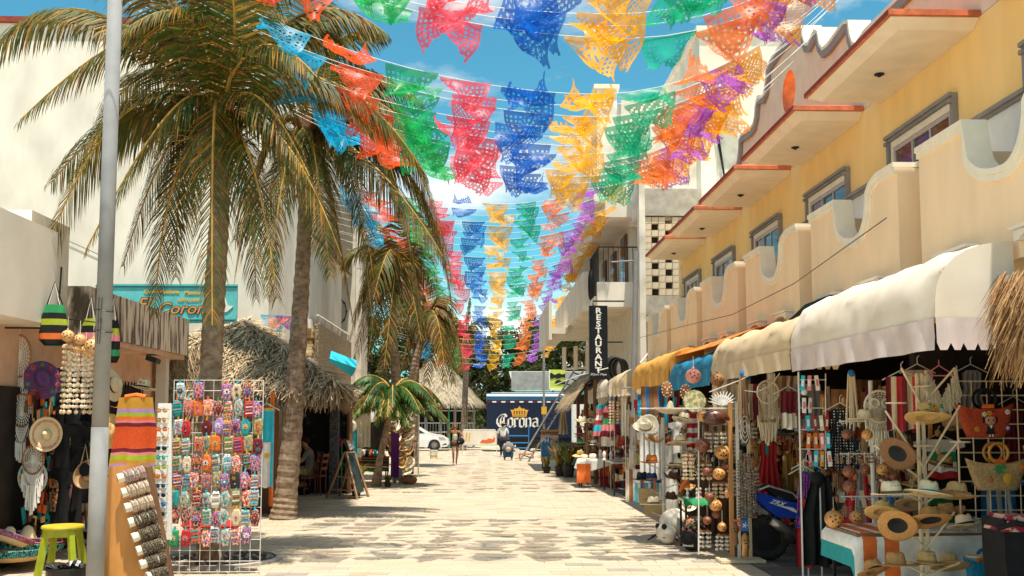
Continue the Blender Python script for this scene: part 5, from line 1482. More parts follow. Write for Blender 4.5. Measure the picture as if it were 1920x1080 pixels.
for i in range(240):
 a = R.uniform(0,6.28); q = R.uniform(0,.17); p = Vector((4.42 + q * math.cos(a), 9.1 + q * math.sin(a) * .6,.78 + R.uniform(0,.10 * (1 - q / .2)))); d = Vector((R.uniform(-1,1), R.uniform(-1,0), R.uniform(-1,.1))).normalized() * .07
 b.tube([p, p + d], .003,3)
stuff(b.build('cotton_fringe', rope_w), 'tangle of white cotton fringe on the right of the table', 'cotton')
# wire grid panel right with totes
def grid_panel(label, x0, x1, z0, z1, Y, nx_, nz_, r_=.005, m=white_metal, dY=0):
 t = thing('wire_grid_panel', label, 'display grid')
 for i in range(nx_ + 1): x_ = x0 + (x1 - x0) * i / nx_; MB().tube([(x_, Y + dY * i / nx_, z0), (x_, Y + dY * i / nx_, z1)], r_ * (1.7 if i in (0, nx_) else 1), 4).build('wire', m, t)
 for j in range(nz_ + 1): z_ = z0 + (z1 - z0) * j / nz_; MB().tube([(x0, Y + .004, z_), (x1, Y + dY + .004, z_)], r_, 4).build('wire', m, t)
 return t
g0, g1 = P(1806,1090,9.0), P(1990,715,9.0)
grid_panel('white wire grid at the right edge holding two straw totes', g0.x, g1.x, .05, g1.z, 9.0,7,16,.006, wood_cream)
t = straw_bag('red woven tote with doll face, black ring handles and felt flowers', 1846,762,8.85,.53,.27, mat('red woven straw', (.42,.06,.02), .75,.2,50,.5), black_m)
f = MB(); U, V, Nn = Vector((1,0,0)), Vector((0,0,1)), Vector((0,-1,0))
f.ball((.01,-.075,-.12), (.05,.012,.042), 14,0)
f.ball((.01,-.070,-.088), (.056,.012,.03), 12,1); f.ball((-.045,-.070,-.12), (.014,.01,.03), 8,1); f.ball((.065,-.070,-.12), (.014,.01,.03), 8,1)
for dx in (-.012,.032): f.ball((dx, -.088,-.122), (.008,.003,.009), 8,1)
f.ball((.01,-.088,-.145), (.007,.003,.004), 6,2)
f.prism([(-.01,0), (.03,0), (.045,-.08), (-.03,-.08)], lambda u, v, q: Vector((u, q, -.165 + v)), -.082,-.07,1)
f.prism([(-.005,0), (.024,0), (.01,-.03)], lambda u, v, q: Vector((u, q, -.165 + v)), -.086,-.083,3)
for dx in (-.004,.022): f.bb(dx, dx + .008,-.08,-.072,-.265,-.245,3)
f.build('doll_applique', [skin_l, black_m, red_c, white_c], t)
f = MB()
for (c_, r_, mi, cm) in (((-.045,-.082,-.07), .028,0,1), ((.0,-.084,-.062), .028,1,2), ((.045,-.082,-.07), .030,2,2)): flower(f, Vector(c_), r_, mi, cm, U, V, Nn, 8)
f.build('hair_flowers', [white_c, yellow_c, red_c, orange_c, lilac_c], t)
for (c_, r_, mi, cm) in (((.17,-.066,-.05), .028,0,4), ((-.17,-.066,-.05), .026,2,2), ((-.11,-.070,-.20), .028,1,3), ((.165,-.068,-.19), .028,4,0)): f = MB(); flower(f, Vector(c_), r_, mi, cm, U, V, Nn, 8); f.build('felt_flower', [white_c, yellow_c, red_c, orange_c, lilac_c], t)
t = straw_bag('natural straw tote with pineapple and small fruit patches, wooden ring handles', 1868,864,8.80,.56,.255, mat('natural woven straw', (.52,.33,.15), .8,.2,45,.5), mat('varnished ring', (.60,.26,.04), .4,.15,8, spec=.6))
f = MB(); f.ball((.06,-.075,-.15), (.042,.012,.050), 12,0)
for i in range(10):
 a = rad(20 + i * 32); c = Vector((0,-.076,-.07)); l = R.uniform(.055,.085)
 f.add([c, c + Vector((math.cos(a + .25) * l * .5,0, math.sin(a + .25) * l * .5)), c + Vector((math.cos(a) * l, -.004, math.sin(a) * l)), c + Vector((math.cos(a - .25) * l * .5,0, math.sin(a - .25) * l * .5))], [(0,1,2,3)], 1)
for (x_, z_) in ((-.09,-.16), (.19,-.05)): f.ball((x_, -.072, z_), (.024,.01,.024), 8,2); f.ball((x_, -.074, z_ + .022), (.014,.01,.008), 6,1)
f.build('fruit_patches', [yellow_c, green_c, orange_c], t)
straw_bag('brown straw tote half cut off at the right edge', 1960,840,8.7,.4,.22, straw_dark, leather)
straw_bag('bright blue woven beach bag on the ground right of the table', 1838,1048,8.9,.30,.25, mat('blue woven plastic', (.02,.28,.48), .6,.2,50,.5), blue_c)
b = MB()
for i in range(3): b.bb(4.25,4.75,10.2,10.5,.55 + i * .17,.71 + i * .17)
tag(b.build('crate_stack', mat('green plastic', (.02,.22,.05), .5,.1,4)), 'green plastic drawers behind the white wire grid', 'crate')
# stroller / folded black bag at the lower right
t = thing('stroller', 'black stroller with a patterned seat liner at the lower right corner', 'stroller', (0,0,0))
c = P(1925,1055,7.6)
b = MB(); b.prism([(-.16,.30), (.3,.30), (.3,-.4), (-.12,-.4), (-.16,0)], lambda u, v, q: Vector((c.x + u, c.y + q, c.z + v + .02)), 0,.35); b.build('seat_body', black_m, t)
b = MB(); b.prism([(-.17,.26), (.3,.26), (.3,.36), (-.12,.38)], lambda u, v, q: Vector((c.x + u, c.y + q, c.z + v - .03)), -.02,.3); b.build('liner', mat('patterned liner', (.70,.42,.30), .85,.3,14, col2=(.30,.02,.05), lo=.48, hi=.52), t)
b = MB(); b.tube([(c.x - .25, c.y - .05, c.z + .26), (c.x - .1, c.y - .05, c.z + .3), (c.x + .3, c.y - .05, c.z + .22)], .022,7); b.build('grip_bar', dark_metal, t)
b = MB(); b.tube([(c.x + .1 + .26 * math.cos(a), c.y - .08,.27 + .26 * math.sin(a)) for a in [i * .3 for i in range(22)]], .022,6,0, False); b.build('wheel', rubber, t)

# ------------------------------------------------------------------ stall wall of goods behind the hat tree
owl = thing('macrame_wall_hanging', 'round owl-shaped cream macrame hanging between the wooden sticks and the sunflower hat', 'macrame', P(1650,762,9.7))
macrame(owl, .15,22,.30,24, rope_m, True, True, .10, rope_m)
b = MB()
for dx in (-.055,.055): b.tube([(dx + .04 * math.cos(a), -.02,.03 + .04 * math.sin(a)) for a in [i * .52 for i in range(13)]], .012,5,0, False)
b.build('owl_eyes', rope_m, owl)
owl2 = thing('macrame_wall_hanging', 'second macrame hoop half hidden behind the owl-shaped one', 'macrame', P(1678,780,10.0)); macrame(owl2,.12,18,.34,18, rope_tan, True, True, .08, rope_tan)
ow3 = thing('macrame_wall_hanging', 'long natural macrame owl hanging under the cream awning', 'macrame', P(1440,735,11.6)); macrame(ow3,.13,20,.22,22, rope_tan, True, True, .28, rope_tan, .95)
b = MB()
for i in range(60):
 x_ = R.uniform(-.11,.11); b.tube([(x_, 0,-.35), (x_ * .8, R.uniform(-.02,.02), -.35 - R.uniform(.08,.22))], .007,4)
b.build('lower_fringe', rope_tan, ow3)
sh = thing('fringed_shawl', 'cream fringed crochet shawl on a pink hanger under the white awning', 'shawl', P(1765,700,8.9))
b = MB()
for i in range(220):
 u = R.uniform(-1,1); z0_ = -.30 * (1 - abs(u)) - .02; b.tube([(u * .14, R.uniform(-.03,.03), z0_ + R.uniform(0,.10)), (u * .16 + R.uniform(-.02,.02), R.uniform(-.04,.02), z0_ - R.uniform(.1,.24) + .14 * (1 - abs(u)))], .005,3)
b.build('fringe', rope_m, sh)
b = MB(); b.tube([(-.16,0,-.02), (-.02,0,.07), (.12,0,-.02), (-.16,0,-.02)], .006,4); b.tube([(-.02,0,.07), (-.02,0,.12)], .004,4); b.build('hanger', pink_c, sh)
# bundle of wooden sticks / belts
for (px, lb, m_) in ((1596, 'bundle of pale wooden back scratchers hung by a blue tie', wood_cream), (1392, 'bundle of wooden flutes hanging beside the long macrame owl', wood_worn)):
 c = P(px, 700,10.2 if px > 1500 else 12.2); t = thing('stick_bundle', lb, 'wooden sticks', c)
 for i in range(8):
  x_ = -.06 + i * .017; MB().tube([(x_ * .5,0,0), (x_ * 1.15, R.uniform(-.03,.03), -R.uniform(.5,.62))], .008,4).build('stick', m_, t)
 MB().ball((0,0,0), (.04,.03,.04), 8).build('tie', blue_c, t)
# keyring strips column left of the stall
t = thing('souvenir_strip_rack', 'white rod rack hung with bright bookmark-like souvenir strips under the white awning', 'display rack')
a_, b_ = P(1497,697,10.3), P(1497,880,10.3)
b = MB(); b.tube([a_, (a_.x, a_.y, .0)], .010,5); b.tube([P(1548,700,10.3), P(1548,880,10.3)], .006,4)
for yy in (712,765,805,842): b.tube([P(1497, yy, 10.3), P(1550, yy, 10.3)], .005,4)
b.build('rod', white_metal, t)
STRC = [cyan_c, red_c, white_c, yellow_c, blue_c, pink_c, orange_c, teal_c, lilac_c, beige_c]
sm = {}
for r_, (yy, cols) in enumerate(((700, (0,5,2)), (742, (2,2)), (775, (0,1,9,1)), (808, (6,6,5,0)), (842, (5,0,3,2)))):
 for c_, ci in enumerate(cols):
  if ci not in sm: sm[ci] = MB().bb(-.020,.020,-.003,.003,-.155,0).mesh('strip', STRC[ci])
  s = thing('souvenir_strip', '%s souvenir strip, %s in the %s row of the strip rack' % (('cyan', 'red', 'white', 'yellow', 'blue', 'pink', 'orange', 'teal', 'lilac', 'beige')[ci], ('leftmost', 'second from left', 'third from left', 'rightmost')[c_], ('top', 'second', 'middle', 'fourth', 'bottom')[r_]), 'souvenir', P(1512 + c_ * 12 - (6 if r_ < 2 else 0) + r_ * 1.5, yy + 4,10.25), (R.uniform(-.1,.1), R.uniform(-.1,.1), R.uniform(-.5,.5)), 'souvenir strips on the white rod rack')
  link('strip', sm[ci], s); MB().bb(-.012,.012,-.005,-.0031,-.11,-.04).build('printed_patch', white_c if ci != 2 else pink_c, s)
# flowers and dark skull dolls left of strips
for i, (px, py, m_, lb) in enumerate(((1508,805, pink_c, 'pink artificial rose on the left side of the strip rack'), (1500,775, maroon_c, 'dark red cloth rose above the pink one on the strip rack'))):
 t = thing('artificial_flower', lb, 'flower', P(px, py, 10.35)); f = MB()
 for k in range(4): flower(f, Vector((R.uniform(-.03,.03), 0, R.uniform(-.03,.03))), .045,0,0, Vector((1,0,0)), Vector((0,0,1)), Vector((0,-1,0)), 6)
 f.build('petals', m_, t)
t = thing('stuffed_doll', 'black and white skeleton doll hanging at the left of the strip rack', 'doll', P(1508,735,10.4))
MB().ball((0,0,0), (.035,.03,.04), 8).build('head', white_c, t); b = MB(); b.ball((0,0,-.10), (.04,.03,.08), 8); b.tube([(-.03,0,-.05), (-.07,0,-.14)], .012,5); b.tube([(.03,0,-.05), (.07,0,-.14)], .012,5); b.tube([(-.02,0,-.16), (-.03,0,-.28)], .014,5); b.tube([(.02,0,-.16), (.03,0,-.28)], .014,5); b.build('body', black_m, t)

# hanging garments in the near stalls: (px, py, Y, w, h, material, label, kind)
def tshirt(mats, w_=.40, h_=.55, bands=None, seed=0): return cloth('garment', mats, w_, h_, bands, 12,16,.014,2, shirt_taper, seed=seed)
def dressm(mats, w_=.42, h_=.9, bands=None, seed=0, f=.03): return cloth('garment', mats, w_, h_, bands, 16,20, f, 4, dress_taper, seed=seed)
polka = mat('black cloth with white dots', (.015,.015,.015), .9,0,1)
n_ = polka.node_tree; vor = n_.nodes.new('ShaderNodeTexVoronoi'); vor.inputs['Scale'].default_value = 34; vor.inputs['Randomness'].default_value = .15
rmp = n_.nodes.new('ShaderNodeValToRGB'); rmp.color_ramp.elements[0].position = .22; rmp.color_ramp.elements[0].color = (.8,.78,.7,1); rmp.color_ramp.elements[1].position = .26; rmp.color_ramp.elements[1].color = (.012,.012,.012,1)
tcn = n_.nodes.new('ShaderNodeTexCoord'); n_.links.new(tcn.outputs['Object'], vor.inputs[0]); n_.links.new(vor.outputs['Distance'], rmp.inputs[0]); n_.links.new(rmp.outputs[0], n_.nodes['Principled BSDF'].inputs['Base Color'])
paisley = mat('purple patterned cloth', (.03,.05,.22), .85,.3,34,0, col2=(.42,.05,.30), lo=.47, hi=.53)
multi = mat('multicolour print', (.10,.35,.32), .85,.3,30,0, col2=(.80,.60,.20), lo=.45, hi=.55)
gs = [
 (1575,772,10.3, dressm([polka], .34,.62), 'black dress with white dots on a hanger left of the wooden sticks'),
 (1612,860,10.6, dressm([red_c, grey_c], .36,.75, lambda u, v: int(u * 3.2) % 2), 'red and grey striped dress behind the black cape'),
 (1507,890,10.9, dressm([paisley], .20,.60), 'purple patterned dress left of the black cape'),
 (1512,880,11.0, dressm([multi], .24,.34), 'short teal and yellow printed top behind the black cape'),
 (1482,835,13.5, dressm([mustard_c], .34,.75), 'long mustard yellow dress behind the blue scooter'),
 (1440,835,13.4, dressm([red_c, teal_c], .34,.68, lambda u, v: 1 if .3 < u < .5 and v < .25 else 0), 'red dress with teal collar beside the mustard dress'),
 (1458,835,13.8, dressm([maroon_c], .42,.8), 'dark red dress between the red and the mustard ones'),
 (1478,740,11.4, cloth('garment', [maroon_c, rope_m], .18,.42, lambda u, v: 1 if v > .62 else 0,10,12,.03,3), 'maroon tassel bag with cream fringe under the cream awning'),
 (1690,712,9.4, cloth('garment', [maroon_c, beige_c, red_c], .28,.5, lambda u, v: int(u * 6) % 3,12,12,.03,3), 'maroon, red and beige striped cloth left of the fringed shawl'),
 (1720,700,9.6, cloth('garment', [beige_c], .28,.42, None, 10,10,.02,3), 'plain beige canvas bag behind the crochet shawl'),
 (1662,760,10.4, cloth('garment', [white_c, black_m], .3,.5, lambda u, v: 1 if .3 < u < .7 and .2 < v < .45 else 0,12,12,.02,2), 'cream tote bag with a black printed square right of the macrame owl'),
 (1820,700,10.2, dressm([grey_c], .3,.6), 'grey blouse behind the red woven tote'),
 (1900,760,10.4, dressm([maroon_c], .3,.7), 'wine-coloured dress behind the white wire grid'),
 (1760,830,10.3, tshirt([white_c, green_c, red_c], .36,.4, lambda u, v: 1 if .3 < v < .55 else (2 if v > .8 else 0)), 'white shirt with a green stripe behind the hat tree'),
 (1640,1000,10.2, tshirt([teal_c], .4,.4), 'teal shirt low behind the striped table'),
 (1870,900,10.3, tshirt([blue_c, white_c], .42,.45, lambda u, v: int(u * 7) % 2), 'blue and white striped shirt behind the pineapple tote'),
]
for (px, py, Y, me, lb) in gs: hang('hanging_garment', lb, 'garment', me, px, py - 6, Y, R.uniform(-.5,.3), 'garments hanging in the right-hand stalls')
# capes on stands
t = thing('draped_cape', 'long black hooded cape with orange lettering on a wire stand beside the scooter', 'cape', P(1537,893,10.7))
capem = cloth('cape', [black_m], .40,.93, None, 18,20,.05,3, lambda v: .45 + .55 * min(1, v * 2.2))
link('cape', capem, t); MB().ball((-.03,0,-.02), (.085,.09,.075), 12).build('hood', black_m, t)
text('DRA', .085, Matrix.Translation((.05,-.085,-.43)) @ Matrix.Rotation(rad(90), 4, 'X'), orange_c, t, .003, 'LEFT', .004)
MB().tube([(0,.0,-.05), (0,0,-t.location.z)], .010,5).build('stand', white_metal, t)
t = thing('draped_cape', 'long plain red cape on a wire stand just left of the black cape', 'cape', P(1513,935,10.9))
link('cape', cloth('cape', [red_c], .26,.72, None, 14,18,.04,3, lambda v: .55 + .45 * min(1, v * 2)), t)
b = MB(); b.tube([(0,0,.2), (0,0,-t.location.z)], .010,5); b.tube([(.22 * math.cos(i * .4), .22 * math.sin(i * .4), -t.location.z + .01) for i in range(17)], .007,4,0, False); b.tube([(.35 + .2 * math.cos(i * .4), .2 * math.sin(i * .4), -t.location.z + .01) for i in range(17)], .007,4,0, False); b.build('stand', white_metal, t)

# coconut display stand
t = thing('coconut_stand', 'white pole stand with wire tiers for carved coconuts behind the hat tree', 'display stand')
cp = P(1640,1000,9.9)
b = MB(); b.tube([(cp.x, cp.y, 0), (cp.x, cp.y, P(0,712,9.9).z)], .022,8); b.build('pole', white_metal, t)
for yy in (790,852,934):
 z_ = P(0, yy, 9.9).z; b = MB(); b.tube([(cp.x - .34, cp.y - .05, z_), (cp.x + .3, cp.y - .05, z_)], .008,5)
 for i in range(8): b.tube([(cp.x - .32 + i * .08, cp.y - .05, z_), (cp.x - .32 + i * .08, cp.y - .07, z_ - .03), (cp.x - .30 + i * .08, cp.y - .08, z_ - .02)], .004,4)
 b.build('tier', white_metal, t)
b = MB(); 
for i in range(5): b.tube([(cp.x, cp.y, .25), (cp.x + .35 * math.cos(i * 1.257), cp.y + .3 * math.sin(i * 1.257), .01)], .010,4)
b.build('foot', white_metal, t)
hat('panama', straw_pale, straw_pale, P(1622,785,9.7), (rad(-3), 0,0), 'white straw hat resting on top of the coconut stand', None, .85)
b = MB(); q = P(1598,787,9.7)
for i, (px, py, r_, m_, face, lb) in enumerate(((1588,814,.05, gourd_dark, 0, 'reddish carved coconut under the white hat, left'), (1626,815,.052, gourd_m, 0, 'lighter carved coconut under the white hat, right'),
 (1592,884,.06, gourd_dark, 0, 'upper half of a red-brown double gourd on the coconut stand'), (1594,912,.065, gourd_dark, 0, 'lower half of a red-brown double gourd on the coconut stand'),
 (1563,973,.085, gourd_m, 0, 'large orange-brown polished gourd hanging beside the cape'), (1605,970,.065, gourd_m, 1, 'orange jack-o-lantern coconut at the left table end'),
 (1655,880,.06, gourd_m, 1, 'carved face coconut left of the hat tree pole'), (1675,893,.055, gourd_dark, 0, 'small dark coconut right of the carved face coconut'),
 (1660,905,.05, gourd_dark, 0, 'dark coconut tucked under the carved face coconut'), (1622,880,.05, gourd_dark, 1, 'dark coconut behind the double gourd'))):
 gourd(lb, px, py, 9.5, r_, m_, bool(face), 'carved coconuts and gourds on the right', .12)
for i, (px, py, w_, h_, lb) in enumerate(((1565,1000,.14,.14, 'small bunch of dark seed shells under the large polished gourd'), (1600,850,.32,.10, 'fringe of dark seed strings on the upper tier of the coconut stand'), (1655,850,.28,.10, 'fringe of seed strings right of the coconut stand pole'), (1600,950,.2,.10, 'dark seed strings on the lower tier of the coconut stand'))):
 chime(lb, px, py, 9.75, w_, h_, 12, mat('brown seeds', (.18,.06,.03), .4,.4,30,0, spec=.5, col2=(.45,.28,.16)), False, .012, 'bunches of seed strings')
# extra stock filling the stall depths, all named individually
ex = [(1516,720,11.5, grey_c), (1850,1000,10.6, black_m), (1700,880,10.9, maroon_c), (1590,730,10.9, leather), (1630,712,11.0, wood_brown), (1880,700,10.8, thatch_m), (1740,740,11.0, leather), (1550,940,11.2, grey_c), (1790,760,10.8, black_m)]
nmz = ['grey shawl deep in the stall behind the strip rack', 'black skirt low behind the green drawers', 'maroon scarf in the shade behind the hat tree arms', 'brown leather bag strap bunch left of the sticks', 'brown fringe bundle above the owl macrame', 'dry palm bundle beside the thatched eave', 'brown suede fringe behind the pink hanger', 'grey cloth in the shade right of the black cape', 'black blouse behind the sunflower hat']
for (px, py, Y, m_), lb in zip(ex, nmz): hang('hanging_garment', lb, 'garment', cloth('garment', [m_], .34,.55, None, 10,12,.04,4, seed=px), px, py, Y, R.uniform(-.4,.4), None, False)

# ------------------------------------------------------------------ scooter
t = thing('motor_scooter', 'blue and black motor scooter parked tail-out beside the capes', 'scooter', (0,0,0))
ysx = 12.75; wc = P(1437,990, ysx); wc.z = .29; S0 = wc.x
def sprism(poly, y0, y1, m, nm, par=None, bev=0):
 return MB().prism(poly, lambda u, v, q: Vector((S0 + u, ysx + q, v)), y0, y1).build(nm, m, par or t)
def wheel(xc, rw):
 w_ = MB().lathe([(rw * .6,-.05), (rw * .85,-.065), (rw * .97,-.05), (rw, -.02), (rw, .02), (rw * .97,.05), (rw * .85,.065), (rw * .6,.05)], 32,0, Matrix.Translation((xc, ysx, rw)) @ Matrix.Rotation(rad(90), 4, 'X')).build('wheel', dusty_rubber, t, True)
 tr = MB()
 for i in range(36):
  a = i * math.pi / 18; M = Matrix.Rotation(-a, 3, 'Y'); tr.box((xc + math.cos(a) * rw, ysx + (.02 if i % 2 else -.02), rw + math.sin(a) * rw), (.014,.05,.022), 0, M)
 tr.build('tread', dusty_rubber, w_)
 MB().lathe([(0,-.05), (rw * .12,-.05), (rw * .14,-.03), (rw * .58,-.035), (rw * .62,-.05), (rw * .62,.04), (0,.04)], 28,0, Matrix.Translation((xc, ysx, rw)) @ Matrix.Rotation(rad(90), 4, 'X')).build('rim', dark_metal, w_)
wheel(S0,.28); wheel(S0 + 1.22,.28)
bluep = mat('blue scooter paint', (.01,.06,.45), .22,.05,4, spec=.7)
sprism([(-.22,.86), (-.05,.83), (.18,.76), (.42,.70), (.52,.56), (.36,.52), (.12,.54), (-.02,.64), (-.12,.74)], -.13,-.06, bluep, 'side_panel')
sprism([(-.22,.86), (-.05,.83), (.18,.76), (.42,.70), (.52,.56), (.36,.52), (.12,.54), (-.02,.64), (-.12,.74)], .06,.13, bluep, 'side_panel')
sprism([(-.10,.84), (.18,.77), (.5,.70), (.5,.5), (.05,.58)], -.058,.058, black_m, 'inner_frame')
sprism([(-.06,.90), (.02,.94), (.30,.86), (.55,.83), (.78,.80), (.80,.72), (.4,.72), (.1,.80)], -.12,.12, black_m, 'seat')
sprism([(-.24,.87), (-.1,.84), (-.08,.80), (-.20,.79)], -.06,.06, red_c, 'tail_light')
sprism([(-.30,.62), (-.18,.70), (-.02,.62), (.0,.56), (-.14,.60), (-.28,.56)], -.07,.07, grey_c, 'rear_fender')
b = MB(); b.tube([(S0 - .12, ysx - .13,.88), (S0 + .0, ysx - .15,.93), (S0 + .3, ysx - .14,.84), (S0 + .36, ysx - .13,.78)], .013,7); b.tube([(S0 - .12, ysx + .13,.88), (S0 + .0, ysx + .15,.93), (S0 + .3, ysx + .14,.84)], .013,7); b.build('grab_rail', alu, t)
b = MB(); b.tube([(S0 + .02, ysx - .14,.50), (S0 + .12, ysx - .15,.44), (S0 + .42, ysx - .15,.30)], [.05,.062,.045], 10); b.build('exhaust', mat('brushed metal', (.42,.38,.32), .35,.15,10, metal=.8), t, True)
b = MB(); b.tube([(S0 - .02, ysx - .10,.52), (S0 + .5, ysx - .10,.20), (S0 + .6, ysx - .1,.18)], .022,6); b.build('exhaust_pipe', dark_metal, t)
b = MB(); b.box((S0 + .32, ysx, .32), (.30,.2,.22)); b.ball((S0 + .30, ysx - .1,.33), (.11,.05,.11), 12); b.ball((S0 + .1, ysx + .08,.32), (.16,.05,.09), 10); b.build('engine', mat('engine cast metal', (.06,.055,.05), .5,.2,12,.2, metal=.5), t)
sprism([(.5,.56), (.8,.72), (.95,.3), (1.0,.18), (.5,.18), (.45,.3)], -.12,.12, black_m, 'footboard')
sprism([(.92,.2), (1.0,.25), (1.08,.95), (.98,1.0)], -.16,.16, bluep, 'leg_shield')
b = MB(); b.tube([(S0 + 1.22, ysx, .29), (S0 + 1.03, ysx, 1.02)], .03,6); b.tube([(S0 + 1.0, ysx - .32,1.06), (S0 + 1.03, ysx, 1.0), (S0 + 1.0, ysx + .32,1.06)], .016,6); b.build('handlebar', dark_metal, t)
b = MB(); b.ball((S0 + 1.08, ysx, .95), (.08,.10,.08), 10); b.build('headlight', alu, t)
text('ZRX', .075, Matrix.Translation((S0 + .10, ysx - .133,.72)) @ Matrix.Rotation(rad(14), 4, 'Y') @ Matrix.Rotation(rad(90), 4, 'X'), white_c, t, .001, 'CENTER', .002, 'lettering', 1.2,.5)
MB().prism([(.06,.70), (.30,.66), (.40,.58), (.30,.61), (.24,.64)], lambda u, v, q: Vector((S0 + u, ysx + q, v)), -.134,-.131).build('decal', white_c, t)

# ------------------------------------------------------------------ shell and gourd rack
YG = 12.9
t = thing('chime_rack', 'tall wooden rack with carved masks beside the shell chimes', 'display rack')
for (px, m_, w_) in ((1368, mat('orange wood', (.60,.28,.09), .6,.2,8, stretch=(1,1,.2)), .05), (1381, white_c, .035), (1402, wood_cream, .035)):
 a_, c_ = P(px, 755, YG - .2), P(px, 1050, YG - .2); b = MB(); b.bb(a_.x - w_ / 2, a_.x + w_ / 2, YG - .22, YG - .18,0.02, a_.z); b.build('board', m_, t)
b = MB(); a_, c_ = P(1345,1050, YG - .3), P(1428,1050, YG - .3)
for i in range(3): b.bb(a_.x, c_.x, YG - .5 + i * .12, YG - .42 + i * .12,.01,.045)
b.build('base', wood_cream, t)
b = MB(); zt_ = P(0,766, YG).z; b.tube([P(1200,766, YG + .8), P(1385,766, YG)], .010,5); b.tube([P(1310,1040, YG - .1), P(1310,766, YG - .1)], .011,5); b.build('rail', white_metal, t)
maskm = mat('carved dark stone', (.07,.06,.055), .6,.3,28,.6, col2=(.42,.36,.30), lo=.45, hi=.6)
t = thing('carved_calendar', 'tall oval carved disc hanging on the rack, grey and finely cut', 'carving', P(1396,800, YG - .45))
MB().ball((0,0,0), (.075,.018,.24), 20).build('disc', maskm, t, True)
b = MB()
for q in (.35,.6,.85): b.tube([(.07 * q * math.cos(a), -.021,.22 * q * math.sin(a)) for a in [i * .2618 for i in range(25)]], .005,4,0, False)
for i in range(24): a = i * .2618; b.ball((.06 * math.cos(a), -.02,.19 * math.sin(a)), (.007,.005,.012), 5)
b.build('carved_rings', shell_w, t)
bead = mat('mixed beads', (.06,.03,.02), .5,.5,60,.1, col2=(.55,.46,.36), lo=.4, hi=.62)
for i, (px, py, ln, lb) in enumerate(((1388,862,.72, 'long strand of dark pendants, left of the pair below the carved disc'), (1400,850,.80, 'long strand of mottled pendants, middle below the carved disc'), (1410,880,.6, 'long bead strand nearest the scooter'))):
 chime(lb, px, py, YG - .35 - i * .01,.07, ln, 5, bead, False, .017, 'pendant strands on the chime rack')
for i, (px, py, m_, lb) in enumerate(((1378,1000, wood_brown, 'carved brown idol at the foot of the rack, left'), (1397,1022, gourd_m, 'carved orange idol at the foot of the rack, right'), (1396,985, blue_c, 'blue painted plaque above the orange idol'), (1382,985, orange_c, 'orange painted plaque left of the blue one'))):
 t = thing('carved_idol' if i < 2 else 'painted_plaque', lb, 'carving', P(px, py, YG - .5))
 if i < 2:
  MB().lathe([(.03,-.14), (.045,-.12), (.035,-.02), (.05,.02), (.042,.10), (.02,.14), (0,.15)], 10).build('body', m_, t, True)
  b = MB(); b.ball((-.018,-.042,.06), .009,6); b.ball((.018,-.042,.06), .009,6); b.bb(-.02,.02,-.05,-.036,.02,.032); b.build('face', dark_int, t)
 else:
  MB().bb(-.045,.045,-.012,.012,-.07,.07).build('board', m_, t); f = MB(); flower(f, Vector((0,-.014,0)), .04,0,0, Vector((1,0,0)), Vector((0,0,1)), Vector((0,-1,0)), 5); f.build('motif', white_c, t)
# gourds (face, colour) hung over the shells
gl = [(1300,705,.10, flat('pink striped gourd', (.70,.28,.22), .4), 0, 'pink and cream striped gourd under the blue awning edge'), (1345,712,.09, leather, 0, 'brown ribbed gourd behind the white coral'),
 (1318,780,.08, gourd_m, 0, 'light orange gourd partly behind the dark oblong one'), (1318,835,.095, gourd_dark, 0, 'brown round gourd above left of the pumpkin-faced one'), (1355,848,.10, gourd_m, 1, 'pumpkin-faced gourd in the middle of the shell rack'),
 (1328,835,.0, None, 0, ''), (1348,888,.085, gourd_m, 0, 'golden gourd below the pumpkin face, hanging in the sun'), (1325,884,.06, gourd_dark, 0, 'dark gourd left of the golden one'), (1360,875,.05, gourd_dark, 0, 'small dark gourd at the right of the golden one'),
 (1342,948,.08, gourd_m, 0, 'shiny orange gourd with holes near the middle of the chimes'), (1330,932,.06, gourd_dark, 0, 'brown gourd left above the shiny orange one'), (1366,925,.055, gourd_m, 0, 'orange gourd right above the shiny one, against the boards'),
 (1326,976,.055, gourd_dark, 1, 'red-brown carved gourd low on the left of the chimes'), (1354,988,.06, gourd_m, 1, 'orange carved gourd low on the right of the chimes'), (1343,965,.05, gourd_dark, 0, 'dark spotted gourd behind the low carved ones'),
 (1411,780,.06, gourd_m, 0, 'small orange gourd at the top of the strand right of the boards'), (1411,835,.07, gourd_m, 1, 'teardrop orange gourd with a carved smile right of the boards'), (1412,868,.065, gourd_m, 0, 'round amber gourd above the scooter'),
 (1282,806,.045, coco_m, 0, 'small dark coconut mask left of the brown gourd')]
for (px, py, r_, m_, fc, lb) in gl:
 if r_: gourd(lb, px, py, YG - .15 if px < 1405 else YG + .1, r_, m_, bool(fc), 'gourds on the shell chime rack', .15)
t = thing('carved_gourd', 'dark brown oblong gourd lying across the top of the chimes', 'gourd', P(1342,783, YG - .25)); MB().ball((0,0,0), (.17,.09,.10), 16).build('shell', coco_m, t, True); MB().lathe([(.035,0), (.02,-.02), (0,-.02)], 10,0, Matrix.Translation((.13,-.075,-.02)) @ Matrix.Rotation(rad(90), 4, 'X')).build('end_cap', gourd_dark, t)
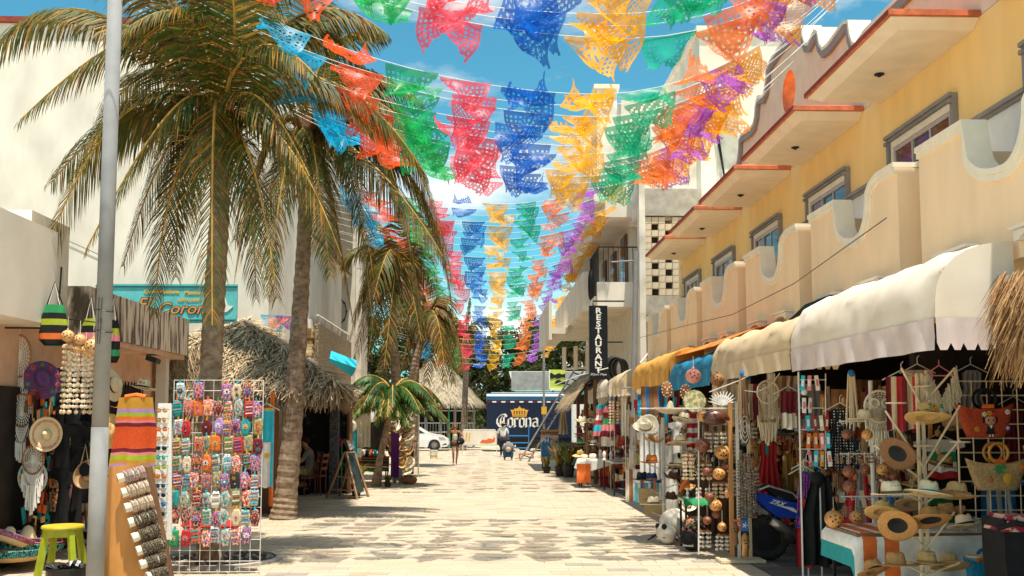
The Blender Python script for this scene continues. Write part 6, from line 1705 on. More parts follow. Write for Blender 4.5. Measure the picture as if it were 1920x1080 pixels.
cl = [(1340,810,.26,.26,9, shell_w, 'dense bunch of pale shells at the top of the chime rack'), (1375,812,.10,.3,6, shell_w, 'white shell strands against the orange board, upper'), (1320,868,.16,.22,7, shell_m, 'shell strands left of the golden gourd'),
 (1352,905,.2,.2,8, shell_m, 'shell strands behind the shiny orange gourd'), (1322,995,.13,.22,6, shell_w, 'pale shell strands at the lower left of the chimes'), (1355,1003,.16,.20,7, shell_w, 'pale shell strands at the lower right of the chimes'),
 (1408,800,.13,.16,6, shell_w, 'short shell strands right of the boards, top'), (1411,885,.15,.24,6, shell_m, 'mixed shell strands right of the boards above the scooter seat'), (1290,850,.12,.34,6, shell_m, 'shell strands left of the pumpkin-faced gourd'),
 (1372,880,.08,.34,5, shell_w, 'white shell strands against the orange board, lower')]
for (px, py, w_, h_, n, m_, lb) in cl: chime(lb, px, py, YG - (.05 if px < 1405 else -.1), w_, h_, n, m_, True, .022, 'shell wind chimes on the right')
# white coral and carved plates
t = thing('white_coral', 'white branching coral ornament on top of the chime rack', 'coral', P(1355,760, YG - .2)); b = MB()
for i in range(11):
 a = rad(-75 + i * 15); d = Vector((math.sin(a), 0, math.cos(a))); b.tube([(0,0,0), d * .09, d * .17 + Vector((.02,0,.01))], [.012,.010,.006], 5); b.tube([d * .09, d * .16 - Vector((.03,0,-.01))], [.009,.005], 5)
b.build('branches', rope_w, t)
t = thing('carved_plate', 'green and tan carved round plate beneath the blue awning', 'plate', P(1302,752, YG + .5)); MB().lathe([(0,0), (.15,.0), (.15,.012), (0,.02)], 24,0, Matrix.Rotation(rad(80), 4, 'X')).build('plate', mat('carved plate', (.22,.24,.10), .7,.3,22,.3, col2=(.56,.46,.26), lo=.45, hi=.55), t)
for i, (px, py, m_, lb) in enumerate(((1293,858, gourd_dark, 'brown tiled mask right of the white hats'), (1295,885, black_m, 'black carved mask under the brown tiled one'), (1250,730, leather, 'brown round mask hanging under the orange awning, left'), (1285,735, gourd_dark, 'oval mask under the orange awning, right'))):
 t = thing('carved_mask', lb, 'mask', P(px, py, 13.6)); MB().ball((0,0,0), (.075,.04,.11), 14).build('face', m_, t, True)
 b = MB(); b.ball((-.028,-.036,.025), (.014,.008,.010), 6,0); b.ball((.028,-.036,.025), (.014,.008,.010), 6,0); b.ball((0,-.042,-.05), (.025,.006,.010), 6,0); b.ball((0,-.042,-.01), (.010,.014,.022), 6,0)
 for k in range(14): a = k * .4488; b.ball((.068 * math.cos(a), -.02,.10 * math.sin(a)), .010,5)
 b.build('carving', shell_m, t)
# skulls on the ground
def skull(label, px, py, m_, deco, S_=1, rz=0):
 c = gnd(px, py); t = thing('skull', label, 'skull', (c.x, c.y, 0), (0,0, rz))
 b = MB(); b.ball((0,.03,.25 * S_), (.155 * S_, .20 * S_, .165 * S_), 24); b.ball((0,-.10 * S_, .15 * S_), (.135 * S_, .12 * S_, .13 * S_), 16); b.ball((-.085 * S_, -.12 * S_, .175 * S_), (.04 * S_,) * 3,8); b.ball((.085 * S_, -.12 * S_, .175 * S_), (.04 * S_,) * 3,8)
 b.build('cranium', m_, t, True)
 b = MB(); b.ball((0,-.09 * S_, .065 * S_), (.09 * S_, .085 * S_, .06 * S_), 14); b.build('jaw', m_, t, True)
 b = MB()
 for sx_ in (-1,1): b.ball((sx_ * .055 * S_, -.185 * S_, .215 * S_), (.036 * S_, .03 * S_, .036 * S_), 10)
 b.ball((0,-.20 * S_, .155 * S_), (.016 * S_, .02 * S_, .024 * S_), 6); b.bb(-.07 * S_, .07 * S_, -.20 * S_, -.16 * S_, .088 * S_, .094 * S_); b.build('sockets', dark_int, t)
 b = MB()
 for i in range(9):
  for z_ in (.078,.106): b.box(((-.06 + i * .015) * S_, (-.192 + .0004 * (i - 4) ** 2) * S_, z_ * S_), (.012 * S_, .015 * S_, .022 * S_))
 b.build('teeth', shell_w, t)
 if deco:
  f = MB()
  for k in range(34):
   a, e = R.uniform(0,6.28), R.uniform(-.2,1.3); d = Vector((math.cos(a) * math.cos(e), math.sin(a) * math.cos(e), math.sin(e)))
   c_ = Vector((d.x * .158,.03 + d.y * .203,.25 + d.z * .168)) * 1; U = d.cross(Vector((0,0,1))).normalized(); V = d.cross(U)
   k_ = R.randrange(4); flower(f, Vector((c_.x * S_, c_.y * S_, c_.z * S_)), R.uniform(.018,.045) * S_, k_, (k_ + 1) % 4, U, V, d, 6)
  f.build('painted_flowers', [pink_c, green_c, orange_c, mustard_c], t)
 return t
skull('large white cracked skull ornament on the paving below the hats', 1262,1020, mat('old bone', (.62,.55,.43), .8,.2,10,.4, col2=(.76,.70,.58)), False, 1.2, rad(-58))
skull('black skull covered in painted flowers right of the white skull', 1302,1032, black_m, True, 1.1, rad(-35))
# small tables behind the skulls
t = thing('small_table', 'narrow metal table with a green cloth and figurines behind the skulls', 'table')
c0 = P(1300,935,14.0); b = MB(); b.bb(c0.x - .16, c0.x + .28,13.8,14.2, c0.z - .03, c0.z); b.build('tabletop', white_c, t)
lg = MB().tube([(0,0,0), (0,0, c0.z - .03)], .016,6).mesh('leg', dark_metal)
for x_ in (c0.x - .14, c0.x + .26):
 for y_ in (13.82,14.18): link('leg', lg, t, (x_, y_, 0))
b = MB(); K = 16; vs = []
for i in range(K + 1):
 x_ = c0.x - .18 + .46 * i / K; vs += [(x_, 14.1, c0.z + .01), (x_, 13.79, c0.z + .012), (x_, 13.775 + .01 * math.sin(i), c0.z - .05 - .04 * abs(math.sin(i * .9)))]
b.add(vs, [(3 * i + k, 3 * i + k + 1,3 * i + k + 4,3 * i + k + 3) for i in range(K) for k in (0,1)])
tag(b.build('green_cloth', green_c, None, True), 'small green cloth on the narrow table behind the skulls', 'cloth')
for i in range(6):
 p = Vector((c0.x - .1 + i * .065,13.9 + .1 * (i % 2), c0.z + .01))
 t = thing('skeleton_figurine', '%s little skeleton figurine on the green cloth, %s' % (('white', 'striped', 'white', 'pink', 'pale', 'white')[i], ('far left', 'second from left', 'left of centre', 'right of centre', 'second from right', 'far right')[i]), 'figurine', p, (0,0,0), 'figurines on the green cloth')
 MB().lathe([(.03,0), (.012,.03), (.022,.07), (.010,.10)], 8).build('body', (rope_w, black_m, rope_w, pink_c, beige_c, rope_w)[i], t); MB().ball((0,0,.12), (.02,.02,.024), 8).build('head', shell_w, t)
t = thing('orange_garland', 'orange cloth garland draped at the left end of the green cloth', 'garland', P(1285,900,13.7)); b = MB(); b.tube([(0,0,.06), (.03,0,0), (-.04,0,-.08), (-.08,0,-.16)], [.025,.035,.03,.02], 7); b.build('cloth', orange_c, t, True)

# ------------------------------------------------------------------ hat rack in the middle right
YK = 14.9
t = thing('hat_rack', 'white pole hat rack carrying cowboy and panama hats at the edge of the paving', 'display stand')
kp = P(1243,800, YK); b = MB(); b.tube([(kp.x, YK, 0), (kp.x, YK, P(0,783, YK).z)], .028,8); b.build('pole', white_metal, t)
b = MB()
for (py, xx) in ((822,1215), (822,1275), (870,1215), (872,1275), (918,1220), (905,1278), (960,1222), (950,1280), (805,1220), (800,1275)):
 MB().tube([(kp.x, YK, P(0, py + 14, YK).z), P(xx, py, YK)], .007, 4).build('arm', white_metal, t)
b = MB()
for i in range(4): b.tube([(kp.x, YK, .14), (kp.x + .3 * math.cos(i * 1.57 + .5), YK + .3 * math.sin(i * 1.57 + .5), .02)], .014,4)
b.build('foot', dark_metal, t)
hl = [('cowboy', felt_cream, felt_brown, (1212,800,14.7), (rad(25), rad(-38), rad(20)), 'cream cowboy hat hanging steeply at the top left of the white rack', 1.0),
 ('sombrero', straw_pale, straw_dark, (1256,776,14.9), (0, rad(4), 0), 'tall cone-shaped cream sombrero crowning the white rack', .95),
 ('fedora', felt_cream, felt_black, (1281,787,14.7), (rad(-8), rad(14), 0), 'cream fedora with black band at the top right of the white rack', 1.0),
 ('cowboy', felt_tan, felt_brown, (1224,828,14.8), (0, rad(8), 0), 'tan cowboy hat left of the rack pole, second tier', .9),
 ('fedora', felt_orange, felt_brown, (1222,866,14.7), (rad(-5), 0,0), 'burnt orange fedora left of the rack pole', 1.02),
 ('panama', straw_pale, felt_brown, (1276,830,14.7), (rad(-8), 0,0), 'white panama hat with dark studded band right of the rack pole', 1.0),
 ('panama', straw_pale, felt_black, (1274,873,14.7), (rad(-8), rad(4), 0), 'white wide-brim hat with thin black band, third tier right', 1.0),
 ('fedora', felt_navy, mustard_c, (1222,900,14.7), (rad(-4), 0,0), 'navy blue fedora with gold band on the left of the rack', 1.0),
 ('fedora', felt_black, felt_black, (1204,898,15.1), (0,0,0), 'black fedora behind the navy one', 1.0),
 ('panama', straw_pale, felt_black, (1225,945,14.6), (rad(-6), 0,0), 'white panama hat with beaded band lowest on the left', 1.05),
 ('cowboy', felt_brown, felt_black, (1262,898,14.9), (0, rad(10), 0), 'dark brown cowboy hat on the right of the rack pole', .95),
 ('cowboy', straw_dark, straw, (1282,912,14.7), (rad(10), rad(20), 0), 'woven brown cowboy hat below the dark brown one', .9),
 ('cowboy', felt_cream, felt_tan, (1284,945,14.6), (rad(25), rad(30), 0), 'cream and tan cowboy hat tipped forward at the bottom right', .95),
 ('cowboy', felt_brown, felt_brown, (1258,935,15.0), (0,0,0), 'brown cowboy hat at the bottom behind the pole', .9),
 ('cowboy', felt_tan, felt_black, (1270,835,15.3), (0,0,0), 'brown hat in the shade behind the studded panama', .8),
 ('fedora', felt_brown, felt_black, (1262,878,15.3), (0,0,0), 'chestnut fedora in the shade behind the third tier', .85)]
for (kd, bm_, bd, (px, py, Y), rot, lb, s_) in hl: hat(kd, bm_, bd, P(px, py, Y), rot, lb, 'hats on the white pole rack', s_)
for i, (px, py, s_, lb) in enumerate(((1228,952,.16, 'beige felt square leaning below the lowest white hat, front'), (1216,930,.15, 'beige felt square behind the lowest white hat'))):
 t = thing('felt_square', lb, 'felt sheet', P(px, py, 15.0), (rad(20), 0, rad(-20))); MB().bb(-s_, s_, -.006,.006,-s_ * .8, s_ * .8).build('sheet', flat('olive felt', (.46,.34,.17)), t)
# hanging racks of pale goods behind
for i, (px, py, Y, me, lb) in enumerate((
 (1222,795,16.4, cloth('garment', [white_c, grey_c], .4,.9, lambda u, v: int(u * 9) % 2,14,14,.02,4), 'grey-white striped cloth behind the rack pole, left'),
 (1272,835,16.0, cloth('garment', [white_c, black_m], .44,1.0, lambda u, v: 1 if .45 < u < .55 or .62 < u < .66 else 0,22,14,.03,4), 'white blanket with black stripes behind the panama hats'),
 (1298,775,15.5, tshirt([red_c, white_c], .2,.6, lambda u, v: int(v * 8) % 2), 'red and white figure print cloth right of the cream fedora'),
 (1225,905,16.5, cloth('garment', [cyan_c, white_c, blue_c, orange_c], .6,.32, lambda u, v: int(u * 14) % 4,28,8,.02,5), 'striped blue and white rug low behind the navy hat'),
 (1280,790,15.9, tshirt([white_c, black_m], .34,.5, lambda u, v: 1 if .3 < u < .7 and .25 < v < .6 and int(v * 16) % 2 else 0), 'white shirt with black print behind the cream fedora'),
 (1350,880,15.5, cloth('garment', [wood_brown], 1.2,1.4, None, 20,10,.05,7), 'dark brown cloth backing behind the chimes'),
 (1320,760,15.9, cloth('garment', [leather, rope_tan], .8,.6, lambda u, v: int(u * 12) % 2,24,10,.04,7), 'row of leather straps behind the coral'),
 (1420,720,12.8, cloth('garment', [beige_c, maroon_c, leather], .6,.45, lambda u, v: int(u * 10) % 3,20,10,.04,6), 'row of hanging tassels beneath the cream awning'),
 (1465,705,12.6, cloth('garment', [leather, beige_c], .4,.4, lambda u, v: int(u * 8) % 2,16,10,.04,5), 'brown and beige fringe bags right of the macrame owl'),
 (1370,712,13.2, cloth('garment', [rope_tan, wood_worn], .5,.6, lambda u, v: int(u * 8) % 2,16,10,.04,5), 'bundle of pale ropes behind the carved disc'))):
 hang('hanging_garment', lb, 'garment', me, px, py, Y, 0, 'garments hanging in the right-hand stalls', False)
hang('fringe_tassel', 'pair of maroon and cream tassels under the awning corner', 'tassel', cloth('garment', [rope_m], .1,.55, None, 8,10,.02,3), 1505 - 60,700,12.3,0, None, False)
hat('cowboy', felt_black, felt_tan, P(1480,815,12.2), (0, rad(-8), 0), 'black hat with a tan brim edge above the mustard dress', None, 1.1)
# clear bag rack on the pole, card holder
t = thing('postcard_rack', 'pale rack of packaged cards hung on the grey street pole', 'card rack', P(1200,842,21.5))
MB().bb(-.22,.22,-.05,.05,-.36,0).build('case', flat('pale plastic', (.62,.60,.48)), t)
for i in range(7): MB().bb(-.19 + i * .055,-.15 + i * .055,-.056,-.051,-.32,-.04).build('card', (white_c, beige_c, lime_p)[i % 3], t)
MB().bb(-.1,.08,-.066,-.0565,-.08,-.02).build('clip', green_c, t)

# ------------------------------------------------------------------ distant right stalls (Y 20 - 40)
def far_stall_hats(lst, grp):
 for (kd, bm_, bd, px, py, Y, lb, s_) in lst: hat(kd, bm_, bd, P(px, py, Y), (rad(R.uniform(-8,8)), rad(R.uniform(-8,8)), 0), lb, grp, s_)
t = thing('hat_rack', 'wooden pole hat rack behind the small white-clothed table', 'display stand')
q = P(1101,830,27.5); b = MB(); b.tube([(q.x, q.y, 0), (q.x, q.y, P(0,790,27.5).z)], .03,6)
for py in (800,818,836,852): b.tube([P(1078, py, 27.5), P(1126, py, 27.5)], .012,4)
b.build('pole', wood_worn, t)
far_stall_hats([('cowboy', felt_cream, felt_tan, 1092,791,27.3, 'cream cowboy hat on top left of the distant wooden rack', 1.35), ('cowboy', straw_pale, felt_tan, 1113,793,27.3, 'pale cowboy hat on top right of the distant wooden rack', 1.1),
 ('fedora', maroon_c, pink_c, 1087,813,27.3, 'red and purple hat on the distant rack, second tier left', 1.0), ('fedora', felt_tan, white_c, 1117,812,27.3, 'grey-tan hat on the distant rack, second tier right', 1.2),
 ('fedora', green_c, white_c, 1088,830,27.3, 'green hat on the distant rack', 1.0), ('fedora', white_c, black_m, 1114,832,27.3, 'white and black hat on the distant rack, third tier right', 1.1),
 ('sun', straw, straw_dark, 1088,852,27.0, 'yellow straw hat lowest on the left of the distant rack', 1.1), ('fedora', felt_brown, felt_black, 1114,850,27.3, 'brown felt hat lowest on the right of the distant rack', 1.1)], 'hats on the distant wooden rack')
t = thing('cloth_table', 'small folding table under a white cloth and orange shawl on the right of the street', 'table')
yt = gnd(0,917).y; xa, xb = P(1082,0, yt).x, P(1142,0, yt).x
b = MB(); b.bb(xa, xb, yt, yt + .7,.70,.73); b.build('tabletop', wood_brown, t)
lg = MB().tube([(0,0,0), (0,0,.7)], .018,5).mesh('leg', dark_metal)
for x_ in (xa + .05, xb - .05):
 for y_ in (yt + .05, yt + .65): link('leg', lg, t, (x_, y_, 0))
b = MB(); b.tube([(xa + .05, yt + .05,.25), (xb - .05, yt + .05,.25)], .012,4); b.build('crossbar', dark_metal, t)
mb = MB(); vs = []; nx, ny = 24,14
for j in range(ny + 1):
 for i in range(nx + 1):
  u, v = i / nx, j / ny; x_ = xa - .08 + (xb - xa + .16) * u
  q = v * 1.15; y_ = yt + .72 - min(q, .74); z_ = .738 - max(0, q - .74) * (1 - .7 * u); 
  if u < .08: z_ -= (.08 - u) * 3.2
  if u > .92: z_ -= (u - .92) * 3.8
  vs.append((x_, y_ - .02 * math.sin(u * 20) * max(0, q - .7), z_))
mb.add(vs, [(j * (nx + 1) + i, j * (nx + 1) + i + 1, (j + 1) * (nx + 1) + i + 1, (j + 1) * (nx + 1) + i) for j in range(ny) for i in range(nx)])
tag(mb.build('white_tablecloth', white_c, None, True), 'white cloth hanging in a point over the small folding table', 'tablecloth')
o = link('orange_shawl', cloth('shawl', [orange_c], .36,.50, None, 10,10,.03,3), None, (xa + .10, yt - .04,.62)); tag(o, 'orange shawl under the white cloth at the left of the table', 'shawl')
o = link('orange_shawl', cloth('shawl', [orange_c], .3,.36, None, 10,10,.03,3), None, (xb - .10, yt + .2,.66)); tag(o, 'orange shawl at the right side of the small table', 'shawl')
for i, (dx, h_, r_, m_, lb) in enumerate(((.15,.10,.10, straw_pale, 'round straw basket on the left of the white tablecloth'), (.38,.12,.11, shell_w, 'white shell bowl in the middle of the white tablecloth'), (.58,.22,.05, rope_m, 'tall cream jar at the right of the white tablecloth'))):
 tag(MB().lathe([(r_ * .8,0), (r_, h_ * .5), (r_ * .7, h_), (0, h_ * 1.05)], 12).build('small_ware', m_, None, True, (xa + dx, yt + .3,.742)), lb, 'souvenir')
# potted plants
def pot_plant(label, px, py, h_, r_, n, leafm, pm__=None):
 c = gnd(px, py); t = thing('potted_plant', label, 'potted plant', (c.x, c.y, 0), (0,0,0), 'potted plants by the distant stalls')
 MB().lathe([(r_ * .7,0), (r_, h_ * .3), (r_ * 1.05, h_ * .3), (r_ * .9, h_ * .28), (0, h_ * .27)], 12).build('pot', pm__ or mat('dark pot', (.05,.04,.035), .8,.2,6), t)
 b = MB()
 for i in range(n):
  a = R.uniform(0,6.28); d = Vector((math.cos(a), math.sin(a), 0)); l = h_ * R.uniform(.4,.8); q0 = Vector((0,0, h_ * .28)) + d * r_ * .3; q1 = q0 + d * l * .3 + Vector((0,0, l * .6)); q2 = q1 + d * l * .35 + Vector((0,0, l * R.uniform(-.1,.35))); s = d.cross(Vector((0,0,1))) * .022
  b.add([q0 - s * .5, q0 + s * .5, q1 + s, q1 - s, q2], [(0,1,2,3), (3,2,4)], R.choice((0,0,1)))
 b.build('leaves', [leafm, leaf_y], t)
pot_plant('tall spiky green plant in a dark pot left of the white-clothed table', 1066,895,1.25,.20,90, leaf_f)
pot_plant('yellow-green bushy plant in a pot behind the spiky one', 1050,893,1.05,.17,80, leaf_o)
pot_plant('dark potted shrub nearest the ladder foot', 1025,887,.7,.14,50, leaf_g)
pot_plant('low potted plant under the blue poster', 1056,893,.5,.12,40, leaf_g)
t = thing('poster_stand', 'pavement poster stand with blue phone panel and tattoo heading', 'sign', (0,0,0))
YQ = 36.0; a_, c_ = P(1014,806, YQ), P(1047,856, YQ)
b = MB(); b.bb(a_.x, c_.x, YQ, YQ + .05,0.3, a_.z); b.build('board', flat('weathered board', (.5,.46,.4)), t)
b = MB(); b.bb(a_.x + .02, a_.x + .34, YQ - .02, YQ - .002, c_.z, a_.z - .28); b.build('blue_panel', flat('poster blue', (.03,.18,.42)), t)
b = MB(); b.bb(a_.x + .35, c_.x - .02, YQ - .02, YQ - .002, c_.z + .3, a_.z - .3); b.build('photo_panel', mat('printed photo', (.10,.05,.04), .7,.4,14, col2=(.6,.5,.4)), t)
b = MB(); b.bb(a_.x + .02, c_.x - .02, YQ - .02, YQ - .002, a_.z - .12, a_.z - .02); b.build('gold_strip', mustard_c, t)
text('TATTOOS', .15, face_cam(P(1030,813, YQ - .03)), maroon_c, t, .003, 'CENTER', .006)
text('PH', .22, face_cam(P(1022,826, YQ - .03)), white_c, t, .003, 'CENTER', .004)
for x_ in (a_.x + .05, c_.x - .05): MB().tube([(x_, YQ + .03,0), (x_, YQ + .03,.4)], .02,5).build('leg', dark_metal, t)
# hanging stock far right
fr = [(1128,758,25.5, dressm([cyan_c, pink_c, white_c, red_c], .5,.8, lambda u, v: int(v * 6) % 4), 'dress with cyan, pink and white bands under the round cream awning'),
 (1140,762,25.0, dressm([pink_c, maroon_c, green_c], .42,.75, lambda u, v: int(v * 5) % 3), 'pink and maroon dress right beside the banded cyan dress'),
 (1172,745,23.5, cloth('garment', [rope_m], .2,.9, None, 10,10,.03,3), 'cream fringe shawl hanging against the grey pole'),
 (1178,742,24.5, cloth('garment', [rope_w], .25,1.0, None, 10,10,.03,3), 'white macrame curtain behind the grey pole'),
 (1055,768,33, cloth('garment', [thatch_l], .35,.8, None, 10,10,.05,3, lambda v: .5 + .6 * v), 'dry palm broom bundle hanging at the thatched eave'),
 (1140,800,26, tshirt([white_c, beige_c], .4,.5), 'white shirt lower beside the banded dresses'), (1158,800,26, tshirt([beige_c, pink_c], .3,.4), 'beige shirt with pink hem at the distant stall'),
 (1170,800,24.5, tshirt([red_c, black_m, white_c], .3,.45, lambda u, v: 1 if v < .4 and .3 < u < .7 else 0), 'small red shirt with dark print left of the grey pole'),
 (1240,725,18, cloth('garment', [leather, blue_c, wood_brown], .8,.5, lambda u, v: int(u * 10) % 3,20,8,.04,7), 'row of dark and blue bags under the orange awning'),
 (1215,740,19.5, cloth('garment', [blue_c, cyan_c], .4,.4, lambda u, v: int(v * 4) % 2,10,8,.04,4), 'blue scarf under the far end of the orange awning'),
 (1270,745,17.2, cloth('garment', [cyan_c, red_c, black_m], .5,.45, lambda u, v: int(u * 9) % 3,18,8,.04,7), 'red and cyan hammock bundle under the blue awning'),
 (1150,880,26.5, cloth('garment', [red_c], .7,.45, None, 10,8,.05,4), 'red cloth hanging from the shelf right of the small table'),
 (1200,880,17.5, cloth('garment', [rope_m, leather, white_c], .5,.55, lambda u, v: int(u * 8) % 3,16,8,.05,5), 'bundle of cream and brown fringe low behind the black fedora')]
for (px, py, Y, me, lb) in fr: hang('hanging_garment', lb, 'garment', me, px, py, Y, R.uniform(-.3,.3), 'garments hanging in the right-hand stalls', False)
chime('pale shell chime hanging under the small cream awning', 1156,752,24.2,.34,.55,9, shell_m, True, .03, 'shell wind chimes on the right')
t = thing('stall_shelf', 'metal shelf of souvenirs left of the grey street pole', 'shelf')
b = MB(); q0, q1 = P(1128,860,25.5), P(1192,862,22.8); b.bb(q0.x, 3.9,23.4,25.5,.74,.77); b.build('shelf', alu, t)
for x_, y_ in ((q0.x + .05,23.5), (3.8,23.5), (q0.x + .05,25.4), (3.8,25.4)): MB().tube([(x_, y_, 0), (x_, y_, .74)], .02,5).build('leg', dark_metal, t)
hat('fedora', felt_black, grey_c, P(1160,856,24), (0,0,0), 'black hat on the metal shelf left of the grey pole'); hat('fedora', grey_c, felt_black, P(1180,858,23.6), (0,0,0), 'dark grey hat on the metal shelf beside the pole')
for i in range(8):
 px = 1132 + i * 4.2; m_ = (white_c, gourd_m, black_m, rope_m, red_c, shell_m, beige_c, pink_c)[i]
 t = tag(MB().lathe([(.05,0), (.03,.06), (.05,.12), (.03,.18), (0,.22)], 8).build('figurine', m_, None, True, (P(px, 860,25).x, 24.9 + .05 * (i % 3), .775)), '%s figurine on the metal shelf, %s from the left' % (('white', 'orange', 'black', 'cream', 'red', 'sandy', 'beige', 'pink')[i], ('first', 'second', 'third', 'fourth', 'fifth', 'sixth', 'seventh', 'last')[i]), 'figurine', 'figurines on the metal shelf')
b = MB(); b.tube([P(1330,735,12.6), P(1390,712,12.2), P(1430,690,11.8)], .006,4); b.tube([P(1395,732,12.2), P(1420,735,12.0), P(1445,722,11.8), P(1462,700,11.6)], .006,4)
tag(b.build('awning_rope', rope_w), 'white ropes tied across the front of the cream awning', 'rope')
b = MB(); b.tube([P(1040,722,27), P(1082,705,25), P(1140,690,23.5)], .012,4); b.tube([(P(1200,680,22)), P(1260,610,23), P(1275,575,23.5)], .012,4)
tag(b.build('awning_rope', rope_w), 'white ropes stretched from the far cream awning', 'rope')

# ================================================================== LEFT SIDE
YW = 11.75
g0, g1 = P(317,1076, YW), P(494,713, YW)
NXG, NZG = 9,18
grid_panel('tall white wire grid full of colourful pouches in front of the big palm', g0.x, g1.x, .03, g1.z, YW, NXG, NZG, .0032)
CN = ['cyan', 'red', 'white', 'yellow', 'blue', 'pink', 'orange', 'teal', 'lilac', 'beige', 'black', 'green', 'maroon']
CM = [cyan_c, red_c, white_c, yellow_c, blue_c, pink_c, orange_c, teal_c, lilac_c, beige_c, flat('charcoal print', (.04,.035,.035), .8), green_c, maroon_c]
prints = [mat('floral print %d' % i, c1,.6,.3,55,0, col2=c2, lo=.44, hi=.56, det=2) for i, (c1, c2) in enumerate((((.03,.35,.5), (.8,.5,.2)), ((.6,.06,.05), (.85,.6,.5)), ((.03,.03,.03), (.7,.25,.2)), ((.03,.40,.45), (.85,.45,.3)), ((.1,.3,.15), (.8,.3,.1)), ((.75,.68,.6), (.1,.35,.5)), ((.65,.3,.03), (.3,.05,.3)), ((.05,.08,.35), (.8,.25,.2))))]
pou = {}
def pouch_mesh(shape, mi):
 if (shape, mi) not in pou:
  poly = {0: [(-.045,0), (.045,0), (.052,-.06), (.045,-.165), (-.045,-.165), (-.052,-.06)], 1: [(-.026,0), (.026,0), (.050,-.06), (.050,-.12), (.028,-.175), (-.028,-.175), (-.050,-.12), (-.050,-.06)], 2: [(-.04,-.005), (0,.01), (.04,-.005), (.05,-.09), (.03,-.17), (-.03,-.17), (-.05,-.09)]}[shape]
  b = MB(); n = len(poly); vs = [(u, -.006, v) for u, v in poly] + [(u * .72,-.022,-.085 + (v + .085) * .8) for u, v in poly] + [(u, .006, v) for u, v in poly]
  fs = [tuple(n + i for i in range(n))[::-1], tuple(2 * n + i for i in range(n))] + [(i, (i + 1) % n, n + (i + 1) % n, n + i) for i in range(n)] + [(2 * n + i, 2 * n + (i + 1) % n, (i + 1) % n, i) for i in range(n)]
  b.add(vs, fs); pou[(shape, mi)] = b.mesh('pouch', prints[mi] if mi < 8 else CM[mi - 8])
 return pou[(shape, mi)]
clipm = {}
def clip_mesh(m_):
 if m_.name not in clipm: clipm[m_.name] = MB().bb(-.007,.007,-.018,.012,-.01,.035).mesh('clip', m_)
 return clipm[m_.name]
motif = {}
def motif_mesh(ci, cj, v):
 if (ci, cj, v) not in motif:
  f = MB(); U, V, Nn = Vector((1,0,0)), Vector((0,0,1)), Vector((0,-1,0))
  if v == 0: flower(f, Vector((0,-.026,-.085)), .038,0,1, U, V, Nn, 8)
  elif v == 1: flower(f, Vector((-.005,-.026,-.055)), .024,0,1, U, V, Nn, 6); flower(f, Vector((.006,-.026,-.115)), .026,1,0, U, V, Nn, 6)
  else:
   for k in range(4): f.prism([(-.035,0), (.035,.008), (.035,.016), (-.035,.010)], lambda u, w_, q: Vector((u, q, -.14 + k * .033 + w_)), -.027,-.0225, k % 2)
  motif[(ci, cj, v)] = f.mesh('motif', [CM[ci], CM[cj]])
 return motif[(ci, cj, v)]
rown = ['top', 'second', 'third', 'fourth', 'fifth', 'sixth', 'seventh', 'eighth', 'bottom']
sw = (g1.x - g0.x) / 9
rnd = random.Random(5)
for r_ in range(9):
 py = 716 + r_ * 34.3
 for c_ in range(9):
  if r_ == 0 and c_ in (1,3,4,8): continue
  if r_ == 2 and c_ == 2: continue
  if r_ == 8 and c_ == 8: continue
  sh_, mi = rnd.randrange(3), (rnd.randrange(8) if rnd.random() < .62 else rnd.randrange(21)); ci, cj = rnd.sample(range(13), 2)
  p = Vector((g0.x + sw * (c_ + .5) + rnd.uniform(-.02,.02), YW - .015, P(0, py + rnd.uniform(-4,4), YW).z))
  base = ('patterned' if mi < 8 else CN[mi - 8])
  t = thing('souvenir_pouch', '%s %s pouch, %s and %s motif, %s row, column %d from the left' % (base, ('square', 'oval', 'rounded')[sh_], CN[ci], CN[cj], rown[r_], c_ + 1), 'pouch', p, (rnd.uniform(-.06,.06), rnd.uniform(-.07,.07), rnd.uniform(-.25,.25)), 'pouches clipped to the white wire grid')
  t.scale = (1.12, 1, 1.1); link('body', pouch_mesh(sh_, mi), t); link('motif', motif_mesh(ci, cj, rnd.randrange(3)), t)
  link('clip', clip_mesh(CM[rnd.choice((0,7,6,3,11))]), t)
# towel with sun motif hanging at the right of the grid
t = hang('hanging_towel', 'blue and white beach towel with a yellow top stripe right of the pouch grid', 'towel', cloth('cloth', [yellow_c, cyan_c, white_c], .20,1.03, lambda u, v: 0 if v < .05 else (1 if v < .42 or u > .85 else 2), 12,30,.02,2), 500,765,13.4,0, None, True)
MB().lathe([(0,0), (.035,0)], 14,0, Matrix.Translation((.02,-.035,-.62)) @ Matrix.Rotation(rad(90), 4, 'X')).build('sun_motif', yellow_c, t)
t = hang('hanging_garment', 'thin coral scarf beside the beach towel right of the pouch grid', 'garment', cloth('cloth', [orange_c], .06,1.5, None, 4,20,.02,2), 512,735,13.6,0, None, False)

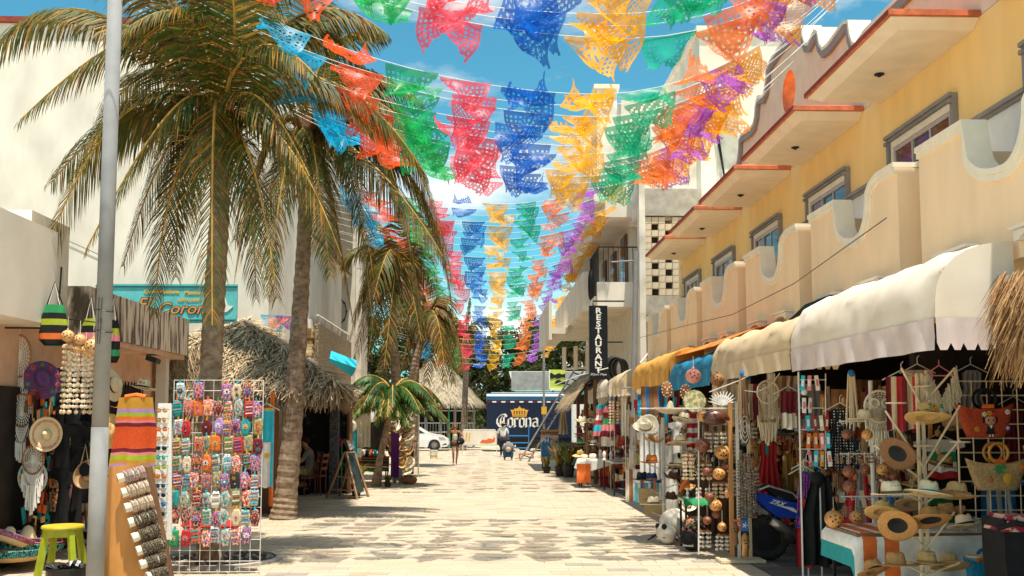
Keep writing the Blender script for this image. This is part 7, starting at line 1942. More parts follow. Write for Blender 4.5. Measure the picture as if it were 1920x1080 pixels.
# wooden bracelet rack with rolls
YB_ = 10.3
t = thing('bracelet_rack', 'sloping varnished plywood rack in front of the striped blanket', 'display rack')
pts = [(197,876), (262,868), (302,1110), (180,1130)]
w3 = [P(x_, y_, YB_) for x_, y_ in pts]
b = MB(); b.prism([(p.x, p.z) for p in w3], lambda u, v, q: Vector((u, YB_ + q, v)), 0,.025); b.build('side_board', wood_orange, t)
b = MB(); b.prism([(w3[1].x - .03, w3[1].z - .01), (w3[1].x + .02, w3[1].z - .05), (w3[2].x + .05, w3[2].z), (w3[2].x, w3[2].z)], lambda u, v, q: Vector((u, YB_ + .03 + q, v)), 0,.30); b.build('slatted_front', wood_brown, t)
MB().tube([P(202,892, YB_ - .003), P(202,893, YB_ - .006)], .006,6).build('screw', dark_metal, t)
band_m = [mat('woven bracelets colourful', (.10,.35,.40), .8,.3,70,.3, stretch=(6,1,1), col2=(.75,.25,.15), lo=.4, hi=.6), mat('pale woven bracelets', (.45,.33,.24), .8,.3,70,.3, stretch=(6,1,1), col2=(.62,.50,.38), lo=.4, hi=.6),
   mat('black and cream bracelets', (.03,.025,.02), .8,.3,70,.3, stretch=(6,1,1), col2=(.50,.38,.24), lo=.5, hi=.62)]
rl = [(220,898,265,886,0, 'multicoloured'), (228,925,272,912,1, 'white and sand coloured'), (234,953,280,940,1, 'brown and cream'), (241,981,287,966,2, 'grey and black'), (248,1009,293,992,2, 'black and white'), (256,1034,300,1019,2, 'dark brown and cream'), (262,1059,304,1046,2, 'black and beige'), (275,1082,306,1072,2, 'maroon and cream')]
for i, (xa, ya, xb, yb, mi, cn) in enumerate(rl):
 a_, c_ = P(xa, ya, YB_ - .12), P(xb + 6, yb - 2, YB_ + .0); ax = (c_ - a_)
 t = thing('bracelet_roll', 'roll of %s bracelets, %s on the plywood rack' % (cn, ('topmost', 'second from top', 'third from top', 'fourth from top', 'fourth from bottom', 'third from bottom', 'second from bottom', 'lowest')[i]), 'bracelet roll', a_, (0,0,0), 'bracelet rolls on the plywood rack')
 b = MB(); b.tube([(0,0,0), ax], .048,16,0, False); b.tube([(0,0,0), ax], .040,16,0, False)
 n = ax.normalized(); u_ = n.cross(Vector((0,0,1))).normalized(); v_ = n.cross(u_)
 ring = [(u_ * math.cos(k * .3927) + v_ * math.sin(k * .3927)) for k in range(16)]
 b.add([r_ * .048 for r_ in ring] + [r_ * .040 for r_ in ring], [(k, (k + 1) % 16,16 + (k + 1) % 16,16 + k) for k in range(16)]); b.build('core', rope_m, t)
 d = MB(); d.ball(ax * .3,.05,6); 
 for k in range(13):
  f = .26 + .72 * k / 12; c0 = ax * f
  til = R.uniform(-.3,.3)
  d.tube([c0 + (u_ * math.cos(q * .5236) + v_ * math.sin(q * .5236)) * (.055 + R.uniform(0,.007)) + ax.normalized() * .01 * math.sin(q * .5236 + til * 6) for q in range(13)], .011,4,0, False)
 for k in range(9):
  f = R.uniform(.3,.95); c0 = ax * f - Vector((0,0,.03)); d.tube([c0 + Vector((0,-.03,0)), c0 + Vector((R.uniform(-.02,.02), -.03,-R.uniform(.02,.06)))], .004,3)
 d.build('bracelets', band_m[mi], t)
# striped blanket thrown over a rack
stripe_cols = [mat('orange red weave', (.66,.09,.02), .9,.12,80,.3), maroon_c, mustard_c, lilac_c, lime_p, orange_c, pink_c]
def blanket_band(u, v):
 seq = [(.10,2), (.13,3), (.17,4), (.20,5), (.22,6), (.26,1), (.44,0), (.475,1), (.50,6), (.54,4), (.58,2), (.61,3), (.66,4), (.70,0), (.74,4), (.78,5), (.82,1), (1.1,0)]
 for e, c_ in seq:
  if v < e: return c_
t = thing('striped_blanket', 'orange-red woven blanket with olive and purple stripes behind the bracelet rack', 'blanket', P(256,745,11.2))
link('cloth', cloth('cloth', stripe_cols, .58,1.25, blanket_band, 24,90,.03,2, lambda v: .62 + .55 * v), t)
MB().tube([(-.12,0,0), (0,0,.02), (.1,0,0)], .03,8).build('top_roll', stripe_cols[5], t)
MB().tube([(0,.05,0), (0,.05,-t.location.z)], .015,6).build('stand', white_metal, t)
# sunglasses board
YS_ = 11.1
t = thing('sunglasses_board', 'tall white perforated board of sunglasses left of the pouch grid', 'display board')
a_, c_ = P(306,756, YS_), P(300,1012, YS_)
b = MB(); b.prism([(a_.x - .07, c_.z), (c_.x + .12, c_.z), (a_.x + .085, a_.z), (a_.x - .055, a_.z)], lambda u, v, q: Vector((u, YS_ + q, v)), 0,.03); b.build('board', rope_w, t)
MB().tube([(a_.x, YS_ + .06,0), (a_.x, YS_ + .06, a_.z)], .012,5).build('stand', white_metal, t)
sg = [('amber', gourd_m), ('brown gold', mustard_c), ('orange', orange_c), ('amber with tag', gourd_m), ('black', black_m), ('turquoise mirrored', flat('turquoise lens', (.0,.45,.45), .1, spec=1)), ('yellow green', lime_p), ('orange rimmed', orange_c), ('navy', felt_navy), ('black', black_m), ('bright blue mirrored', flat('blue lens', (.0,.16,.55), .1, spec=1)), ('small dark', black_m), ('honey', gourd_m), ('dark brown', coco_m)]
for i, (cn, m_) in enumerate(sg):
 p = P(304 - i * .35,770 + i * 17.6, YS_ - .03)
 t = thing('sunglasses', '%s sunglasses, number %d down the white board, just %s' % (cn, i + 1, 'below the top edge' if i == 0 else 'under the ' + sg[i - 1][0] + ' pair'), 'sunglasses', p, (0,0, R.uniform(-.5,.1)), 'sunglasses on the white board')
 for sx_ in (-1,1): MB().ball((sx_ * .034,-.004,0), (.028,.007,.022), 12).build('lens', m_, t, True)
 MB().tube([(-.066,0,.014), (-.03,-.008,.022), (0,-.008,.012), (.03,-.008,.022), (.066,0,.014), (.066,.03,.01)], .003,4).build('frame', dark_metal, t)

# stool, bin, sombreros
p = P(118,985,10.6); p.z = 0
H_ = P(0,985,10.6).z
t = thing('bar_stool', 'lime green wooden stool with a yellow seat behind the waste bin', 'stool', (p.x, 10.6,0))
MB().lathe([(0, H_), (.20, H_), (.205, H_ - .012), (.20, H_ - .035), (0, H_ - .035)], 28).build('seat', yellow_p, t)
MB().lathe([(.203, H_ - .014), (.207, H_ - .02), (.203, H_ - .03)], 28).build('green_rim', lime_p, t)
MB().box((0,0, H_ - .075), (.28,.24,.075)).build('apron', lime_p, t)
for sx_ in (-1,1):
 for sy_ in (-1,1): MB().tube([(sx_ * .12, sy_ * .10, H_ - .04), (sx_ * .20, sy_ * .16,0)], [.038,.042], 4).build('leg', lime_p, t)
q = P(128,1066,9.9)
t = thing('waste_bin', 'black waste bin lined with a plastic bag at the foot of the stool', 'bin', (q.x, 9.9,0))
MB().lathe([(.13,0), (.20, q.z), (.215, q.z), (.215, q.z + .02), (.19, q.z + .02), (.12,.02), (0,.02)], 22).build('bin_body', dark_metal, t)
b = MB(); vs = []
for k in range(41):
 a = k * .15708; r_ = .205 + .015 * math.sin(k * 5.1); vs += [(r_ * math.cos(a), r_ * math.sin(a), q.z + .022 + .03 * math.sin(k * 2.7) ** 2), ((r_ - .05) * math.cos(a), (r_ - .05) * math.sin(a), q.z + .01 + .02 * math.sin(k * 4.1))]
b.add(vs, [(2 * k, 2 * k + 1,2 * k + 3,2 * k + 2) for k in range(40)]); b.build('plastic_liner', mat('black plastic', (.03,.03,.03), .25,.2,5,.4, spec=.8), t)
serape = mat('sombrero trim weave', (.03,.12,.35), .8,.3,30,.3, stretch=(3,3,.6), col2=(.75,.15,.06), lo=.46, hi=.54)
serape2 = mat('dark serape weave', (.02,.02,.02), .85,.3,24,.3, stretch=(3,3,.6), col2=(.10,.45,.45), lo=.47, hi=.55)
def sombrero(label, px, py, Y, body, trim, s_, rot, z=None):
 p_ = P(px, py, Y); t_ = thing('sombrero', label, 'sombrero', p_, rot, 'sombreros piled at the lower left')
 prof = [(.27,.09), (.265,.06), (.20,.005), (.10,0), (.085,.03), (.065,.10), (.035,.16), (0,.175)]
 MB().lathe([(r_ * s_, z_ * s_) for r_, z_ in prof], 32).build('body', body, t_, True)
 MB().lathe([(.272 * s_, .092 * s_), (.278 * s_, .085 * s_), (.268 * s_, .052 * s_), (.255 * s_, .04 * s_), (.26 * s_, .060 * s_), (.272 * s_, .092 * s_)], 36).build('trim', trim, t_)
 return t_
sombrero('large straw sombrero with dark striped rim at the bottom of the pile, left edge', 20,1050,12.2, straw, serape2,1.65, (0,0,0))
sombrero('straw sombrero with a blue band tipped on the big one, left edge', 8,1020,12.1, straw_pale, serape, 1.22, (rad(-20), rad(15), 0))
sombrero('pale sombrero topping the right side of the pile', 50,1020,12.4, straw_pale, serape, 1.28, (0, rad(4), 0))
sombrero('sombrero with red and blue woven rim under the topmost', 52,1030,12.4, straw, serape, 1.34, (0, rad(6), .5))
sombrero('sombrero with a dark woven rim, third down on the right of the pile', 54,1038,12.4, straw, serape2,1.37, (0, rad(5), 1.2))
# stand of dreamcatchers
dreams = [(36,668,12.6,.26,.60,.24,.22, 'large round crochet dreamcatcher at the upper left'), (41,770,12.5,.20,.70,.22,.24, 'middle crochet dreamcatcher below the large one'), (62,862,12.3,.17,.80,.16,.34, 'lowest dreamcatcher with starry web and long white fringe')]
for (px, py, Y, r_, sq, net, fl, lb) in dreams:
 t = thing('dreamcatcher', lb, 'dreamcatcher', P(px, py, Y), (0,0, rad(-10)), 'crochet dreamcatchers at the left')
 macrame(t, r_, 24, fl, 24, rope_w, True, True, net, mat('beaded hoop', (.40,.18,.07), .6,.3,60,.3), sq)
 MB().tube([(0,0, r_), (0,0, r_ + .3)], .003,3).build('cord', rope_w, t)
b = MB()
for i in range(160): 
 p_ = P(R.uniform(2,26), R.uniform(700,770), 12.7); b.tube([p_, p_ + Vector((R.uniform(-.03,.03), 0,-R.uniform(.15,.35)))], .007,3)
stuff(b.build('cotton_fringe', rope_w), 'white cotton fringe at the far left edge behind the dreamcatchers', 'fringe')
t = thing('round_plate', 'round hanging plate with red, blue and green leaves behind the lowest dreamcatcher', 'plate', P(62,895,12.45), (0,0, rad(-15)))
MB().lathe([(0,0), (.20,0), (.21,.01), (0,.015)], 28,0, Matrix.Rotation(rad(90), 4, 'X')).build('plate', rope_w, t)
f = MB()
for k in range(14): 
 a = k * .4488; f.ball((.15 * math.cos(a), -.018,.15 * math.sin(a)), (.03,.004,.045), 8, k % 4)
f.build('painted_leaves', [red_c, blue_c, green_c, yellow_c], t)
# post and small grids
t = grid_panel('narrow white wire grid stand behind the dreamcatchers', P(28,0,12.8).x, P(52,0,12.8).x, .1, P(0,850,12.8).z, 12.8,3,9,.005)
b = MB(); q = P(24,900,12.7); b.bb(q.x - .05, q.x + .04,12.66,12.76,0, P(0,845,12.7).z); b.build('post', rope_w, t)
grid_panel('small white wire grid standing between the black shirts and the pole', P(137,0,13.4).x, P(150,0,13.4).x, .1, P(0,880,13.4).z, 13.4,2,9,.005)
hang('hanging_garment', 'dark red cloth hanging low at the far left', 'garment', cloth('cloth', [red_c], .3,.5, None, 10,10,.04,3, lambda v: 1.1 - .7 * v), 14,862,12.9,0, None, False)
# black printed shirts
skullp = [mat('skull print', (.06,.04,.03), .8,.3,40,0, col2=(.62,.30,.12), lo=.42, hi=.58, det=3), mat('colourful skull print', (.03,.25,.3), .8,.3,40,0, col2=(.75,.10,.10), lo=.42, hi=.58, det=3), mat('flower print', (.02,.22,.06), .8,.3,40,0, col2=(.8,.45,.2), lo=.42, hi=.58, det=3)]
def black_shirt(px, py, Y, lb, pm__, ph_, w_=.46, h_=.66, writing=None):
 t = thing('printed_shirt', lb, 'shirt', P(px, py, Y), (0,0, R.uniform(-.2,.2)), 'black printed shirts at the left')
 link('cloth', cloth('cloth', [black_m], w_, h_, None, 14,16,.015,2, shirt_taper), t)
 if pm__ is not None:
  q = MB(); q.prism([(-.05,-.12), (0,-.09), (.05,-.12), (.06,-.2), (.045,-.32), (.03,-.42), (-.03,-.42), (-.045,-.32), (-.06,-.2)], lambda u, v, w__: Vector((u * ph_, w__, v * ph_)), -.045,-.040)
  for sx_ in (-1,1): q.ball((sx_ * .024 * ph_, -.047,-.2 * ph_), (.016 * ph_, .002,.02 * ph_), 8,1)
  q.build('print', [pm__, black_m], t)
 if writing: text(writing, .11, Matrix.Translation((0,-.05,-.17)) @ Matrix.Rotation(rad(90), 4, 'X'), green_c, t, .002, 'CENTER', .006)
 return t
black_shirt(93,705,13.0, 'black shirt with green lettering under the purple hat', None, 1,.46,.75, 'MEXICO')
black_shirt(122,690,13.3, 'black shirt with a long floral strip print behind the shell chime', skullp[2], 1.0,.46,.8)
black_shirt(150,745,13.5, 'black shirt with a small flower print right of the shell chime', skullp[2], .7,.4,.6)
black_shirt(100,795,13.0, 'black shirt hanging behind the round embroidered sombrero', skullp[0], .9,.46,.7)
black_shirt(126,795,13.1, 'black shirt with tall yellow figure print, left of the pair', skullp[2], 1.1,.42,.7)
black_shirt(145,790,13.3, 'black shirt with tall teal figure print, right of the pair', skullp[1], 1.0,.36,.7)
black_shirt(105,880,13.0, 'black shirt with a grinning skull print above the stool, left', skullp[0], 1.25,.42,.8)
black_shirt(130,872,13.1, 'black shirt with a multicoloured skull print above the stool, right', skullp[1], 1.35,.42,.8)
black_shirt(66,900,13.2, 'plain black shirt low behind the lowest dreamcatcher', None, 1,.4,.7)
black_shirt(160,870,13.6, 'plain black shirt between the small grid and the pole', None, 1,.3,.5)
# bags with stripes
def stripe_bag(px, py, Y, w_, h_, cols, lb, rz=0):
 t = thing('striped_bag', lb, 'bag', P(px, py, Y), (0,0, rz), 'striped drawstring bags')
 n = len(cols); K = 20; b = MB(); J = 20; vs = []
 for j in range(J + 1):
  v = j / J; wv = w_ * (.62 + .38 * math.sin(min(1, v * 1.5) * math.pi / 2)) * (1 - .35 * max(0, v - .85) / .15)
  for i in range(K):
   a = 2 * math.pi * i / K; k_ = 1 + .05 * math.sin(i * 2.1 + j * .7)
   vs.append((math.cos(a) * wv / 2 * k_, math.sin(a) * w_ * .25 * k_, -v * h_))
 b.add(vs, [(j * K + i, j * K + (i + 1) % K, (j + 1) * K + (i + 1) % K, (j + 1) * K + i) for j in range(J) for i in range(K)] + [tuple(J * K + i for i in range(K))])
 for k in range(J * K): b.m[k] = min(n - 1, int(k // K / J * n))
 b.build('body', cols, t, True)
 MB().tube([(-w_ * .28,0,0), (-.01,0,.28), (w_ * .28,0,0)], .008,5).build('strap', black_m, t)
 MB().tube([(-w_ * .2,-.03,-.01), (0,-.02,.26), (w_ * .2,-.03,-.01)], .006,5).build('cord', rope_w, t)
stripe_bag(103,572,12.0,.32,.48, [green_c, black_m, lime_p, black_m, orange_c, black_m], 'large green, lime and orange striped bag hanging at the upper left', .1)
stripe_bag(171,598,12.4,.24,.34, [lime_p, black_m, pink_c, black_m], 'smaller lime, black and coral striped bag left of the grey pole')
stripe_bag(213,600,12.4,.17,.52, [black_m, lime_p, pink_c, black_m, green_c, black_m], 'striped bag with mint green base half hidden behind the grey pole')
b = MB(); b.tube([P(128,598,12.1), P(194,606,12.1), P(192,650,12.1)], .008,5); tag(b.build('hanging_rod', dark_metal), 'thin metal rod holding the shell chime beside the pole', 'rod')
chime('large bunch of pale shells hanging left of the grey pole', 150,645,11.9,.36,.82,13, shell_m, False, .028, None); chime('inner bunch of white shells within the large chime', 148,660,11.85,.22,.66,7, shell_w, False, .028, None)
for i, (px, py, r_, lb) in enumerate(((127,630,.075, 'pale gourd at the upper left of the large shell chime'), (150,637,.07, 'pale gourd in the middle above the large shell chime'), (175,650,.10, 'biggest pale gourd beside the grey pole'), (146,655,.055, 'small pale gourd just under the middle one'), (161,657,.06, 'small pale gourd left of the biggest one'))):
 gourd(lb, px, py, 11.75, r_, mat('pale gourd', (.66,.38,.16), .4,.15,9, spec=.5), False, 'pale gourds above the shell chime', .15)
# hats on the left
t = hat('panama', mat('purple felt', (.13,.06,.20), .9,.1,20), mat('embroidered band', (.7,.3,.05), .8,.3,40, col2=(.1,.3,.5)), P(80,712,12.6), (rad(80), rad(-20), rad(30)), 'purple embroidered hat facing out above the black shirts', None, 1.12)
f = MB()
for k in range(10): a = k * .628; flower(f, Vector((.155 * math.cos(a), .155 * math.sin(a) * 1.08,.006)), .036, k % 3, (k + 1) % 3, Vector((1,0,0)), Vector((0,1,0)), Vector((0,0,1)), 6)
f.build('embroidery', [orange_c, red_c, green_c], t)
t = hat('sombrero', straw_pale, felt_cream, P(88,815,12.3), (rad(85), 0, rad(12)), 'cream round sombrero with orange embroidered brim facing the camera', None, .72)
f = MB()
for k in range(26): a = k * .2417; flower(f, Vector((.21 * math.cos(a), .21 * math.sin(a) * 1.08,.060)), .034, k % 2,2, Vector((1,0,0)), Vector((0,1,0)), Vector((0,0,1)), 6)
f.build('embroidery', [orange_c, red_c, straw_pale], t)
hat('panama', straw_pale, felt_black, P(212,722,13.2), (rad(80), rad(0), rad(75)), 'white hat seen from the side just right of the grey pole')
t = hat('fedora', straw_pale, felt_black, P(268,727,13.0), (rad(-6), rad(8), 0), 'straw hat with painted flowers on its crown, above the striped blanket')
f = MB(); flower(f, Vector((-.01,-.106,.06)), .028,0,1, Vector((1,0,0)), Vector((0,.2,1)), Vector((0,-1,0)), 8); flower(f, Vector((.035,-.103,.055)), .02,1,0, Vector((1,0,0)), Vector((0,.2,1)), Vector((0,-1,0)), 6); f.build('painted_flowers', [pink_c, green_c], t)
t = hat('fedora', felt_orange, straw, P(232,765,12.6), (rad(-4), rad(6), 0), 'orange decorated hat between the pole and the striped blanket', None, .95)
hat('panama', straw, straw_pale, P(204,808,12.5), (rad(84), 0, rad(20)), 'wide straw hat facing out behind the grey pole, middle'); hat('cowboy', felt_tan, leather, P(170,890,12.9), (rad(60), rad(50), 0), 'tan leather hat hanging on its side left of the grey pole')
t = thing('shoulder_bag', 'small black bag on a light strap left of the pole', 'bag', P(159,872,12.8)); MB().ball((0,0,-.06), (.07,.04,.09), 10).build('body', black_m, t); MB().tube([(-.05,0,0), (.0,0,.25), (.05,0,0)], .008,5).build('strap', rope_tan, t)
t = thing('clothes_hanger', 'empty black clothes hanger near the pole', 'hanger', P(165,840,13)); MB().tube([(-.16,0,0), (0,0,.08), (.16,0,0), (-.16,0,0)], .007,4).build('hanger', dark_metal, t)
t = thing('gas_meter', 'small white bench of crates behind the stool', 'crate', P(158,1000,14.5)); t['label'] = 'small white crates on the ground behind the stool'; t.name = 'plastic_crate'
MB().bb(-.2,.2,0,.4,-.14,.06).build('box', white_c, t); MB().bb(-.12,.12,-.01,-.002,-.08,.02).build('opening', dark_int, t)

# ------------------------------------------------------------------ palapa bar furniture, sign, man
def chair(label, x, y, rz, m_=wood_red):
 t = thing('wooden_chair', label, 'chair', (x, y, 0), (0,0, rz), 'wooden chairs under the thatched roof')
 MB().bb(-.21,.21,-.21,.21,.43,.46).build('seat', m_, t)
 for sx_ in (-1,1):
  MB().tube([(sx_ * .19,-.19,0), (sx_ * .19,-.19,.43)], .02,5).build('leg', m_, t); MB().tube([(sx_ * .19,.20,0), (sx_ * .19,.19,.5), (sx_ * .19,.27,1.0)], .02,5).build('leg', m_, t)
 for z_ in (.62,.78,.92): MB().box((0,.205 + (z_ - .5) * .13, z_), (.36,.02,.07)).build('back_slat', m_, t)
 for z_ in (.15,.25): MB().box((0,-.19, z_), (.36,.02,.02)).build('stretcher', m_, t)
ych = gnd(0,930).y
xch = P(588,0, ych).x
chair('reddish wooden chair with the seated man in grey', xch, ych + .3, rad(-90))
chair('empty reddish wooden chair behind the seated man', P(618,0,25).x, 23.9, rad(-100)); chair('dark wooden chair at the far side of the table', P(545,0,24).x, 23.6, rad(80))
t = thing('bar_table', 'dark wooden table in front of the seated man', 'table'); xt_ = xch - .85
b = MB(); b.bb(xt_ - .4, xt_ + .35, ych + .0, ych + .8,.74,.78); b.build('tabletop', wood_red, t); MB().tube([(xt_, ych + .4,0), (xt_, ych + .4,.74)], .05,6).build('leg', wood_brown, t)
t = thing('stone_plate', 'brown bag and black backpack on the ground by the leaning palm', 'bag', gnd(565,928)); t.name = 'backpack'
MB().ball((0,.1,.10), (.26,.16,.11), 12).build('body', black_m, t, True); MB().ball((-.08,.12,.22), (.20,.14,.09), 12).build('top_bag', mustard_c, t, True)
yA = gnd(0,940).y
t = thing('folding_chalkboard', 'worn wooden folding chalkboard sign standing open beside the young palm', 'sign', (0,0,0))
def leg3(a_, c_, r_=.022, nm='frame_rail', m_=wood_worn):
 MB().tube([a_, c_], r_, 4).build(nm, m_, t)
A1, A2 = P(642,850, yA + .25), P(665,848, yA + .55)
A1 = P(643,850, yA + .2); 
f1, f2 = gnd(612,935), gnd(670,937); r1, r2 = gnd(636,930), gnd(691,932)
tl = P(645,850, (f1.y + f2.y) / 2 + .1); tr_ = P(664,848, (f1.y + f2.y) / 2 + .5)
def board(p0, p1, q1, q0, nm, m_, th=.015):
 v = [Vector(p0), Vector(p1), Vector(q1), Vector(q0)]; n = (v[1] - v[0]).cross(v[3] - v[0]).normalized() * th
 MB().add([x + n for x in v] + [x - n for x in v], [(0,1,2,3), (7,6,5,4), (0,4,5,1), (1,5,6,2), (2,6,7,3), (3,7,4,0)]).build(nm, m_, t)
for a_, c_ in ((f1, tl), (f2, tl + Vector((.05,0,0))), (r1, tr_ - Vector((.05,0,0))), (r2, tr_), (tl, tr_)): leg3(a_, c_, .03)
board(f2.lerp(tl, .12), gnd(676,934).lerp(tr_, .12) + Vector((.05,.3,0)), tr_, tl, 'chalkboard', mat('chalkboard', (.03,.05,.05), .8,.3,8))
leg3(f1.lerp(tl, .2), f2.lerp(tl, .2), .018); leg3(f1.lerp(tl, .5), f2.lerp(tl, .45), .016)
for px in (612,668):
 pass
t = thing('menu_stand', 'slanted menu board on a dark red stand behind the folding chalkboard', 'sign', P(652,835,24.2)); MB().prism([(-.14,.12), (-.06,.16), (.16,-.14), (.06,-.2)], lambda u, v, q: Vector((u, q, v)), 0,.03).build('board', wood_red, t)
MB().prism([(-.03,.11), (.02,.12), (.17,-.05), (.06,-.12)], lambda u, v, q: Vector((u, q, v)), -.02,-.005).build('menu_sheet', white_c, t); MB().tube([(0,.02,-.1), (0,.02,-t.location.z)], .025,5).build('post', wood_red, t)
# mannequin wrap and flowers by the column
t = hang('hanging_garment', 'bright blue wrap on a dress form behind the folding chalkboard', 'garment', cloth('cloth', [cyan_c, teal_c], .32,1.25, lambda u, v: 1 if u > .7 else 0,12,20,.04,3, lambda v: .8 + .2 * v), 660,805,24.6,0, None, False)
MB().ball((0,0,.08), (.11,.09,.16), 12).build('dress_form', felt_cream, t, True)
t = thing('flower_bunch', 'bunch of magenta flowers beside the carved column', 'flowers', P(641,828,24.4)); f = MB()
for k in range(14): flower(f, Vector((R.uniform(-.1,.1), R.uniform(-.05,.05), R.uniform(-.08,.08))), .055,0,0, Vector((1,0,0)), Vector((0,0,1)), Vector((0,-1,0)), 6)
f.build('petals', flat('magenta petals', (.45,.02,.10)), t); MB().tube([(0,0,0), (0,0,-t.location.z)], .015,4).build('stem', green_c, t)
pot_plant('small green potted plant at the foot of the folding chalkboard', 668,930,.9,.13,70, leaf_f)
pot_plant('low green plant at the base of the young palm', 727,913,.35,.10,40, leaf_g)
# souvenir stall under the young palm
YZ = 28.2
t = thing('serape_table', 'table covered by a dark striped serape behind the young palm trunk', 'table')
xa, xb = P(676,0, YZ).x, P(735,0, YZ).x; zt_ = P(0,858, YZ).z
b = MB(); b.bb(xa, xb, YZ, YZ + .7, zt_ - .03, zt_); b.build('tabletop', wood_brown, t)
lg = MB().tube([(0,0,0), (0,0, zt_)], .02,5).mesh('leg', dark_metal)
for x_ in (xa + .05, xb - .05):
 for y_ in (YZ + .05, YZ + .65): link('leg', lg, t, (x_, y_, 0))
o = link('serape', cloth('serape', [black_m, red_c, green_c, maroon_c, white_c], xb - xa + .1,.42, lambda u, v: [0,1,0,2,0,3,1,0,4,0,2,0][min(11, int(v * 12))], 14,24,.03,3), None, ((xa + xb) / 2, YZ - .03, zt_ + .03)); tag(o, 'black serape with red and green stripes over the table by the young palm', 'serape')
for i in range(14):
 m_ = (red_c, white_c, black_m, orange_c, cyan_c, maroon_c, beige_c)[i % 7]
 tag(MB().lathe([(.05,0), (.06,.05), (.03,.12), (.04,.16), (0,.2)], 8).build('clay_ornament', m_, None, True, (xa + .08 + (i % 7) * (xb - xa - .1) / 7, YZ + .12 + .25 * (i // 7), zt_ + .002)), '%s clay ornament on the serape table, %s in the %s line' % (('red', 'white', 'black', 'orange', 'cyan', 'maroon', 'beige')[i % 7], ('first', 'second', 'third', 'fourth', 'fifth', 'sixth', 'last')[i % 7], ('front', 'back')[i // 7]), 'ornament', 'clay ornaments on the serape table')
for (px, py, Y, me, lb) in ((678,770,28, cloth('c', [rope_m], .5,1.0, None, 14,10,.04,5), 'cream fringed wraps hanging left of the young palm trunk'), (690,745,28.6, cloth('c', [rope_w, beige_c], .5,.7, lambda u, v: int(u * 6) % 2,14,10,.04,5), 'pale crochet tops hanging above the serape table'),
 (668,840,27.8, cloth('c', [white_c, orange_c], .3,.35, lambda u, v: 1 if v > .7 else 0,10,8,.02,3), 'white and orange printed cloth beside the blue wrap'), (741,812,27.6, cloth('c', [mat('violet cloth', (.12,.02,.17), .85)], .22,1.2, None, 10,16,.04,3), 'purple scarf hanging in front of the hat display'),
 (766,838,33, cloth('c', [black_m], .35,.9, None, 10,14,.04,3), 'black dress at the right of the hat display'), (752,790,32, cloth('c', [beige_c], .3,.7, None, 10,10,.04,3), 'beige top behind the hat display'), (740,735,30, cloth('c', [pink_c], .25,.5, None, 8,8,.03,3), 'coral scarf beneath the palm crown')):
 hang('hanging_garment', lb, 'garment', me, px, py, Y, 0, 'garments hanging in the left-hand stall', False)
t = thing('stall_rack', 'white pipe rack holding hats and clothes left of the white car', 'display rack')
b = MB()
for px, Y in ((742,28.5), (785,31.5)): q = P(px, 795, Y); b.tube([(q.x, q.y, 0), (q.x, q.y, P(0,778, Y).z)], .025,5)
b.tube([P(742,778,28.5), P(785,778,31.5)], .02,5); b.build('pipe', white_metal, t)
b = MB(); b.bb(P(676,0,29.6).x, P(760,0,29.6).x, 29.6,29.65,.9, P(0,752,29.6).z); b.build('back_cloth', dark_int, t)
hk = [('fedora', felt_tan), ('panama', straw_pale), ('cowboy', straw), ('fedora', straw_dark), ('panama', felt_cream), ('cowboy', felt_tan), ('fedora', felt_brown)]
hn = {felt_tan.name: 'tan', straw_pale.name: 'white', straw.name: 'golden', straw_dark.name: 'brown straw', felt_cream.name: 'cream', felt_brown.name: 'dark brown'}
k_ = 0
for r_, py in enumerate((786,797,808,819,830,841,853,866,880)):
 for c_, px in enumerate((736,749,762)):
  kd, bm_ = hk[(r_ * 3 + c_ * 2 + r_ * r_) % 7]
  if r_ > 6 and c_ == 0: continue
  hat(kd, bm_, felt_black if c_ != 1 else felt_brown, P(px + (r_ % 2) * 4, py, 28.6 + c_ * .7), (rad(R.uniform(10,60)), rad(R.uniform(-20,20)), rad(R.uniform(-20,20))), '%s %s hat in the left stall, %s row from the top, %s' % (hn[bm_.name], kd, ('first', 'second', 'third', 'fourth', 'fifth', 'sixth', 'seventh', 'eighth', 'ninth')[r_], ('left', 'middle', 'right')[c_]), 'hats stacked in the left stall')
t = thing('travel_bag', 'brown bag lying on the paving at the foot of the hat display', 'bag', gnd(766,908)); MB().ball((0,0,.12), (.24,.15,.14), 12).build('body', leather, t, True); MB().tube([(-.1,-.1,.2), (0,-.12,.3), (.1,-.1,.2)], .012,5).build('handle', black_m, t)
t = thing('shoe_rack', 'boots and small goods at the base of the hat display', 'boots', gnd(745,908)); 
for dx in (-.08,.08): MB().tube([(dx, 0,.42), (dx, 0,.06), (dx, -.16,.04)], [.06,.05,.04], 8).build('boot', grey_c, t)
# blue umbrella edge and coloured flags over the palapa
b = MB(); q0, q1, q2, q3 = P(618,672,24.8), P(668,690,26.5), P(660,706,26.5), P(614,676,24.8)
b.add([q0, q1, q2, q3, q0 + Vector((-.1,.9,.25)), q1 + Vector((-.1,.9,.25))], [(0,1,2,3), (0,4,5,1)]); tag(b.build('blue_parasol', cyan_c), 'edge of a blue parasol behind the thatched bar roof', 'parasol')
for i, (px, py, mi, lb) in enumerate(((510,590,0, 'cyan paper flag caught above the thatched roof'), (522,594,7, 'orange paper flag caught above the thatched roof'), (537,592,8, 'lilac paper flag caught above the thatched roof'))):
 o = link('paper_flag', FMESH[(mi, i)], None, P(px, py, 21.5), (0,0,.3)); o.scale = (.75,.75,.9); tag(o, lb, 'paper flag')

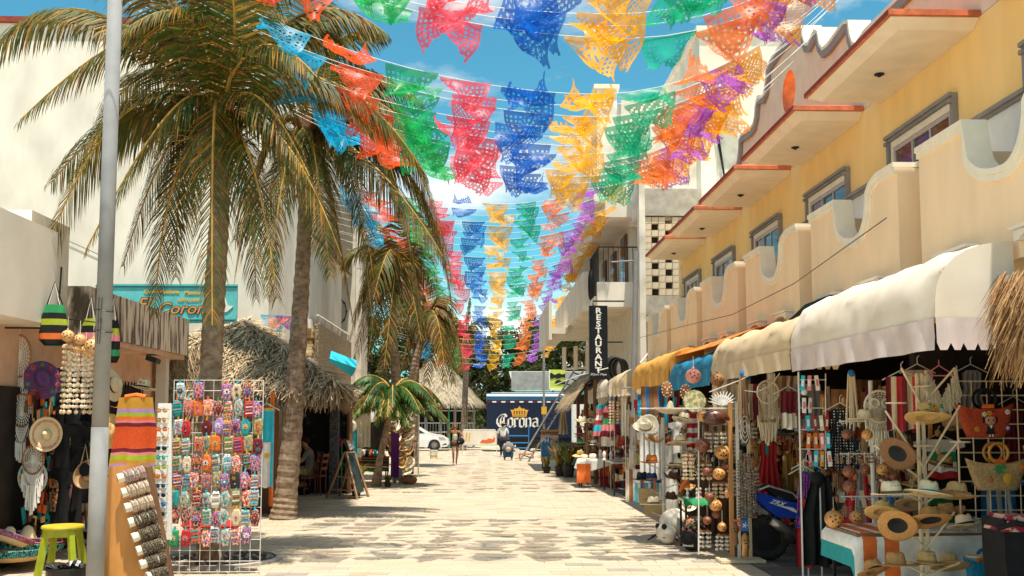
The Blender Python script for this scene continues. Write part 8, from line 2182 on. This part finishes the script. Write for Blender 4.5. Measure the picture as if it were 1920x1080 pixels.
# ------------------------------------------------------------------ people
def skin_body(name_, pts, edges, m_, parent, sub=2, root='pelvis'):
 keys = list(pts); me = bpy.data.meshes.new(name_); me.from_pydata([pts[k][:3] for k in keys], [(keys.index(a), keys.index(c)) for a, c in edges], []); me.update()
 o = bpy.data.objects.new('tmp', me); COL.objects.link(o)
 md = o.modifiers.new('s', 'SKIN'); md.use_smooth_shade = True
 sv = me.skin_vertices[0].data
 for i, k in enumerate(keys): sv[i].radius = (pts[k][3], pts[k][3] * (pts[k][4] if len(pts[k]) > 4 else 1)); sv[i].use_root = (k == root)
 sm_ = o.modifiers.new('u', 'SUBSURF'); sm_.levels = sub; sm_.render_levels = sub
 dg = bpy.context.evaluated_depsgraph_get(); dg.update()
 m2 = bpy.data.meshes.new_from_object(o.evaluated_get(dg)); bpy.data.objects.remove(o); bpy.data.meshes.remove(me)
 m2.name = name_; m2.materials.clear(); m2.materials.append(m_); m2.polygons.foreach_set('use_smooth', [True] * len(m2.polygons))
 return link(name_, m2, parent)
SK = [('pelvis', 'waist'), ('waist', 'chest'), ('chest', 'neck'), ('neck', 'chin'), ('chin', 'head'), ('head', 'crown')]
for s_ in 'LR': SK += [('chest', 'sh' + s_), ('sh' + s_, 'el' + s_), ('el' + s_, 'wr' + s_), ('wr' + s_, 'ha' + s_), ('pelvis', 'hi' + s_), ('hi' + s_, 'kn' + s_), ('kn' + s_, 'an' + s_), ('an' + s_, 'to' + s_)]
def pose(over, h=1.65, wide=1.0):
 k = h / 1.65; d = {'pelvis': (0,0,.92,.115), 'waist': (0,0,1.08,.095), 'chest': (0,0,1.27,.125), 'neck': (0,0,1.42,.05), 'chin': (0,-.02,1.48,.06), 'head': (0,-.015,1.55,.085), 'crown': (0,0,1.61,.06)}
 for s_, g_ in (('L', -1), ('R', 1)):
  d['sh' + s_] = (g_ * .16,0,1.34,.05); d['el' + s_] = (g_ * .22,.02,1.08,.038); d['wr' + s_] = (g_ * .24,-.05,.86,.027); d['ha' + s_] = (g_ * .24,-.08,.79,.03)
  d['hi' + s_] = (g_ * .085,0,.86,.085); d['kn' + s_] = (g_ * .09,-.02,.47,.052); d['an' + s_] = (g_ * .09,.01,.08,.035); d['to' + s_] = (g_ * .10,-.14,.03,.03)
 for a_, v_ in over.items(): d[a_] = tuple(v_) + (() if len(v_) > 3 else (d[a_][3],))
 return {a_: (v_[0] * k, v_[1] * k, v_[2] * k, v_[3] * k * (wide if a_ in ('pelvis', 'waist', 'chest') else 1)) for a_, v_ in d.items()}
def sub(ps, keys, grow): return {a_: ps[a_][:3] + (ps[a_][3] * grow + .008,) for a_ in keys}
def ed(keys): return [e for e in SK if e[0] in keys and e[1] in keys]
def hand(t, p, d, m_, s_=1):
 d = Vector(d).normalized(); sd = d.cross(Vector((0,0,1))); sd = sd.normalized() if sd.length > .1 else Vector((1,0,0)); b = MB()
 for i in range(4): b.tube([Vector(p) + sd * (-.022 + i * .015), Vector(p) + sd * (-.024 + i * .016) + d * (.05,.06,.055,.045)[i] * s_, Vector(p) + sd * (-.024 + i * .016) + d * (.075,.09,.083,.065)[i] * s_ + Vector((0,0,-.012))], [.0085,.008,.006], 5)
 b.tube([Vector(p) + sd * .03, Vector(p) + sd * .05 + d * .03, Vector(p) + sd * .045 + d * .055], [.009,.008,.006], 5); b.build('fingers', m_, t, True)
def face(t, ps, m_, fd=(0,-1,0)):
 h_ = Vector(ps['head'][:3]); r_ = ps['head'][3]; f = Vector(fd).normalized(); s_ = f.cross(Vector((0,0,1))).normalized(); b = MB(); b.ball(h_ + f * r_ * 1.05 - Vector((0,0,.02)), (.012,.018,.018), 6,0); b.ball(h_ + s_ * r_ * .95 - Vector((0,0,.02)), (.012,.02,.026), 6,0); b.ball(h_ - s_ * r_ * .95 - Vector((0,0,.02)), (.012,.02,.026), 6,0)
 for g_ in (-1,1): b.ball(h_ + f * r_ * .93 + s_ * g_ * .03 + Vector((0,0,.006)), (.012,.008,.007), 6,1)
 b.ball(h_ + f * r_ * .95 - Vector((0,0,.055)), (.02,.006,.006), 6,2); b.build('face', [m_, dark_int, red_c], t, True)
# walking woman
wg = gnd(853,872)
t = thing('person', 'woman in pale top and dark shorts walking towards the camera', 'person', (wg.x, wg.y, 0), (0,0, rad(4)))
ps = pose({'elL': (-.34,-.02,1.22,.036), 'wrL': (-.20,-.1,1.42,.026), 'haL': (-.13,-.1,1.47,.028), 'elR': (.32,-.05,1.16,.036), 'wrR': (.22,-.16,1.0,.026), 'haR': (.17,-.18,.96,.028), 'knL': (-.07,-.10,.50,.052), 'anL': (-.06,.02,.09,.033), 'toL': (-.07,-.12,.03,.028), 'knR': (.09,-.04,.47,.052), 'anR': (.06,.16,.13,.033), 'toR': (.06,.04,.04,.028)}, 1.6,.92)
skin_body('body', ps, SK, skin_m, t); face(t, ps, skin_m); hand(t, ps['haL'][:3], (.3,-.2,.8), skin_m); hand(t, ps['haR'][:3], (-.4,-.6,-.4), skin_m)
ks = ['waist', 'chest', 'pelvis']; skin_body('top', sub(ps, ks, 1.08), ed(ks), flat('pale green top', (.50,.52,.36)), t)
q = dict(sub(ps, ['pelvis', 'hiL', 'hiR'], 1.12)); q['kL'] = (-.08,-.05,.68,.09); q['kR'] = (.09,-.02,.68,.09)
skin_body('shorts', q, [('pelvis', 'hiL'), ('pelvis', 'hiR'), ('hiL', 'kL'), ('hiR', 'kR')], flat('dark brown shorts', (.06,.035,.03)), t)
h_ = Vector(ps['head'][:3]); MB().ball(h_ + Vector((0,.03,.02)), (.095,.09,.10), 12).build('hair', hair_b, t, True); MB().tube([h_ + Vector((-.07,.03,0)), h_ + Vector((-.09,.02,-.18))], [.035,.02], 6).build('hair_lock', hair_b, t, True); MB().tube([h_ + Vector((.07,.03,0)), h_ + Vector((.09,.02,-.18))], [.035,.02], 6).build('hair_lock', hair_b, t, True)
t2 = thing('shoulder_bag', 'black shoulder bag carried by the walking woman', 'bag', (wg.x + .22, wg.y - .12,.92)); MB().ball((0,0,0), (.16,.09,.14), 12).build('body', black_m, t2, True); MB().tube([(-.1,0,.08), (-.14,.1,.5), (.0,.12,.1)], .012,5).build('strap', black_m, t2)
# man in white shirt, back to the camera
mg = gnd(943,856)
t = thing('person', 'man in white shirt and dark trousers, back turned, by the truck', 'person', (mg.x, mg.y, 0), (0,0, rad(185)))
ps = pose({'head': (0,-.10,1.52,.085), 'crown': (0,-.10,1.58,.06), 'chin': (0,-.07,1.46,.06), 'neck': (0,-.03,1.41,.05), 'elL': (-.26,-.08,1.10,.045), 'wrL': (-.20,-.25,.95,.03), 'haL': (-.18,-.30,.92,.03), 'elR': (.26,-.08,1.10,.045), 'wrR': (.20,-.25,.95,.03), 'haR': (.18,-.3,.92,.03)}, 1.62,1.2)
skin_body('body', ps, SK, skin_m, t); face(t, ps, skin_m); hand(t, ps['haL'][:3], (0,-1,-.2), skin_m); hand(t, ps['haR'][:3], (0,-1,-.2), skin_m)
ks = ['pelvis', 'waist', 'chest', 'neck', 'shL', 'elL', 'shR', 'elR']; q = sub(ps, ks, 1.25); q['neck'] = ps['neck'][:3] + (.055,); skin_body('shirt', q, ed(ks), white_c, t)
ks = ['pelvis', 'hiL', 'knL', 'anL', 'hiR', 'knR', 'anR']; skin_body('trousers', sub(ps, ks, 1.2), ed(ks), flat('navy trousers', (.015,.02,.04)), t)
MB().ball(Vector(ps['head'][:3]) + Vector((0,.02,.03)), (.088,.095,.08), 12).build('hair', hair_m, t, True)
hat('panama', straw_pale, straw, (mg.x, mg.y + .02,1.58), (0,0,0), 'pale straw hat worn by the man in the white shirt')
# crouching person with grey backpack
cg = gnd(953,863)
t = thing('person', 'person in blue jeans crouching right of the man in white', 'person', (cg.x, cg.y, 0), (0,0, rad(180)))
ps = pose({'pelvis': (0,.10,.30,.12), 'waist': (0,.06,.44,.10), 'chest': (0,-.04,.62,.125), 'neck': (0,-.12,.74,.05), 'chin': (0,-.16,.79,.06), 'head': (0,-.18,.85,.085), 'crown': (0,-.18,.91,.06),
 'shL': (-.16,-.06,.68,.05), 'elL': (-.24,-.24,.50,.04), 'wrL': (-.14,-.38,.40,.028), 'haL': (-.11,-.42,.38,.03), 'shR': (.16,-.06,.68,.05), 'elR': (.24,-.24,.50,.04), 'wrR': (.14,-.38,.40,.028), 'haR': (.11,-.42,.38,.03),
 'hiL': (-.10,.06,.28,.085), 'knL': (-.19,-.30,.42,.06), 'anL': (-.15,-.08,.08,.04), 'toL': (-.17,-.22,.03,.03), 'hiR': (.10,.06,.28,.085), 'knR': (.19,-.30,.42,.06), 'anR': (.15,-.08,.08,.04), 'toR': (.17,-.22,.03,.03)}, 1.62)
skin_body('body', ps, SK, skin_m, t); face(t, ps, skin_m); hand(t, ps['haL'][:3], (.2,-1,-.2), skin_m); hand(t, ps['haR'][:3], (-.2,-1,-.2), skin_m)
ks = ['waist', 'chest', 'shL', 'elL', 'shR', 'elR']; skin_body('shirt', sub(ps, ks, 1.15), ed(ks), flat('pale grey shirt', (.42,.40,.38)), t, root='chest')
ks = ['pelvis', 'hiL', 'knL', 'anL', 'hiR', 'knR', 'anR']; skin_body('jeans', sub(ps, ks, 1.15), ed(ks), denim, t)
MB().ball(Vector(ps['head'][:3]) + Vector((0,.02,.02)), (.09,.09,.09), 12).build('hair', hair_m, t, True)
t2 = thing('backpack', 'grey backpack on the crouching person', 'backpack', (cg.x, cg.y - .20,.58)); MB().ball((0,0,0), (.17,.12,.24), 14).build('body', grey_c, t2, True); MB().ball((0,-.09,-.08), (.11,.05,.09), 10).build('pocket', beige_c, t2, True)
for dx in (-.1,.1): MB().tube([(dx, .08,.15), (dx * 1.1,.16,.1), (dx, .1,-.14)], .016,5).build('strap', dark_metal, t2)
t = thing('market_stool', 'low orange stool with a pale covered box between the ladder and the man in white', 'stool', P(985,850,46)); 
c = t.location; MB().bb(-.45,.35,-.1,.4,0,.12).build('box', cream_wall2, t); MB().bb(-.3,.4,-.12,.38,-.06,-.005).build('seat', felt_orange, t)
for x_ in (-.25,.35):
 for y_ in (-.08,.33): MB().tube([(x_, y_, -.06), (x_, y_, -c.z)], .022,4).build('leg', felt_orange, t)
t = thing('hand_cart', 'blue metal hand cart frame behind the man in white', 'cart', (P(972,0,50.5).x, 50.5,0)); b = MB()
for z_ in (.35,.6,.95): b.tube([(-.5,0, z_), (.5,0, z_)], .03,5)
for x_ in (-.5,.5): b.tube([(x_, 0,.1), (x_, 0,1.5)], .03,5)
b.build('frame', blue_c, t); MB().lathe([(.05,-.03), (.12,-.03), (.12,.03), (.05,.03)], 12,0, Matrix.Translation((-.5,0,.12)) @ Matrix.Rotation(rad(90), 4, 'X')).build('wheel', rubber, t); MB().lathe([(.05,-.03), (.12,-.03), (.12,.03), (.05,.03)], 12,0, Matrix.Translation((.5,0,.12)) @ Matrix.Rotation(rad(90), 4, 'X')).build('wheel', rubber, t)
# seated man, in profile facing left
t = thing('person', 'man in a grey t-shirt seated on a wooden chair facing left, forearms at the table', 'person', (xch - .02, ych + .28,0), (0,0, rad(-90)))
ps = pose({'pelvis': (0,.06,.54,.125), 'waist': (0,.08,.70,.11), 'chest': (0,.05,.92,.135), 'neck': (0,-.02,1.08,.055), 'chin': (0,-.07,1.14,.062), 'head': (0,-.06,1.22,.088), 'crown': (0,-.04,1.29,.062),
 'shL': (-.18,.04,1.0,.055), 'elL': (-.25,-.10,.78,.042), 'wrL': (-.16,-.36,.82,.03), 'haL': (-.13,-.42,.83,.03), 'shR': (.18,.04,1.0,.055), 'elR': (.25,-.10,.76,.042), 'wrR': (.15,-.36,.80,.03), 'haR': (.12,-.42,.81,.03),
 'hiL': (-.10,.0,.52,.09), 'knL': (-.14,-.42,.53,.062), 'anL': (-.14,-.40,.09,.038), 'toL': (-.14,-.56,.03,.032), 'hiR': (.10,.0,.52,.09), 'knR': (.14,-.42,.53,.062), 'anR': (.14,-.40,.09,.038), 'toR': (.14,-.56,.03,.032)}, 1.66)
skin_body('body', ps, SK, skin_l, t); face(t, ps, skin_l); hand(t, ps['haL'][:3], (.1,-1,0), skin_l); hand(t, ps['haR'][:3], (-.1,-1,0), skin_l)
ks = ['pelvis', 'waist', 'chest', 'shL', 'elL', 'shR', 'elR']; q = sub(ps, ks, 1.1)
for s_ in 'LR': e_, h2 = Vector(ps['el' + s_][:3]), Vector(ps['sh' + s_][:3]); m_ = h2.lerp(e_, .8); q['el' + s_] = (m_.x, m_.y, m_.z, .058)
skin_body('t_shirt', q, ed(ks), grey_c, t)
ks = ['pelvis', 'hiL', 'knL', 'hiR', 'knR']; skin_body('shorts', sub(ps, ks, 1.15), ed(ks), mat('plaid shorts', (.30,.22,.10), .9,.3,30, col2=(.62,.50,.28), lo=.45, hi=.55), t)
MB().ball(Vector(ps['head'][:3]) + Vector((0,.03,.035)), (.093,.095,.085), 14).build('hair', hair_m, t, True)

# ------------------------------------------------------------------ more stock in the right-hand stalls
mh = [(1700,880,9.9, 'fedora', straw, 'tan straw hat in the shade just left of the hat tree pole'), (1770,872,9.6, 'fedora', straw_dark, 'brown straw hat in the shade right of the hat tree pole'), (1720,905,9.8, 'panama', straw, 'golden straw hat half hidden behind the middle of the hat tree'),
 (1655,960,9.0, 'fedora', straw, 'straw hat lying on the striped blanket at the left'), (1775,965,9.1, 'cowboy', straw_dark, 'dark straw cowboy hat lying on the table right of the pole'), (1710,945,9.3, 'fedora', felt_tan, 'tan felt hat standing on the table behind the hat tree'),
 (1810,985,8.8, 'fedora', straw_pale, 'pale straw hat at the right table corner'), (1640,1070,8.7, 'fedora', straw_dark, 'brown straw hat low under the table edge'), (1780,1060,8.6, 'panama', straw, 'golden straw hat at the very bottom right of the hat tree'),
 (1700,800,9.6, 'fedora', felt_brown, 'dark brown hat hanging behind the sunflower hat'), (1800,800,9.8, 'cowboy', felt_tan, 'tan cowboy hat between the sunflower hat and the red tote'), (1590,790,10.4, 'fedora', straw_dark, 'brown hat behind the white one on the coconut stand')]
for px, py, Y, kd, m_, lb in mh: hat(kd, m_, felt_black if m_ is not felt_brown else felt_tan, P(px, py, Y), (rad(R.uniform(-25,10)), rad(R.uniform(-15,15)), 0), lb, None, .9)
PAL = [leather, beige_c, wood_brown, maroon_c, straw_dark, gourd_m, shell_m, red_c, black_m, teal_c, rope_tan, straw, orange_c, blue_c, white_c]
wgt = [9,6,8,5,7,5,6,3,6,2,6,6,2,2,3]
b = MB()
for i in range(2300):
 y_ = R.uniform(9.6,21); x_ = R.uniform(3.85,4.45) if y_ < 17 else R.uniform(3.5,4.4); z_ = R.uniform(.15,2.25) ** .9
 if y_ > 12.2 and y_ < 13.2 and z_ < 1.0: continue
 mi = R.choices(range(15), wgt)[0]; q = R.random(); c = Vector((x_, y_, z_))
 if q < .35: b.ball(c, (R.uniform(.02,.05), R.uniform(.02,.05), R.uniform(.02,.06)), 6, mi)
 elif q < .7: b.box(c, (R.uniform(.02,.07), .01, R.uniform(.08,.28)), mi, (R.uniform(-.2,.2), R.uniform(-.2,.2), R.uniform(-1,1)))
 else:
  for k in range(4): b.tube([c + Vector((k * .014,0,0)), c + Vector((k * .016 + R.uniform(-.01,.01), 0,-R.uniform(.12,.3)))], .004,3, mi)
stuff(b.build('stall_clutter', PAL), 'dense small trinkets, straps and beads crammed in the shade of the right-hand stalls', 'trinkets')
b = MB()
for i in range(800):
 y_ = R.uniform(21,34); x_ = R.uniform(3.2,4.0); z_ = R.uniform(.2,2.2); mi = R.choices(range(15), wgt)[0]
 b.box((x_, y_, z_), (R.uniform(.04,.14), .02, R.uniform(.08,.3)), mi, (0, R.uniform(-.2,.2), R.uniform(-.6,.6)))
stuff(b.build('stall_clutter', PAL), 'small goods crammed in the distant right-hand stalls beyond the grey pole', 'trinkets')
b = MB()
for i in range(500):
 y_ = R.uniform(12.4,14.4); z_ = R.uniform(.2,2.1); mi = R.choice((8,8,8,2,3,11,9,12))
 b.box((-5.5 + R.uniform(0,.12), y_, z_), (.02, R.uniform(.03,.1), R.uniform(.05,.22)), mi, (R.uniform(-.3,.3), 0,0))
stuff(b.build('stall_clutter', PAL), 'dark small goods behind the black shirts of the left stall', 'trinkets')
b = MB(); b.tube([(3.75,9.2,3.62), (3.74,12,3.38), (3.74,15,3.32), (3.74,19,3.5), (3.76,24,3.7)],.006,4)
tag(b.build('facade_cable', dark_metal), 'thin cable sagging along the balconies of the yellow building', 'cable')
b = MB(); b.tube([(4.69,23.6,5.4), (4.66,23.6,2.8)], .035,8); tag(b.build('drain_pipe', cream_trim), 'cream drain pipe at the far corner of the yellow building', 'pipe')
